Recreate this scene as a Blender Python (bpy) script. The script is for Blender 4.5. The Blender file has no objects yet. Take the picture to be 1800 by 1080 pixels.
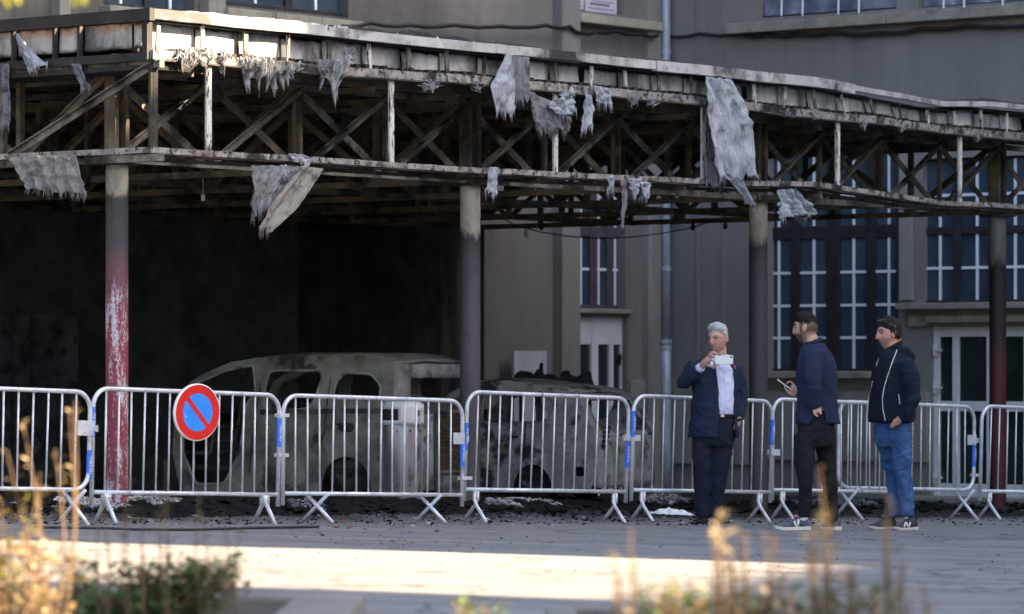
import bpy, bmesh, math, random
import numpy as np
from mathutils import Vector as V, Matrix, noise
from mathutils.bvhtree import BVHTree

random.seed(7)
rad = math.radians
scene = bpy.context.scene
COL = scene.collection

# ------------------------------------------------------------------ camera
F, CX, HY, ZC = 6800.0, 900.0, 647.0, 1.16      # focal length in photo pixels, centre column, horizon row, eye height
cam_d = bpy.data.cameras.new('camera')
cam_d.sensor_width = 36.0
cam_d.lens = F / 1800.0 * 36.0
cam_d.shift_y = (HY - 540.0) / 1800.0
cam_d.clip_start = 0.1
cam_d.clip_end = 2000
cam_d.dof.use_dof = True
cam_d.dof.focus_distance = 34.3
cam_d.dof.aperture_fstop = 2.9
cam = bpy.data.objects.new('camera', cam_d)
cam.location = (0, 0, ZC)
cam.rotation_euler = (rad(90), 0, 0)
COL.objects.link(cam)
scene.camera = cam

# ------------------------------------------------------------------ sky and sun
SUN_EL = rad(26)
SU = V((0.958, -0.287, 0)).normalized()          # horizontal direction towards the sun
SN = V((0.287, 0.958, 0)).normalized()           # across it
world = bpy.data.worlds.new('World')
scene.world = world
world.use_nodes = True
wt = world.node_tree
sky = wt.nodes.new('ShaderNodeTexSky')
sky.sky_type = 'NISHITA'
sky.sun_disc = False
sky.air_density = 0.8
sky.dust_density = 3.0
sky.ozone_density = 0.6
sky.sun_elevation = SUN_EL
sky.sun_rotation = math.atan2(SU.x, SU.y)
wt.links.new(sky.outputs[0], wt.nodes['Background'].inputs[0])
wt.nodes['Background'].inputs[1].default_value = 0.062
sun_d = bpy.data.lights.new('sun', 'SUN')
sun_d.energy = 5.0
sun_d.angle = rad(0.6)
sun_d.color = (1.0, 0.76, 0.50)
sun = bpy.data.objects.new('sun', sun_d)
sdir = V((SU.x * math.cos(SUN_EL), SU.y * math.cos(SUN_EL), math.sin(SUN_EL)))
sun.rotation_euler = (-sdir).to_track_quat('-Z', 'Y').to_euler()
COL.objects.link(sun)
vs = scene.view_settings
vs.view_transform = 'Standard'
vs.look = 'None'
vs.exposure = 3.4
vs.gamma = 1.0
vs.use_curve_mapping = False
scene.render.engine = 'CYCLES'
scene.cycles.use_denoising = True
scene.cycles.max_bounces = 5
scene.cycles.diffuse_bounces = 3
scene.cycles.glossy_bounces = 2
scene.cycles.sample_clamp_indirect = 6.0

# ------------------------------------------------------------------ measuring helpers
def P(px, py, Y):
    return V(((px - CX) / F * Y, Y, ZC + (HY - py) / F * Y))

def hit(px, py, p0, n):
    d = V(((px - CX) / F, 1.0, (HY - py) / F))
    o = V((0, 0, ZC))
    return o + d * ((V(p0) - o).dot(n) / d.dot(n))

def sstep(a, b, x):
    t = min(1.0, max(0.0, (x - a) / (b - a)))
    return t * t * (3 - 2 * t)

def lerp(a, b, t):
    return a + (b - a) * t

def tab(t, table):
    if t <= table[0][0]: return table[0][1]
    for (a, va), (b, vb) in zip(table, table[1:]):
        if t <= b: return lerp(va, vb, (t - a) / (b - a))
    return table[-1][1]

def ground(x, y):
    z = 0.3026 - 0.02 * x - 0.015 * y
    dist = (x + 2.67) * -0.706 + (y - 31.6) * 0.708
    z += 0.10 * sstep(0.6, 1.8, dist) * sstep(2.2, -1.0, x)
    return z

def gp(px, py):
    """point of the ground under a photo pixel"""
    Y = 30.0
    for _ in range(60):
        X = (px - CX) / F * Y
        Yn = F * (ZC - ground(X, Y)) / (py - HY)
        Y = lerp(Y, Yn, 0.5)
    X = (px - CX) / F * Y
    return V((X, Y, ground(X, Y)))

# ------------------------------------------------------------------ mesh helpers
class MB:
    def __init__(self):
        self.v = []; self.f = []; self.m = []
    def add(self, vs, fs, mi=0):
        o = len(self.v)
        self.v += [tuple(p) for p in vs]
        self.f += [tuple(o + i for i in f) for f in fs]
        self.m += [mi] * len(fs)
    def hexa(self, p, mi=0):
        """eight corners: bottom loop 0-3, top loop 4-7"""
        self.add(p, [(0, 3, 2, 1), (4, 5, 6, 7), (0, 1, 5, 4), (1, 2, 6, 5), (2, 3, 7, 6), (3, 0, 4, 7)], mi)
    def box(self, c, sx, sy, sz, ux=V((1, 0, 0)), uy=V((0, 1, 0)), uz=V((0, 0, 1)), mi=0):
        c = V(c); a = ux * sx / 2; b = uy * sy / 2; d = uz * sz / 2
        self.hexa([c - a - b - d, c + a - b - d, c + a + b - d, c - a + b - d,
                   c - a - b + d, c + a - b + d, c + a + b + d, c - a + b + d], mi)
    def bar(self, p, q, w, h, up=V((0, 0, 1)), mi=0):
        """rectangular bar from p to q, w across, h along up"""
        p = V(p); q = V(q); d = (q - p).normalized()
        s = d.cross(up)
        if s.length < 1e-4: s = d.cross(V((1, 0, 0)))
        s.normalize(); u = s.cross(d).normalized()
        a = s * w / 2; b = u * h / 2
        self.hexa([p - a - b, p + a - b, q + a - b, q - a - b, p - a + b, p + a + b, q + a + b, q - a + b], mi)
    def tube(self, pts, r, seg=8, cap=True, mi=0):
        pts = [V(p) for p in pts]
        n = len(pts)
        rs = r if isinstance(r, (list, tuple)) else [r] * n
        ref = None; rings = []
        vs = []; fs = []
        for i, p in enumerate(pts):
            t = (pts[min(n - 1, i + 1)] - pts[max(0, i - 1)]).normalized()
            if ref is None:
                ref = t.cross(V((0, 0, 1)))
                if ref.length < 1e-3: ref = t.cross(V((1, 0, 0)))
            ref = (ref - t * ref.dot(t)).normalized()
            b = t.cross(ref)
            for k in range(seg):
                a = 2 * math.pi * k / seg
                vs.append(p + (ref * math.cos(a) + b * math.sin(a)) * rs[i])
        for i in range(n - 1):
            for k in range(seg):
                k2 = (k + 1) % seg
                fs.append((i * seg + k, i * seg + k2, (i + 1) * seg + k2, (i + 1) * seg + k))
        if cap:
            fs.append(tuple(range(seg - 1, -1, -1)))
            fs.append(tuple((n - 1) * seg + k for k in range(seg)))
        self.add(vs, fs, mi)
    def lathe(self, c, prof, seg=24, mi=0, skip=None):
        """prof: list of (r, z) from bottom to top"""
        c = V(c); vs = []; fs = []
        for r, z in prof:
            for k in range(seg):
                a = 2 * math.pi * k / seg
                vs.append(c + V((r * math.cos(a), r * math.sin(a), z)))
        for i in range(len(prof) - 1):
            for k in range(seg):
                if skip and skip(i, k): continue
                k2 = (k + 1) % seg
                fs.append((i * seg + k, i * seg + k2, (i + 1) * seg + k2, (i + 1) * seg + k))
        self.add(vs, fs, mi)
    def grid(self, fn, nu, nv, mi=0):
        vs = [fn(i / nu, j / nv) for j in range(nv + 1) for i in range(nu + 1)]
        fs = [(j * (nu + 1) + i, j * (nu + 1) + i + 1, (j + 1) * (nu + 1) + i + 1, (j + 1) * (nu + 1) + i)
              for j in range(nv) for i in range(nu)]
        self.add(vs, fs, mi)
    def mesh(self, name, mats, off=V((0, 0, 0)), smooth=False):
        me = bpy.data.meshes.new(name)
        me.from_pydata([(x - off.x, y - off.y, z - off.z) for x, y, z in self.v], [], self.f)
        for m in (mats if isinstance(mats, (list, tuple)) else [mats]): me.materials.append(m)
        if any(self.m): me.polygons.foreach_set('material_index', self.m)
        if smooth: me.polygons.foreach_set('use_smooth', [True] * len(me.polygons))
        me.update()
        return me
    def build(self, name, mats, parent=None, smooth=False, bevel=0, fix=False, solid=0):
        off = root_loc(parent) if parent else (V(self.v[0]) if False else V((0, 0, 0)))
        me = self.mesh(name, mats, off, smooth)
        if fix:
            bm = bmesh.new(); bm.from_mesh(me)
            bmesh.ops.remove_doubles(bm, verts=bm.verts, dist=1e-5)
            bmesh.ops.recalc_face_normals(bm, faces=bm.faces)
            bm.to_mesh(me); bm.free()
        o = link(name, me, parent)
        if solid:
            md = o.modifiers.new('thick', 'SOLIDIFY'); md.thickness = solid; md.offset = 0
        if bevel:
            md = o.modifiers.new('bevel', 'BEVEL'); md.width = bevel; md.segments = 2; md.limit_method = 'ANGLE'
        return o

def root_loc(o):
    m = V((0, 0, 0))
    while o is not None:
        m = m + o.location
        o = o.parent
    return m

def link(name, me, parent=None):
    o = bpy.data.objects.new(name, me)
    COL.objects.link(o)
    if parent is not None: o.parent = parent
    return o

def tag(o, label, cat, group=None, kind=None):
    o['label'] = label; o['category'] = cat
    if group: o['group'] = group
    if kind: o['kind'] = kind
    return o

def thing(name, label, cat, loc, group=None, rot=None):
    o = bpy.data.objects.new(name, None)
    o.empty_display_size = 0.2
    o.location = loc
    if rot: o.rotation_euler = rot
    COL.objects.link(o)
    return tag(o, label, cat, group)

def struct(o):
    o['kind'] = 'structure'
    return o

# ------------------------------------------------------------------ materials
def nd(nt, typ, **kw):
    n = nt.nodes.new(typ)
    for k, v in kw.items():
        if k.startswith('i_'): n.inputs[k[2:].replace('_', ' ')].default_value = v
        else: setattr(n, k, v)
    return n

def ramp(nt, src, stops, interp='LINEAR'):
    r = nd(nt, 'ShaderNodeValToRGB')
    r.color_ramp.interpolation = interp
    e = r.color_ramp.elements
    while len(e) < len(stops): e.new(0.5)
    for el, (p, c) in zip(e, stops):
        el.position = p
        el.color = (c, c, c, 1) if isinstance(c, (int, float)) else (c[0], c[1], c[2], 1)
    nt.links.new(src, r.inputs[0])
    return r.outputs[0]

def mixc(nt, fac, a, b, mode='MIX'):
    m = nd(nt, 'ShaderNodeMix', data_type='RGBA', blend_type=mode)
    for sock, val in ((m.inputs[0], fac), (m.inputs[6], a), (m.inputs[7], b)):
        if isinstance(val, (int, float)): sock.default_value = val
        elif isinstance(val, (tuple, list)): sock.default_value = (val[0], val[1], val[2], 1)
        else: nt.links.new(val, sock)
    return m.outputs[2]

def mth(nt, op, a, b=0.0, clamp=False):
    m = nd(nt, 'ShaderNodeMath', operation=op, use_clamp=clamp)
    for s, v in zip(m.inputs, (a, b)):
        if isinstance(v, (int, float)): s.default_value = v
        else: nt.links.new(v, s)
    return m.outputs[0]

def coords(nt, kind='pos', stretch=(1, 1, 1), rz=0):
    if kind == 'pos': src = nd(nt, 'ShaderNodeNewGeometry').outputs['Position']
    else: src = nd(nt, 'ShaderNodeTexCoord').outputs[{'obj': 'Object', 'gen': 'Generated', 'uv': 'UV'}[kind]]
    if rz:
        m0 = nd(nt, 'ShaderNodeMapping'); m0.inputs['Rotation'].default_value = (0, 0, rz)
        nt.links.new(src, m0.inputs[0]); src = m0.outputs[0]
    m = nd(nt, 'ShaderNodeMapping')
    m.inputs['Scale'].default_value = stretch
    nt.links.new(src, m.inputs[0])
    return m.outputs[0]

def noi(nt, vec, scale, detail=6, rough=0.6, dist=0.0):
    n = nd(nt, 'ShaderNodeTexNoise')
    n.inputs['Scale'].default_value = scale
    n.inputs['Detail'].default_value = detail
    n.inputs['Roughness'].default_value = rough
    n.inputs['Distortion'].default_value = dist
    nt.links.new(vec, n.inputs['Vector'])
    return n.outputs['Fac']

MATS = {}
def new_mat(name, rough=0.8, metal=0.0, spec=0.4):
    m = bpy.data.materials.new(name); m.use_nodes = True
    b = m.node_tree.nodes['Principled BSDF']
    b.inputs['Roughness'].default_value = rough
    b.inputs['Metallic'].default_value = metal
    b.inputs['Specular IOR Level'].default_value = spec
    MATS[name] = m
    return m, m.node_tree, b

def add_bump(nt, b, vec, scale, strength, dist=0.01, detail=5):
    h = noi(nt, vec, scale, detail)
    bp = nd(nt, 'ShaderNodeBump')
    bp.inputs['Strength'].default_value = strength
    bp.inputs['Distance'].default_value = dist
    nt.links.new(h, bp.inputs['Height'])
    nt.links.new(bp.outputs[0], b.inputs['Normal'])

def mat(name, c1, c2=None, scale=6, rough=0.8, metal=0.0, spec=0.4, kind='pos', stretch=(1, 1, 1), rz=0,
        lo=0.35, hi=0.65, layers=(), bump=0.0, bscale=40, bdist=0.01, rvar=0):
    """two-tone noise base, then layers of (colour, scale, lo, hi[, stretch]) laid over it where their noise is high"""
    if name in MATS: return MATS[name]
    m, nt, b = new_mat(name, rough, metal, spec)
    vec = coords(nt, kind, stretch, rz)
    fac = noi(nt, vec, scale)
    col = ramp(nt, fac, [(lo, c1), (hi, c2 or c1)])
    for L in layers:
        v2 = coords(nt, kind, L[4] if len(L) > 4 else (1, 1, 1), rz)
        f2 = ramp(nt, noi(nt, v2, L[1], 8, 0.65), [(L[2], 0), (L[3], 1)])
        col = mixc(nt, f2, col, L[0])
    nt.links.new(col, b.inputs['Base Color'])
    if rvar:
        r = ramp(nt, fac, [(0.3, max(0.05, rough - rvar)), (0.7, min(1, rough + rvar))])
        nt.links.new(r, b.inputs['Roughness'])
    if bump: add_bump(nt, b, vec, bscale, bump, bdist)
    return m

SOOT = (0.012, 0.012, 0.013)
M_soot = mat('soot', (0.010, 0.010, 0.011), (0.035, 0.033, 0.032), 3, 0.9, bump=0.4, bscale=30)
M_steel = mat('burnt_steel', (0.085, 0.075, 0.062), (0.22, 0.20, 0.17), 5, 0.65, stretch=(1, 1, 0.5),
              layers=[((0.10, 0.07, 0.045), 7, 0.55, 0.68), (SOOT, 3, 0.47, 0.60), (SOOT, 30, 0.58, 0.66)], bump=0.3, bscale=60)
M_rail = mat('flaking_rail_paint', (0.15, 0.14, 0.13), (0.34, 0.32, 0.30), 9, 0.6,
             layers=[((0.12, 0.085, 0.075), 8, 0.52, 0.58), (SOOT, 2.0, 0.52, 0.62), (SOOT, 16, 0.54, 0.60), ((0.50, 0.48, 0.45), 22, 0.64, 0.68)], bump=0.3, bscale=60)
M_post = mat('scorched_post_paint', (0.42, 0.40, 0.37), (0.62, 0.60, 0.56), 8, 0.6, stretch=(1, 1, 0.35),
             layers=[(SOOT, 26, 0.53, 0.60, (1, 1, 0.25)), (SOOT, 2.2, 0.56, 0.66)], bump=0.3, bscale=50)
M_dsteel = mat('sooty_steel', (0.050, 0.042, 0.033), (0.17, 0.135, 0.09), 4, 0.75,
               layers=[(SOOT, 2.2, 0.42, 0.62), ((0.19, 0.085, 0.03), 6, 0.62, 0.72)], bump=0.3, bscale=50)
M_cap = mat('fascia_cap_paint', (0.34, 0.335, 0.33), (0.56, 0.55, 0.54), 1.6, 0.5,
            layers=[((0.20, 0.185, 0.17), 4, 0.50, 0.66), ((0.035, 0.035, 0.037), 0.8, 0.52, 0.60), (SOOT, 14, 0.62, 0.7)], bump=0.1, bscale=20)
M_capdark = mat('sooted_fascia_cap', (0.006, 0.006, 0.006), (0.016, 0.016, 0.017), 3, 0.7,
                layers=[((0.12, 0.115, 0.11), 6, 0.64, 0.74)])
M_wall_grey = None
M_white = mat('white_frame_paint', (0.60, 0.62, 0.64), (0.72, 0.73, 0.74), 3, 0.45, layers=[((0.35, 0.35, 0.34), 6, 0.6, 0.8)])
M_bar = mat('white_glazing_bar', (0.74, 0.77, 0.80), (0.82, 0.84, 0.86), 4, 0.4)
M_dframe = mat('dark_window_frame', (0.012, 0.0115, 0.016), (0.028, 0.026, 0.033), 5, 0.6, layers=[((0.10, 0.09, 0.095), 9, 0.66, 0.76)])
M_pframe = mat('purplish_window_frame', (0.055, 0.045, 0.055), (0.10, 0.08, 0.09), 5, 0.55)

def glass_mat(name, c1, c2):
    m, nt, b = new_mat(name, 0.12, 0.0, 0.6)
    vec = coords(nt, 'pos')
    col = ramp(nt, noi(nt, vec, 1.3, 4), [(0.35, c1), (0.65, c2)])
    st = ramp(nt, noi(nt, coords(nt, 'pos', (1, 1, 0.25)), 16, 6), [(0.66, 0), (0.75, 1)])
    nt.links.new(mixc(nt, st, col, (0.10, 0.12, 0.13)), b.inputs['Base Color'])
    nt.links.new(ramp(nt, noi(nt, vec, 2.5), [(0.3, 0.08), (0.7, 0.3)]), b.inputs['Roughness'])
    return m
M_glass = glass_mat('dark_window_glass', (0.028, 0.046, 0.068), (0.055, 0.082, 0.112))
M_glass2 = glass_mat('greenish_door_glass', (0.010, 0.018, 0.018), (0.022, 0.034, 0.032))
M_galv = mat('galvanised_steel', (0.50, 0.52, 0.55), (0.64, 0.66, 0.69), 14, 0.42, 0.30, 0.5,
             layers=[((0.30, 0.31, 0.33), 7, 0.52, 0.70), ((0.20, 0.18, 0.16), 26, 0.60, 0.70), ((0.75, 0.77, 0.8), 40, 0.66, 0.72)], bump=0.06, bscale=90, rvar=0.12)
M_stone = mat('sill_stone', (0.20, 0.185, 0.15), (0.30, 0.28, 0.23), 4, 0.85, layers=[((0.09, 0.09, 0.085), 3, 0.55, 0.75)], bump=0.3, bscale=50)
M_stone_pale = mat('pale_sill_stone', (0.36, 0.32, 0.24), (0.44, 0.40, 0.31), 4, 0.85, layers=[((0.16, 0.15, 0.13), 3, 0.60, 0.8)], bump=0.3, bscale=50)
M_pipe = mat('grey_blue_pipe', (0.30, 0.35, 0.41), (0.38, 0.43, 0.49), 4, 0.4, 0.2, layers=[((0.15, 0.16, 0.17), 5, 0.62, 0.8)])
M_cable = mat('black_cable', (0.010, 0.010, 0.011), (0.02, 0.02, 0.022), 4, 0.55)
M_concrete = mat('kerb_concrete', (0.13, 0.125, 0.115), (0.20, 0.19, 0.175), 3, 0.9, layers=[((0.12, 0.12, 0.11), 8, 0.58, 0.74)], bump=0.4, bscale=60)

# ------------------------------------------------------------------ canopy / building frame
OX, OY = -3.39, 33.2
D1 = V((0.623, 0.782, 0)).normalized()            # along the canopy front, away to the right
D2 = V((-D1.y, D1.x, 0))                          # into the canopy
UP = V((0, 0, 1))
ES, EF = 0.45, 0.814                              # overhangs at the end and at the front
H_RAIL, H_MID, H_TOP = 1.82, 2.60, 3.00           # heights above the eye
def C(a, b, h=None):
    p = V((OX, OY, 0)) + D1 * a + D2 * b
    p.z = ground(p.x, p.y) if h is None else ZC + h
    return p

class Plane:
    """vertical plane with coordinates (u, z) and outward normal"""
    def __init__(s, o, u, n): s.o = V(o); s.u = u; s.n = n
    def at(s, px, py, d=0.0):
        p = hit(px, py, s.o + s.n * d, s.n)
        return (p - s.o).dot(s.u), p.z
    def pt(s, u, z, d=0.0):
        p = s.o + s.u * u + s.n * d
        return V((p.x, p.y, z))
    def box(s, mb, u0, u1, z0, z1, d0, d1, mi=0):
        mb.hexa([s.pt(u0, z0, d1), s.pt(u1, z0, d1), s.pt(u1, z0, d0), s.pt(u0, z0, d0),
                 s.pt(u0, z1, d1), s.pt(u1, z1, d1), s.pt(u1, z1, d0), s.pt(u0, z1, d0)], mi)
BA, AB = 8.0, 18.8
PA = Plane(C(0, BA, -ZC), D1, -D2)                 # facade along the back of the canopy
PB = Plane(C(AB, 0, -ZC), D2, -D1)                 # facade across its far end (u runs to the left)
PF = Plane(C(0, -EF, -ZC), D1, -D2)                # front of the canopy
PL = Plane(C(-ES, 0, -ZC), D2, -D1)                # left end of the canopy
# ------------------------------------------------------------------ ground
def asphalt():
    m, nt, b = new_mat('worn_asphalt', 0.82, 0, 0.35)
    ang = -math.atan2(-0.287, 0.958)
    fine = noi(nt, coords(nt, 'pos'), 55, 8, 0.7)
    col = ramp(nt, fine, [(0.30, (0.118, 0.116, 0.115)), (0.70, (0.225, 0.219, 0.213))])
    band = noi(nt, coords(nt, 'pos', (0.045, 1.0, 1), ang), 1.5, 4, 0.6)
    col = mixc(nt, ramp(nt, band, [(0.40, 0.0), (0.60, 0.34)]), col, (0.090, 0.086, 0.087))
    band2 = noi(nt, coords(nt, 'pos', (0.03, 1.0, 1), ang + 0.06), 4.2, 3, 0.5)
    col = mixc(nt, ramp(nt, band2, [(0.56, 0.0), (0.68, 0.35)]), col, (0.32, 0.315, 0.31))
    crv = nd(nt, 'ShaderNodeTexVoronoi', feature='DISTANCE_TO_EDGE'); crv.inputs['Scale'].default_value = 0.55
    wv = nd(nt, 'ShaderNodeVectorMath', operation='ADD'); nt.links.new(coords(nt, 'pos'), wv.inputs[0])
    nz = nd(nt, 'ShaderNodeTexNoise'); nz.inputs['Scale'].default_value = 2.2; nz.inputs['Detail'].default_value = 6
    nt.links.new(coords(nt, 'pos'), nz.inputs['Vector']); nt.links.new(nz.outputs['Color'], wv.inputs[1]); nt.links.new(wv.outputs[0], crv.inputs['Vector'])
    col = mixc(nt, ramp(nt, crv.outputs['Distance'], [(0.004, 0.85), (0.014, 0.0)]), col, (0.02, 0.02, 0.02))
    stain = noi(nt, coords(nt, 'pos', (0.5, 1, 1), ang), 1.1, 7, 0.7)
    col = mixc(nt, ramp(nt, stain, [(0.55, 0.0), (0.68, 0.55)]), col, (0.055, 0.052, 0.05))
    # soot and ash trodden out from under the canopy
    g = nd(nt, 'ShaderNodeNewGeometry').outputs['Position']
    dt = nd(nt, 'ShaderNodeVectorMath', operation='DOT_PRODUCT')
    nt.links.new(g, dt.inputs[0]); dt.inputs[1].default_value = (-0.706, 0.708, 0)
    dist = mth(nt, 'SUBTRACT', dt.outputs['Value'], 2.67 * 0.706 + 31.6 * 0.708)
    wob = mth(nt, 'MULTIPLY', mth(nt, 'SUBTRACT', noi(nt, coords(nt, 'pos'), 1.4, 6, 0.7), 0.5), 1.8)
    f = ramp(nt, mth(nt, 'ADD', mth(nt, 'MULTIPLY', mth(nt, 'ADD', dist, wob), 0.2), 0.5), [(0.58, 0.0), (0.76, 1.0)])
    col = mixc(nt, f, col, (0.012, 0.0115, 0.0115))
    nt.links.new(col, b.inputs['Base Color'])
    add_bump(nt, b, coords(nt, 'pos'), 90, 0.5, 0.006, 6)
    return m
M_asph = asphalt()

def axis(lo, hi, dlo, dhi, step):
    a = [lo]
    while a[-1] < dlo: a.append(min(dlo, a[-1] + max(step, (dlo - a[-1]) * 0.45)))
    while a[-1] < dhi: a.append(a[-1] + step)
    k = step
    while a[-1] < hi: k *= 1.5; a.append(min(hi, a[-1] + k))
    return a
xs = axis(-160, 160, -9, 9, 0.3); ys = axis(-80, 260, 14, 56, 0.3)
mb = MB()
vsl = [(x, y, ground(x, y) + 0.012 * noise.noise((x * 0.4, y * 0.4, 0))) for y in ys for x in xs]
nx = len(xs)
mb.add(vsl, [(j * nx + i, j * nx + i + 1, (j + 1) * nx + i + 1, (j + 1) * nx + i) for j in range(len(ys) - 1) for i in range(nx - 1)])
struct(mb.build('ground', M_asph, smooth=True))

# ------------------------------------------------------------------ building behind the canopy
def wall_mat(name, c1, c2, sootf):
    m, nt, b = new_mat(name, 0.88, 0, 0.3)
    col = ramp(nt, noi(nt, coords(nt, 'pos', (1, 1, 0.35)), 0.9, 7), [(0.3, c1), (0.7, c2)])
    streak = ramp(nt, noi(nt, coords(nt, 'pos', (1, 1, 0.05)), 5, 5), [(0.45, 0), (0.75, 0.30)])
    col = mixc(nt, streak, col, (c1[0] * 0.55, c1[1] * 0.57, c1[2] * 0.6))
    g = nd(nt, 'ShaderNodeNewGeometry').outputs['Position']
    if sootf:
        dt = nd(nt, 'ShaderNodeVectorMath', operation='DOT_PRODUCT')
        nt.links.new(g, dt.inputs[0]); dt.inputs[1].default_value = D1
        a = mth(nt, 'SUBTRACT', dt.outputs['Value'], V((OX, OY, 0)).dot(D1))
        wob = mth(nt, 'MULTIPLY', mth(nt, 'SUBTRACT', noi(nt, coords(nt, 'pos'), 0.8, 6), 0.5), 3.0)
        fa = ramp(nt, mth(nt, 'DIVIDE', mth(nt, 'ADD', a, wob), 20.0), [(0.685, 1.0), (0.74, 0.0)])
        sep = nd(nt, 'ShaderNodeSeparateXYZ'); nt.links.new(g, sep.inputs[0])
        fz = ramp(nt, mth(nt, 'DIVIDE', mth(nt, 'ADD', sep.outputs['Z'], wob), 8.0), [(0.50, 1.0), (0.68, 0.62)])
        blot = ramp(nt, noi(nt, coords(nt, 'pos'), 2.6, 8, 0.7), [(0.3, (0.024, 0.023, 0.023)), (0.75, (0.115, 0.108, 0.103))])
        col = mixc(nt, mth(nt, 'MULTIPLY', fa, fz), col, blot)
    nt.links.new(col, b.inputs['Base Color'])
    # fine vertical combing of the render
    w = nd(nt, 'ShaderNodeTexWave', wave_type='BANDS', bands_direction='X')
    w.inputs['Scale'].default_value = 9.0; w.inputs['Distortion'].default_value = 0.6
    nt.links.new(coords(nt, 'pos', (1, 1, 0.02), math.atan2(-D2.y, D2.x) if not sootf else math.atan2(-D1.y, D1.x)), w.inputs[0])
    bp = nd(nt, 'ShaderNodeBump'); bp.inputs['Strength'].default_value = 0.35; bp.inputs['Distance'].default_value = 0.012
    nt.links.new(w.outputs['Fac'], bp.inputs['Height'])
    bp2 = nd(nt, 'ShaderNodeBump'); bp2.inputs['Strength'].default_value = 0.3; bp2.inputs['Distance'].default_value = 0.01
    nt.links.new(noi(nt, coords(nt, 'pos'), 35, 6), bp2.inputs['Height'])
    nt.links.new(bp.outputs[0], bp2.inputs['Normal'])
    nt.links.new(bp2.outputs[0], b.inputs['Normal'])
    return m
M_wA = wall_mat('sooted_render', (0.175, 0.163, 0.15), (0.22, 0.205, 0.19), True)
M_wB = wall_mat('grey_combed_render', (0.19, 0.180, 0.168), (0.245, 0.232, 0.215), False)
M_pil = mat('pilaster_render', (0.22, 0.205, 0.185), (0.28, 0.26, 0.235), 2, 0.88, stretch=(1, 1, 0.3),
            layers=[((0.13, 0.125, 0.12), 1.6, 0.5, 0.75, (1, 1, 0.2))], bump=0.3, bscale=40)

def wall(mb, pl, u0, u1, z0, z1, holes, depth):
    us = sorted({u0, u1} | {h[0] for h in holes} | {h[1] for h in holes})
    zs = sorted({z0, z1} | {h[2] for h in holes} | {h[3] for h in holes})
    us = [u for u in us if u0 <= u <= u1]; zs = [z for z in zs if z0 <= z <= z1]
    for a, b_ in zip(us, us[1:]):
        for c, d in zip(zs, zs[1:]):
            um, zm = (a + b_) / 2, (c + d) / 2
            if any(h[0] < um < h[1] and h[2] < zm < h[3] for h in holes): continue
            mb.add([pl.pt(a, c), pl.pt(b_, c), pl.pt(b_, d), pl.pt(a, d)], [(0, 1, 2, 3)])
    for h in holes:
        dp = h[4] if len(h) > 4 else depth
        a, b_, c, d = max(h[0], u0), min(h[1], u1), max(h[2], z0), min(h[3], z1)
        q = [(a, c), (b_, c), (b_, d), (a, d)]
        for (ua, za), (ub, zb) in zip(q, q[1:] + q[:1]):
            mb.add([pl.pt(ua, za), pl.pt(ub, zb), pl.pt(ub, zb, -dp), pl.pt(ua, za, -dp)], [(0, 1, 2, 3)])

def rect(pl, x0, x1, y0, y1, d=0.0):
    """rectangle on a facade from photo pixels, sized at its middle"""
    xm, ym = (x0 + x1) / 2, (y0 + y1) / 2
    ua = pl.at(x0, ym, d)[0]; ub = pl.at(x1, ym, d)[0]
    za = pl.at(xm, y1, d)[1]; zb = pl.at(xm, y0, d)[1]
    return [min(ua, ub), max(ua, ub), za, zb]

bld = thing('school_building', 'soot-stained grey rendered building with tall dark windows behind the burnt canopy', 'building', C(AB, BA, -ZC - 0.6))
ZT = 10.5
wA_win = rect(PA, 1013, 1099, 322, 542)
wA_door = rect(PA, 1013, 1102, 556, 880)
wA_up = rect(PA, 1008, 1097, -260, 22)
wA_gar = rect(PA, 514, 762, 392, 890)
wA_u1 = rect(PA, 182, 342, -300, 20)
wA_u2 = rect(PA, 390, 612, -300, 20)
mb = MB()
wall(mb, PA, -14, AB, -1.6, ZT, [wA_win, wA_door, wA_up, wA_gar + [1.6], wA_u1, wA_u2], 0.22)
PAr = Plane(PA.o - PA.n * 1.6, PA.u, PA.n)
PAr.box(mb, wA_gar[0] - 0.3, wA_gar[1] + 0.3, wA_gar[2] - 0.3, wA_gar[3] + 0.3, -0.3, 0.0)
mb.build('wall', M_wA, bld)
wB_1 = rect(PB, 1350, 1579, 262, 652)
wB_2 = rect(PB, 1620, 1872, 275, 531)
wB_door = rect(PB, 1635, 1868, 574, 876)
wB_u1 = rect(PB, 1334, 1576, -300, 24)
wB_u2 = rect(PB, 1614, 1860, -300, 6)
mb = MB()
wall(mb, PB, -12, BA, -1.6, ZT, [wB_1, wB_2, wB_door, wB_u1, wB_u2], 0.22)
mb.build('wall', M_wB, bld)
mb = MB()   # rooms behind the glass, roof slab
PA.box(mb, -14, AB + 8, ZT - 0.3, ZT, -8, 0.3); PB.box(mb, -12, BA, ZT - 0.32, ZT - 0.02, -8, 0.3)
mb.build('roof_slab', M_stone, bld)
mb = MB()
for pl, u0, u1 in ((PA, -14, AB), (PB, -12, BA)):
    mb.add([pl.pt(u0, -1.6, -2.4), pl.pt(u1, -1.6, -2.4), pl.pt(u1, ZT, -2.4), pl.pt(u0, ZT, -2.4)], [(0, 1, 2, 3)])
mb.build('inner_wall', mat('dim_interior', (0.03, 0.033, 0.036), (0.06, 0.062, 0.065), 1.2, 0.9), bld)

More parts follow.
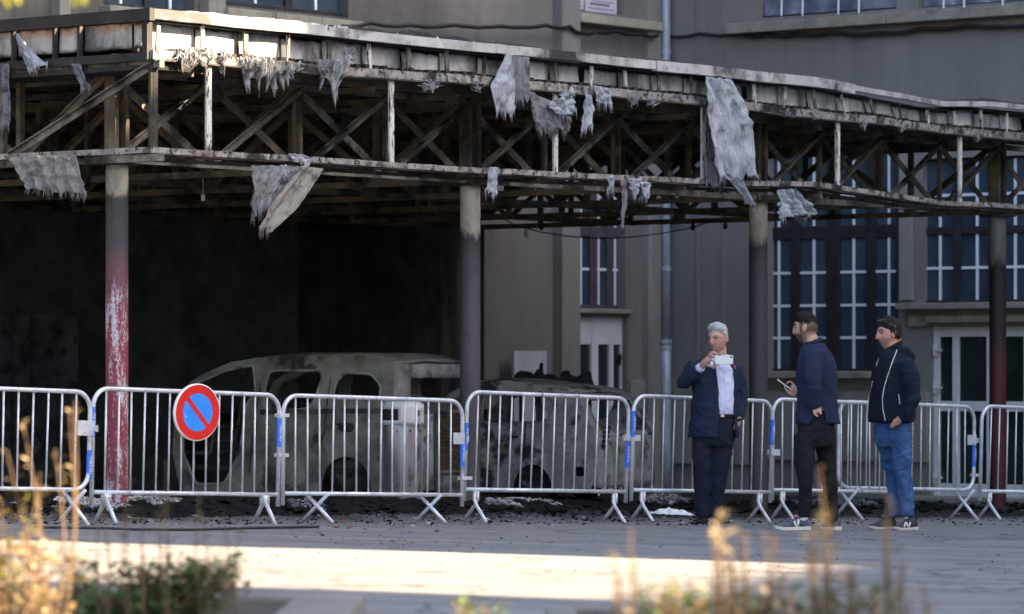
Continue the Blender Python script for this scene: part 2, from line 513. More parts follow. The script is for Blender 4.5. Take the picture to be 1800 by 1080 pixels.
def window(pl, hole, cols, rows, bars_v, bars_h, fmat, name='window', thick=0.055, dep=-0.12, glass=None, bw=0.036):
    """cols/rows: clear pane spans as pixel pairs; bars: white glazing bars"""
    u0, u1, z0, z1 = hole
    xm = 0
    cu = [sorted((pl.at(a, 480, dep)[0], pl.at(b_, 480, dep)[0])) for a, b_ in cols]
    xc = (cols[0][0] + cols[-1][1]) / 2
    rz = [sorted((pl.at(xc, a, dep)[1], pl.at(xc, b_, dep)[1])) for a, b_ in rows]
    us = sorted([u for p in cu for u in p]); zs = sorted([z for p in rz for z in p])
    mb = MB()
    eu = [u0 - 0.002] + us + [u1 + 0.002]
    for i in range(0, len(eu) - 1, 2):
        if eu[i + 1] - eu[i] > 0.004: pl.box(mb, eu[i], eu[i + 1], z0, z1, dep - 0.05, dep + 0.02)
    ez = [z0] + zs + [z1]
    for i in range(0, len(ez) - 1, 2):
        if ez[i + 1] - ez[i] > 0.004:
            for a, b_ in cu: pl.box(mb, a, b_, ez[i], ez[i + 1], dep - 0.045, dep + 0.012)
    w = mb.build(name, fmat, bld, bevel=0.008)
    for a, b_ in cu:
        for c, d in rz:
            m2 = MB(); pl.box(m2, a, b_, c, d, dep - 0.030, dep - 0.022)
            m2.build('pane', glass or M_glass, w)
    for px in bars_v:
        u = pl.at(px, 480, dep)[0]
        for c, d in rz:
            if d - c < 0.25: continue
            m2 = MB(); pl.box(m2, u - bw / 2, u + bw / 2, c, d, dep - 0.02, dep - 0.004)
            m2.build('glazing_bar', M_bar, w)
    for py in bars_h:
        z = pl.at(xc, py, dep)[1]
        for a, b_ in cu:
            m2 = MB(); pl.box(m2, a, b_, z - bw / 2, z + bw / 2, dep - 0.018, dep - 0.002)
            m2.build('glazing_bar', M_bar, w)
    return w
window(PB, wB_1, [(1353, 1391), (1406, 1453), (1477, 1524), (1539, 1576)], [(420, 648), (268, 397)], [1368.5, 1430, 1500, 1562],
       [479, 537, 594, 344], M_dframe)
window(PB, wB_2, [(1623, 1677), (1690, 1738), (1758, 1814), (1828, 1868)], [(411, 527), (280, 397)], [1652, 1717, 1784, 1848], [470, 341], M_dframe)
window(PA, wA_win, [(1014, 1036), (1048, 1066), (1075, 1096)], [(417, 536), (326, 399)], [1022, 1053, 1082], [474, 346], M_pframe, bw=0.036)
wdA = window(PA, wA_door, [(1018, 1038), (1050, 1070), (1077, 1090)], [(606, 868)], [], [], M_white, name='door', glass=M_glass2, dep=-0.1)
wdB = window(PB, wB_door, [(1652, 1675), (1686, 1735), (1744, 1800), (1812, 1860)], [(592, 706), (724, 852)], [], [], M_white, name='door', glass=M_glass2, dep=-0.1)
for py in (616, 682, 840):
    u, z = PB.at(1641, py)
    m2 = MB(); PB.box(m2, u - 0.03, u + 0.03, z - 0.07, z + 0.07, -0.08, -0.03); PB.box(m2, u - 0.10, u + 0.02, z - 0.012, z + 0.012, -0.06, -0.015)
    m2.build('hinge', M_white, wdB)
u, z = PA.at(1096, 630)
m2 = MB(); PA.box(m2, u - 0.02, u + 0.02, z - 0.09, z + 0.05, -0.08, -0.05); PA.box(m2, u - 0.12, u + 0.02, z - 0.01, z + 0.012, -0.05, -0.02)
m2.build('door_handle', M_cable, wdA)
# upper storey, only its lowest part in view
window(PB, wB_u1, [(1338, 1400), (1408, 1470), (1478, 1572)], [(-290, 18)], [1368, 1440, 1530], [-60], M_dframe)
window(PB, wB_u2, [(1618, 1700), (1708, 1790), (1798, 1856)], [(-290, 1)], [1660, 1750], [-60], M_dframe)
window(PA, wA_u1, [(188, 252), (262, 336)], [(-290, 12)], [163 + 50, 300], [-80], M_dframe)
window(PA, wA_u2, [(398, 500), (512, 604)], [(-290, 12)], [450, 556], [-80], M_dframe)
window(PA, wA_up, [(1012, 1050), (1058, 1092)], [(-255, 16)], [], [], M_pframe)
# printed sheets taped inside the upper window
M_paper = mat('lilac_paper_sheet', (0.55, 0.48, 0.60), (0.68, 0.62, 0.70), 5, 0.8)
M_print = mat('grey_print', (0.14, 0.12, 0.18), (0.2, 0.18, 0.24), 5, 0.8)
for x0, x1, y0, y1 in ((1010, 1036, -70, 15), (1038, 1094, -70, 22)):
    r = rect(PA, x0, x1, y0, y1)
    m2 = MB(); PA.box(m2, r[0], r[1], r[2], r[3], -0.100, -0.094)
    pp = m2.build('paper_sheet', M_paper, bld)
    m2 = MB(); dz = r[3] - r[2]; du = r[1] - r[0]
    for k in range(7):
        za = r[2] + dz * (0.06 + 0.07 * k)
        PA.box(m2, r[0] + du * (0.08 + 0.08 * (k % 3)), r[1] - du * (0.1 + 0.13 * (k % 2)), za, za + 0.012 + 0.02 * (k % 3 == 1), -0.0938, -0.0915)
    m2.build('print', M_print, pp)
M_film = mat('lilac_plastic_film', (0.09, 0.10, 0.15), (0.24, 0.25, 0.33), 3, 0.25, layers=[((0.55, 0.6, 0.7), 6, 0.62, 0.72)])
for x0, x1, y0, y1 in ((1338, 1572, -14, 20), (1617, 1856, -30, 3)):
    pl = PB if x0 > 1200 else PA
    r = rect(pl, x0, x1, y0, y1)
    m2 = MB(); pl.box(m2, r[0], r[1], r[2], r[3], -0.090, -0.084); m2.build('plastic_film', M_film, bld)
for px, py in ((1375, 26), (1412, 26), (1475, 23), (1511, 21), (1660, 12), (1696, 11), (1764, 8)):
    u, z = PB.at(px, py, 0.1); m2 = MB(); m2.tube([PB.pt(u, z - 0.02, 0.12), PB.pt(u + 0.03, z + 0.45, 0.06)], 0.012, 6); m2.build('window_guard_rod', M_bar, bld)
# sills, ledges, pilasters
def strip(pl, x0, y0, x1, y1, hpx, dep, mt, name, n=1, gap=0.006):
    ua, za = pl.at(x0, y0); ub, zb = pl.at(x1, y1)
    z1 = (za + zb) / 2; h = hpx / F * 52
    lo, hi = min(ua, ub), max(ua, ub)
    for k in range(n):
        m2 = MB(); a = lerp(lo, hi, k / n); b_ = lerp(lo, hi, (k + 1) / n) - (gap if k < n - 1 else 0)
        pl.box(m2, a, b_, z1 - h, z1, -0.05, dep)
        m2.build(name, mt, bld, bevel=0.012)
strip(PA, 1003, 24, 1146, 41, 16, 0.20, M_stone_pale, 'sill')
strip(PB, 1292, 38, 1870, 12, 18, 0.22, M_stone, 'sill', 4)
strip(PB, 1588, 534, 1872, 530, 11, 0.20, M_stone, 'sill', 2)
strip(PA, 1006, 542, 1106, 545, 8, 0.08, M_stone, 'sill')
strip(PB, 1344, 655, 1585, 652, 12, 0.16, M_stone, 'sill', 2)
strip(PA, 380, 22, 625, 34, 18, 0.20, M_stone, 'sill', 3)
strip(PA, 176, 16, 350, 22, 12, 0.16, M_stone, 'sill', 2)
strip(PB, 1600, 556, 1634, 555, 18, 0.06, M_stone, 'lintel')
strip(PB, 1634, 556, 1872, 553, 12, 0.10, M_stone, 'lintel', 1)
def pilaster(pl, x0, x1, dep, y0=-400, y1=900, mt=None):
    ua = pl.at(x0, 480)[0]; ub = pl.at(x1, 480)[0]
    z0 = pl.at((x0 + x1) / 2, y1)[1]; z1 = pl.at((x0 + x1) / 2, y0)[1]
    m2 = MB(); pl.box(m2, min(ua, ub), max(ua, ub), z0, z1, -0.02, dep)
    m2.build('pilaster', mt or M_pil, bld, bevel=0.01)
pilaster(PA, 972, 1004, 0.16)
pilaster(PA, 1128, 1150, 0.12)
pilaster(PA, 352, 382, 0.14, y1=40)
pilaster(PA, 90, 110, 0.14, y1=40)
pilaster(PA, 505, 514, 0.10, y0=380, mt=M_wA)
pilaster(PA, 763, 770, 0.12, y0=380, mt=M_wA)
pilaster(PB, 1584, 1606, 0.05, y0=240, y1=528)
for px in (1226, 1271):     # expansion joints as slim cover strips
    u = PB.at(px, 300)[0]
    m2 = MB(); PB.box(m2, u - 0.02, u + 0.02, -1.2, ZT, -0.01, 0.012); m2.build('joint_strip', M_wB, bld)
strip(PB, 1180, 668, 1346, 668, 150, 0.05, M_pil, 'plinth')
strip(PB, 1346, 690, 1634, 688, 120, 0.06, M_pil, 'plinth')
strip(PA, 1104, 668, 1160, 668, 150, 0.06, M_pil, 'plinth')
# step under the door
r = rect(PB, 1625, 1875, 874, 890)
m2 = MB(); PB.box(m2, r[0], r[1], -1.6, r[3], 0.0, 0.5); m2.build('doorstep', M_stone, bld, bevel=0.02)

# drainpipe in the corner
pp = C(AB - 0.16, BA - 0.16, -ZC)
dpz = thing('drainpipe', 'pale grey-blue downpipe running down the inner corner of the building', 'pipe', V((pp.x, pp.y, -0.5)))
zj = ZC + (647 - 598) / F * 52.6
mb = MB(); mb.tube([V((pp.x, pp.y, z)) for z in np.linspace(zj, ZT, 6)], 0.062, 16); mb.build('upper_pipe', M_pipe, dpz, smooth=True)
mb = MB(); mb.tube([V((pp.x, pp.y, z)) for z in np.linspace(-0.6, zj, 4)], 0.074, 16); mb.build('lower_pipe', M_pipe, dpz, smooth=True)
for z, r in ((zj - 0.02, 0.088), (zj - 0.1, 0.082), (ZC + 1.35, 0.074), (ZC + 4.3, 0.074)):
    mb = MB(); mb.tube([V((pp.x, pp.y, z - 0.03)), V((pp.x, pp.y, z + 0.03))], r, 16); mb.build('collar', M_pipe, dpz)

# cables slung along the walls
def cable(name, label, pl, pts, r, d=0.10):
    q = []
    for x, y in pts:
        u, z = pl.at(x, y, d); q.append(pl.pt(u, z, d))
    out = []
    for a, b_ in zip(q, q[1:]):
        for k in range(6): out.append(a.lerp(b_, k / 6) + V((0, 0, -0.025 * math.sin(math.pi * k / 6) + random.uniform(-.004, .004))))
    out.append(q[-1])
    mb = MB(); mb.tube(out, r, 8)
    return tag(mb.build(name, M_cable, smooth=True), label, 'cable')
cable('cable', 'thick black cable sagging across the wall below the pale window sill', PA,
      [(600, 46), (650, 40), (720, 44), (800, 44), (880, 46), (960, 45), (1002, 47), (1022, 58), (1048, 56), (1080, 54), (1130, 61), (1156, 63)], 0.026, 0.20)
cable('cable', 'black cable clipped along the upper wall under the long stone sill', PB,
      [(1170, 64), (1230, 60), (1300, 60), (1350, 60), (1400, 60), (1460, 57), (1540, 58), (1620, 50), (1700, 45), (1830, 44)], 0.026, 0.10)

# ------------------------------------------------------------------ unseen houses across the street, added and sized to shade the court
def opposite(name, label, n0, n1, q0, q1, H, wallc):
    o = SN * ((n0 + n1) / 2) + SU * q0
    root = thing(name, label, 'building', V((o.x, o.y, ground(o.x, o.y))), 'unseen houses added across the street to shape the sunlight')
    mw = mat(name + '_' + label[:6] + '_wall', wallc, tuple(c * 0.8 for c in wallc), 1.5, 0.9)
    mb = MB(); c = SN * ((n0 + n1) / 2) + SU * ((q0 + q1) / 2)
    mb.box((c.x, c.y, H / 2 - 1), q1 - q0, n1 - n0, H + 2, SU, SN)
    mb.build('wall', mw, root)
    mb = MB(); mb.box((c.x, c.y, H + 0.02 - 0.2), q1 - q0 + 0.5, n1 - n0 - 0.02, 0.4, SU, SN); mb.build('roof', M_stone, root)
    k = 0
    nw = max(1, int((n1 - n0) / 2.6))
    for i in range(nw):
        for j in range(int(H / 3.2)):
            mm = SN * lerp(n0, n1, (i + 0.5) / nw) + SU * (q0 - 0.02)
            mb = MB(); mb.box((mm.x, mm.y, 1.8 + 3.2 * j), 0.08, 1.1, 1.6, SU, SN); w = mb.build('window', M_glass, root)
            mb = MB(); mm = mm - SU * 0.06; mb.box((mm.x, mm.y, 0.95 + 3.2 * j), 0.2, 1.3, 0.1, SU, SN); mb.build('sill', M_stone, w)
TE = math.tan(SUN_EL)
H1 = -0.1 + (26 + 4.9) * TE
opposite('sun_blocking_house', 'lower cream house across the street, nearest the camera', -14.0, 13.8, 26, 36, H1 - 0.6, (0.42, 0.38, 0.30))
opposite('sun_blocking_house', 'narrow brick-coloured house across the street between two lower ones', 13.8, 18.6, 26, 36, 21.5, (0.30, 0.17, 0.12))
opposite('sun_blocking_house', 'low pale grey house across the street beside the narrow one', 18.6, 24.7, 26, 36, H1, (0.38, 0.38, 0.36))
opposite('sun_blocking_house', 'mid-height ochre house across the street facing the canopy corner', 24.7, 31.7, 26, 36, 3.45 + (26 + 12.2) * TE, (0.42, 0.33, 0.2))
opposite('sun_blocking_house', 'tall grey block across the street facing the canopy', 31.7, 66.0, 26, 40, 31.0, (0.36, 0.36, 0.37))
# ------------------------------------------------------------------ burnt canopy
canopy = thing('burnt_canopy', 'fire-gutted flat canopy on round columns with exposed sooty trusses and ragged fascia', 'canopy', C(0, 0))

def column_mat(name, stops, flake, flake_lo=0.5):
    m, nt, b = new_mat(name, 0.62, 0, 0.4)
    g = nd(nt, 'ShaderNodeNewGeometry').outputs['Position']
    sep = nd(nt, 'ShaderNodeSeparateXYZ'); nt.links.new(g, sep.inputs[0])
    n1 = mth(nt, 'MULTIPLY', mth(nt, 'SUBTRACT', noi(nt, coords(nt, 'pos', (1, 1, 0.4)), 7, 8, 0.7), 0.5), 0.42)
    n2 = mth(nt, 'MULTIPLY', mth(nt, 'SUBTRACT', noi(nt, coords(nt, 'pos'), 40, 6, 0.7), 0.5), 0.10)
    zz = mth(nt, 'ADD', sep.outputs['Z'], mth(nt, 'ADD', n1, n2))
    v = mth(nt, 'DIVIDE', mth(nt, 'ADD', zz, 0.6), 4.0)
    col = ramp(nt, v, [((z + 0.6) / 4.0, c) for z, c in stops])
    if flake:
        big = noi(nt, coords(nt, 'pos', (1, 1, 0.22)), 13, 4, 0.6)
        f1 = ramp(nt, mth(nt, 'ADD', mth(nt, 'MULTIPLY', big, 0.55), mth(nt, 'MULTIPLY', noi(nt, coords(nt, 'pos', (1, 1, 0.6)), 70, 6, 0.75), 0.45)),
                  [(flake_lo, 0), (flake_lo + 0.05, 1)])
        low = ramp(nt, v, [((flake[0] + 0.6) / 4.0, 1), ((flake[1] + 0.6) / 4.0, 0)])
        col = mixc(nt, mth(nt, 'MULTIPLY', f1, low), col, (0.46, 0.44, 0.46))
    sp = ramp(nt, noi(nt, coords(nt, 'pos', (1, 1, 0.5)), 55, 6, 0.7), [(0.66, 0), (0.69, 0.8)])
    col = mixc(nt, sp, col, (0.30, 0.29, 0.29))
    sm = ramp(nt, noi(nt, coords(nt, 'pos', (1, 1, 0.45)), 12, 7, 0.7), [(0.50, 0), (0.64, 0.75)])
    col = mixc(nt, sm, col, mixc(nt, 0.5, col, (0.03, 0.028, 0.028)))
    nt.links.new(col, b.inputs['Base Color'])
    add_bump(nt, b, coords(nt, 'pos'), 60, 0.35, 0.006)
    return m
PALE = (0.40, 0.36, 0.29)
CM = [
    column_mat('red_flaking_column', [(-.3, (0.20, 0.025, 0.045)), (1.55, (0.22, 0.035, 0.06)), (1.95, (0.13, 0.05, 0.075)), (2.25, (0.045, 0.045, 0.055)),
                                      (2.62, (0.05, 0.05, 0.05)), (2.70, PALE), (2.96, (0.36, 0.33, 0.28)), (3.02, (0.03, 0.03, 0.03))], (1.75, 1.95), 0.512),
    column_mat('violet_grey_column', [(-.3, (0.10, 0.09, 0.085)), (0.5, (0.05, 0.04, 0.043)), (1.3, (0.085, 0.065, 0.085)), (2.2, (0.06, 0.06, 0.072)), (2.42, (0.04, 0.04, 0.043)),
                                      (2.50, PALE), (2.92, PALE), (3.0, (0.03, 0.03, 0.03))], None),
    column_mat('blackened_violet_column', [(-.3, (0.05, 0.045, 0.045)), (1.2, (0.045, 0.038, 0.044)), (2.2, (0.055, 0.052, 0.062)), (2.45, (0.04, 0.038, 0.04)),
                                           (2.55, (0.30, 0.26, 0.21)), (2.9, PALE), (3.0, (0.03, 0.03, 0.03))], None),
    column_mat('black_topped_red_column', [(-.3, (0.05, 0.012, 0.014)), (0.2, (0.075, 0.010, 0.015)), (1.25, (0.070, 0.010, 0.016)), (1.6, (0.018, 0.009, 0.010)), (2.30, (0.012, 0.012, 0.013)),
                                           (2.42, (0.14, 0.13, 0.115)), (2.9, (0.16, 0.15, 0.13)), (3.0, (0.02, 0.02, 0.02))], None)]
for k in range(4):
    c = C(4.8 * k, 0)
    mb = MB()
    mb.lathe((c.x, c.y, 0), [(0.0975, c.z - 0.1), (0.0975, c.z + 1.0), (0.0975, c.z + 2.0), (0.0975, ZC + 1.74)], 28)
    cl = mb.build('column', CM[k], canopy, smooth=True)
    mb = MB()
    mb.lathe((c.x, c.y, 0), [(0.13, c.z - 0.1), (0.13, c.z + 0.035), (0.0985, c.z + 0.04)], 28)
    mb.build('base_collar', M_soot, cl)
    mb = MB(); mb.box((c.x, c.y, ZC + 1.745), 0.30, 0.30, 0.02, D1, D2); mb.build('cap_plate', M_soot, cl)

DZ = {'top': [(0, 0), (4.5, 0.0), (9.9, 0.0), (10.5, -0.03), (12.3, -0.11), (13.2, -0.06), (16, -0.05)],
      'mid': [(0, 0), (2.5, 0.01), (4.5, 0.04), (7.9, 0.04), (9.97, 0.0), (11.0, 0.01), (12.3, -0.03), (16, -0.03)],
      'low': [(0, 0), (4.5, 0.0), (7.9, 0.03), (9.97, 0.075), (10.6, 0.05), (12.3, -0.035), (16, 0.0)]}
def wob(a, s):
    return 0.008 * noise.noise((a * 1.1, s, 0.3)) + 0.005 * noise.noise((a * 3.7, s, 4.1))
def FP(t, line, h=0.0, out=0.0):
    """point on the front: t along from the corner; line top / mid / low"""
    base = {'top': H_TOP, 'mid': H_MID, 'low': H_RAIL}[line]
    return C(t - ES, -EF - out, base + h + tab(t, DZ[line]) + wob(t, {'top': 1, 'mid': 5, 'low': 9}[line]))

def runner(name, line, t0, t1, h0, h1, o0, o1, mt, parent, step=0.25, rough=0.0):
    """long member following a bent line, rectangular section h0..h1, o0..o1"""
    n = max(2, int((t1 - t0) / step)); vs = []; fs = []
    for i in range(n + 1):
        t = lerp(t0, t1, i / n)
        j = rough * noise.noise((t * 6, h0 * 10, 2.0))
        vs += [FP(t, line, h0, o0), FP(t, line, h0, o1), FP(t, line, h1 + j, o1), FP(t, line, h1 + j, o0)]
    for i in range(n):
        for k in range(4):
            k2 = (k + 1) % 4
            fs.append((i * 4 + k, i * 4 + k2, (i + 1) * 4 + k2, (i + 1) * 4 + k))
    fs += [(3, 2, 1, 0), tuple(n * 4 + k for k in range(4))]
    mb = MB(); mb.add(vs, fs)
    return mb.build(name, mt, parent, fix=True)
TEND = 15.3
# --- front fascia
fas = runner('front_fascia_rail', 'mid', 0.0, TEND, -0.02, 0.055, -0.01, 0.05, M_rail, canopy, 0.2)
runner('rail_flange', 'mid', 0.0, TEND, -0.035, -0.021, -0.10, 0.07, M_dsteel, fas, 0.2)
runner('cap_strip', 'top', 0.0, 4.55, -0.085, 0.0, 0.0, 0.06, M_cap, fas, 0.2)
runner('cap_strip', 'top', 4.56, 7.05, -0.080, 0.004, -0.01, 0.06, M_cap, fas, 0.2)
runner('cap_strip', 'top', 7.06, 10.55, -0.095, 0.006, 0.0, 0.075, M_cap, fas, 0.2)
runner('cap_strip', 'top', 10.56, TEND, -0.055, 0.0, 0.01, 0.06, M_cap, fas, 0.15)
runner('upper_batten', 'top', 0.0, TEND, -0.10, -0.088, -0.20, -0.03, M_soot, fas)
# charred felt and wool curling over the roof edge
def crest(name, t0, t1, h, mt):
    n = int((t1 - t0) / 0.035); m2 = MB(); vs = []; fs = []
    for i in range(n + 1):
        t = lerp(t0, t1, i / n)
        e = math.sin(math.pi * i / n) ** 0.4
        hh = h * e * (0.35 + 0.9 * abs(noise.noise((t * 3.1, h * 40, 0))) + 0.5 * abs(noise.noise((t * 11, 3, 0))))
        vs += [FP(t, 'top', -0.01, 0.055), FP(t, 'top', hh * 0.6, 0.03 + 0.02 * noise.noise((t * 9, 0, 7))), FP(t, 'top', hh, -0.10), FP(t, 'top', 0.0, -0.30)]
    for i in range(n):
        for k in range(3): fs.append((i * 4 + k, i * 4 + k + 1, (i + 1) * 4 + k + 1, (i + 1) * 4 + k))
    m2.add(vs, fs)
    return m2.build(name, mt, fas, solid=0.006)
M_wool = mat('singed_mineral_wool', (0.26, 0.27, 0.29), (0.50, 0.50, 0.51), 16, 0.95, layers=[((0.05, 0.05, 0.055), 9, 0.50, 0.64), ((0.26, 0.19, 0.13), 5, 0.58, 0.74)], bump=0.6, bscale=80)
M_wool_d = mat('sooty_mineral_wool', (0.09, 0.095, 0.105), (0.26, 0.27, 0.29), 12, 0.95, layers=[(SOOT, 6, 0.5, 0.64)], bump=0.6, bscale=80)
crest('roof_felt_edge', 0.35, 4.7, 0.05, M_wool)
crest('roof_felt_edge', 1.6, 5.5, 0.06, M_soot)
crest('roof_felt_edge', 6.2, 8.6, 0.045, M_soot)
crest('roof_felt_edge', 12.6, 14.4, 0.05, M_soot)

def board_mat(name, c1, c2, warm):
    m, nt, b = new_mat(name, 0.75, 0, 0.3)
    g = coords(nt, 'gen')
    col = ramp(nt, noi(nt, coords(nt, 'pos', (1, 1, 0.5)), 5, 7, 0.65), [(0.3, c1), (0.7, c2)])
    sep = nd(nt, 'ShaderNodeSeparateXYZ'); nt.links.new(g, sep.inputs[0])
    n = mth(nt, 'MULTIPLY', mth(nt, 'SUBTRACT', noi(nt, coords(nt, 'pos'), 6, 8, 0.7), 0.5), 1.1)
    e = mth(nt, 'ABSOLUTE', mth(nt, 'SUBTRACT', mth(nt, 'ADD', sep.outputs['Z'], mth(nt, 'MULTIPLY', n, 0.5)), 0.52))
    if warm:
        col = mixc(nt, ramp(nt, mth(nt, 'ADD', sep.outputs['Z'], n), [(0.62, 0), (0.95, 0.9)]), col, (0.30, 0.16, 0.07))
    col = mixc(nt, ramp(nt, e, [(0.36, 0), (0.50, 1)]), col, (0.03, 0.029, 0.028))
    speck = ramp(nt, noi(nt, coords(nt, 'pos'), 60, 6, 0.7), [(0.60, 0), (0.66, 0.85)])
    col = mixc(nt, speck, col, (0.05, 0.05, 0.05))
    big = ramp(nt, noi(nt, coords(nt, 'pos', (1, 1, 0.4)), 2.4, 5), [(0.47, 0), (0.62, 0.9)])
    col = mixc(nt, big, col, (0.075, 0.073, 0.072))
    nt.links.new(col, b.inputs['Base Color'])
    add_bump(nt, b, coords(nt, 'pos'), 30, 0.3, 0.01)
    return m
M_board = board_mat('scorched_fascia_board', (0.33, 0.33, 0.34), (0.56, 0.55, 0.535), False)
M_boardw = board_mat('rust_browned_fascia_board', (0.34, 0.33, 0.32), (0.52, 0.50, 0.46), True)

NB = 28
bt = [0.14 + 0.545 * k for k in range(NB)]
rnd = random.Random(3)
for k in range(NB):
    t = bt[k]
    lean = rnd.uniform(-0.012, 0.012) if t < 9.5 else 0.05 * math.sin((t - 9.5) / 2.4 * math.pi) if t < 12 else 0.01
    w = 0.040 + rnd.uniform(-0.008, 0.012)
    mb = MB()
    top = FP(t - lean, 'top', -0.09 + rnd.uniform(-0.03, 0.0), -0.035); bot = FP(t + lean, 'mid', 0.05, -0.035)
    mb.bar(bot, top, w, 0.018, up=-D2)
    mb.build('bracket', M_post if rnd.random() < 0.55 else M_steel, fas)
    if k == NB - 1: break
    t1 = bt[k + 1]
    bow = rnd.uniform(-0.02, 0.03); drop = rnd.uniform(0.0, 0.05); tear = rnd.uniform(0, 0.05)
    t0e = t + 0.012; t1e = t1 - 0.012 - (0.08 if rnd.random() < 0.14 else 0)
    def fn(u, v, t0e=t0e, t1e=t1e, bow=bow, drop=drop, tear=tear, k=k, lean=lean):
        tt = lerp(t0e, t1e, u) + lean * (1 - 2 * v)
        lo = FP(tt, 'mid', 0.060 + 0.02 * abs(noise.noise((tt * 9, k, 0))), -0.13)
        hi = FP(tt, 'top', -0.092 - drop * 0.6 - tear * abs(noise.noise((tt * 6, k, 5))), -0.13)
        p = lo.lerp(hi, v)
        return p - D2 * (bow * math.sin(math.pi * u) + 0.012 * noise.noise((tt * 4, v * 2, k)))
    mb = MB(); mb.grid(fn, 8, 5)
    mb.build('fascia_board', M_board, fas, smooth=True, solid=0.012)
# row of burnt joist ends under the boards
mb = MB(); t = 0.3
while t < TEND - 0.2:
    p = FP(t, 'mid', 0.062, -0.06); mb.box(p, 0.055, 0.12, 0.05 + rnd.uniform(-.012, .02), D1, D2); t += 0.125
jo = mb.build('joist_ends', M_soot, fas); jo['kind'] = 'stuff'
mb = MB()
def bk(u, v): return FP(lerp(0.02, TEND, u), 'mid', 0.06, -0.22).lerp(FP(lerp(0.02, TEND, u), 'top', -0.05, -0.22), v)
mb.grid(bk, 60, 1); mb.build('backing_sheet', M_soot, fas)
# --- left-end fascia
def LP(s, h, out=0.0):
    return C(-ES - out, -EF + s, h)
def lrun(name, s0, s1, h0, h1, o0, o1, mt, parent):
    mb = MB()
    mb.hexa([LP(s0, h0, o0), LP(s0, h0, o1), LP(s1, h0, o1), LP(s1, h0, o0), LP(s0, h1, o0), LP(s0, h1, o1), LP(s1, h1, o1), LP(s1, h1, o0)])
    return mb.build(name, mt, parent)
SE = 9.0
lf = lrun('end_fascia_rail', -0.0, SE, H_MID - 0.03, H_MID + 0.04, -0.02, 0.03, M_soot, canopy)
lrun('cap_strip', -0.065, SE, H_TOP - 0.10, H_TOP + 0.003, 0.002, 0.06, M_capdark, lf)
lrun('corner_trim', -0.01, 0.05, H_MID - 0.02, H_TOP - 0.09, -0.03, 0.035, M_soot, lf)
sb = [0.10, 0.82, 1.12, 1.62, 2.3, 3.0, 3.8, 4.6]
for k, (a, b_) in enumerate(zip(sb, sb[1:])):
    def fn(u, v, a=a, b_=b_, k=k):
        s = lerp(a + 0.02, b_ - 0.02, u)
        return LP(s, lerp(H_MID + 0.08 + 0.03 * abs(noise.noise((s * 7, 1, 1))), H_TOP - 0.10, v), -0.05 + 0.012 * noise.noise((s * 5, v, k)))
    mb = MB(); mb.grid(fn, 8, 5); mb.build('fascia_board', M_boardw, lf, smooth=True, solid=0.012)
    mb = MB(); mb.bar(LP(b_, H_MID, -0.01), LP(b_, H_TOP - 0.1, -0.01), 0.03, 0.04, up=D1); mb.build('bracket', M_soot, lf)
lrun('soffit_board', 0.0, SE, H_MID - 0.10, H_MID - 0.06, -0.5, 0.0, M_soot, lf)
# --- roof deck
mb = MB()
a0, a1, b0, b1 = -ES + 0.06, TEND - ES, -EF + 0.25, BA - 0.05
nu, nv = 60, 30
mb.grid(lambda u, v: C(lerp(a0, a1, u), lerp(b0, b1, v), H_TOP - 0.05 + 0.05 * noise.noise((u * 20, v * 12, 0)) - 0.02 + tab(lerp(a0, a1, u), DZ['top'])), nu, nv)
mb.grid(lambda u, v: C(lerp(a0, a1, u), lerp(b0, b1, v), H_MID + 0.08 + 0.02 * noise.noise((u * 25, v * 14, 3))), nu, nv)
deck = mb.build('roof_deck', M_soot, canopy)
for b_ in np.arange(-0.35, 8.0, 0.62):
    mb = MB(); mb.bar(C(-0.4, b_, H_MID + 0.0), C(TEND - ES, b_, H_MID + 0.0), 0.06, 0.11); mb.build('purlin', M_dsteel, deck)
for a in np.arange(0.4, 14.6, 1.2):
    mb = MB(); mb.bar(C(a, -0.5, H_MID - 0.075), C(a, 7.9, H_MID - 0.075), 0.05, 0.05); mb.build('batten', M_dsteel, deck)

# --- lower front rail with posts
rail = runner('lower_rail', 'low', 0.0, TEND, -0.022, 0.028, -0.01, 0.045, M_rail, canopy, 0.2)
runner('ledger', 'low', 0.1, TEND, -0.075, -0.045, -0.22, -0.16, M_dsteel, rail, 0.3)
runner('ledger', 'low', 0.1, TEND, -0.036, -0.024, -0.15, 0.03, M_dsteel, rail, 0.3)
for t in [0.02] + [0.71 + 2.4 * k for k in range(7)]:
    if t > TEND: continue
    mb = MB(); w = 0.045 if t < 0.1 else 0.062
    mb.bar(FP(t, 'low', 0.03, 0.012), FP(t, 'mid', -0.04, 0.012), w, 0.022, up=-D2)
    mb.bar(FP(t, 'low', 0.03, -0.012) + D1 * w * 0.5, FP(t, 'mid', -0.04, -0.012) + D1 * w * 0.5, 0.012, 0.06, up=-D2)
    mb.build('post', M_post if t > 0.1 else M_dsteel, rail)
lr = lrun('end_lower_rail', 0.0, SE, H_RAIL - 0.022, H_RAIL + 0.026, -0.012, 0.03, M_rail, canopy)
for s in (1.75, 3.6, 5.4):
    mb = MB(); mb.bar(LP(s, H_RAIL, 0.01), LP(s, H_MID, 0.01), 0.05, 0.02, up=-D1); mb.build('post', M_dsteel, lr)
# strut back from rail to column line
for k in range(7):
    a = 2.4 * k
    mb = MB(); mb.bar(C(a, -EF + 0.02, H_RAIL - 0.03), C(a, 0, H_RAIL - 0.03), 0.05, 0.05); mb.build('outrigger', M_dsteel, rail)

M_brown = mat('heat_browned_steel', (0.060, 0.048, 0.036), (0.17, 0.135, 0.09), 4, 0.75, layers=[(SOOT, 1.6, 0.50, 0.64), ((0.22, 0.11, 0.045), 6, 0.62, 0.72)], bump=0.3, bscale=50)
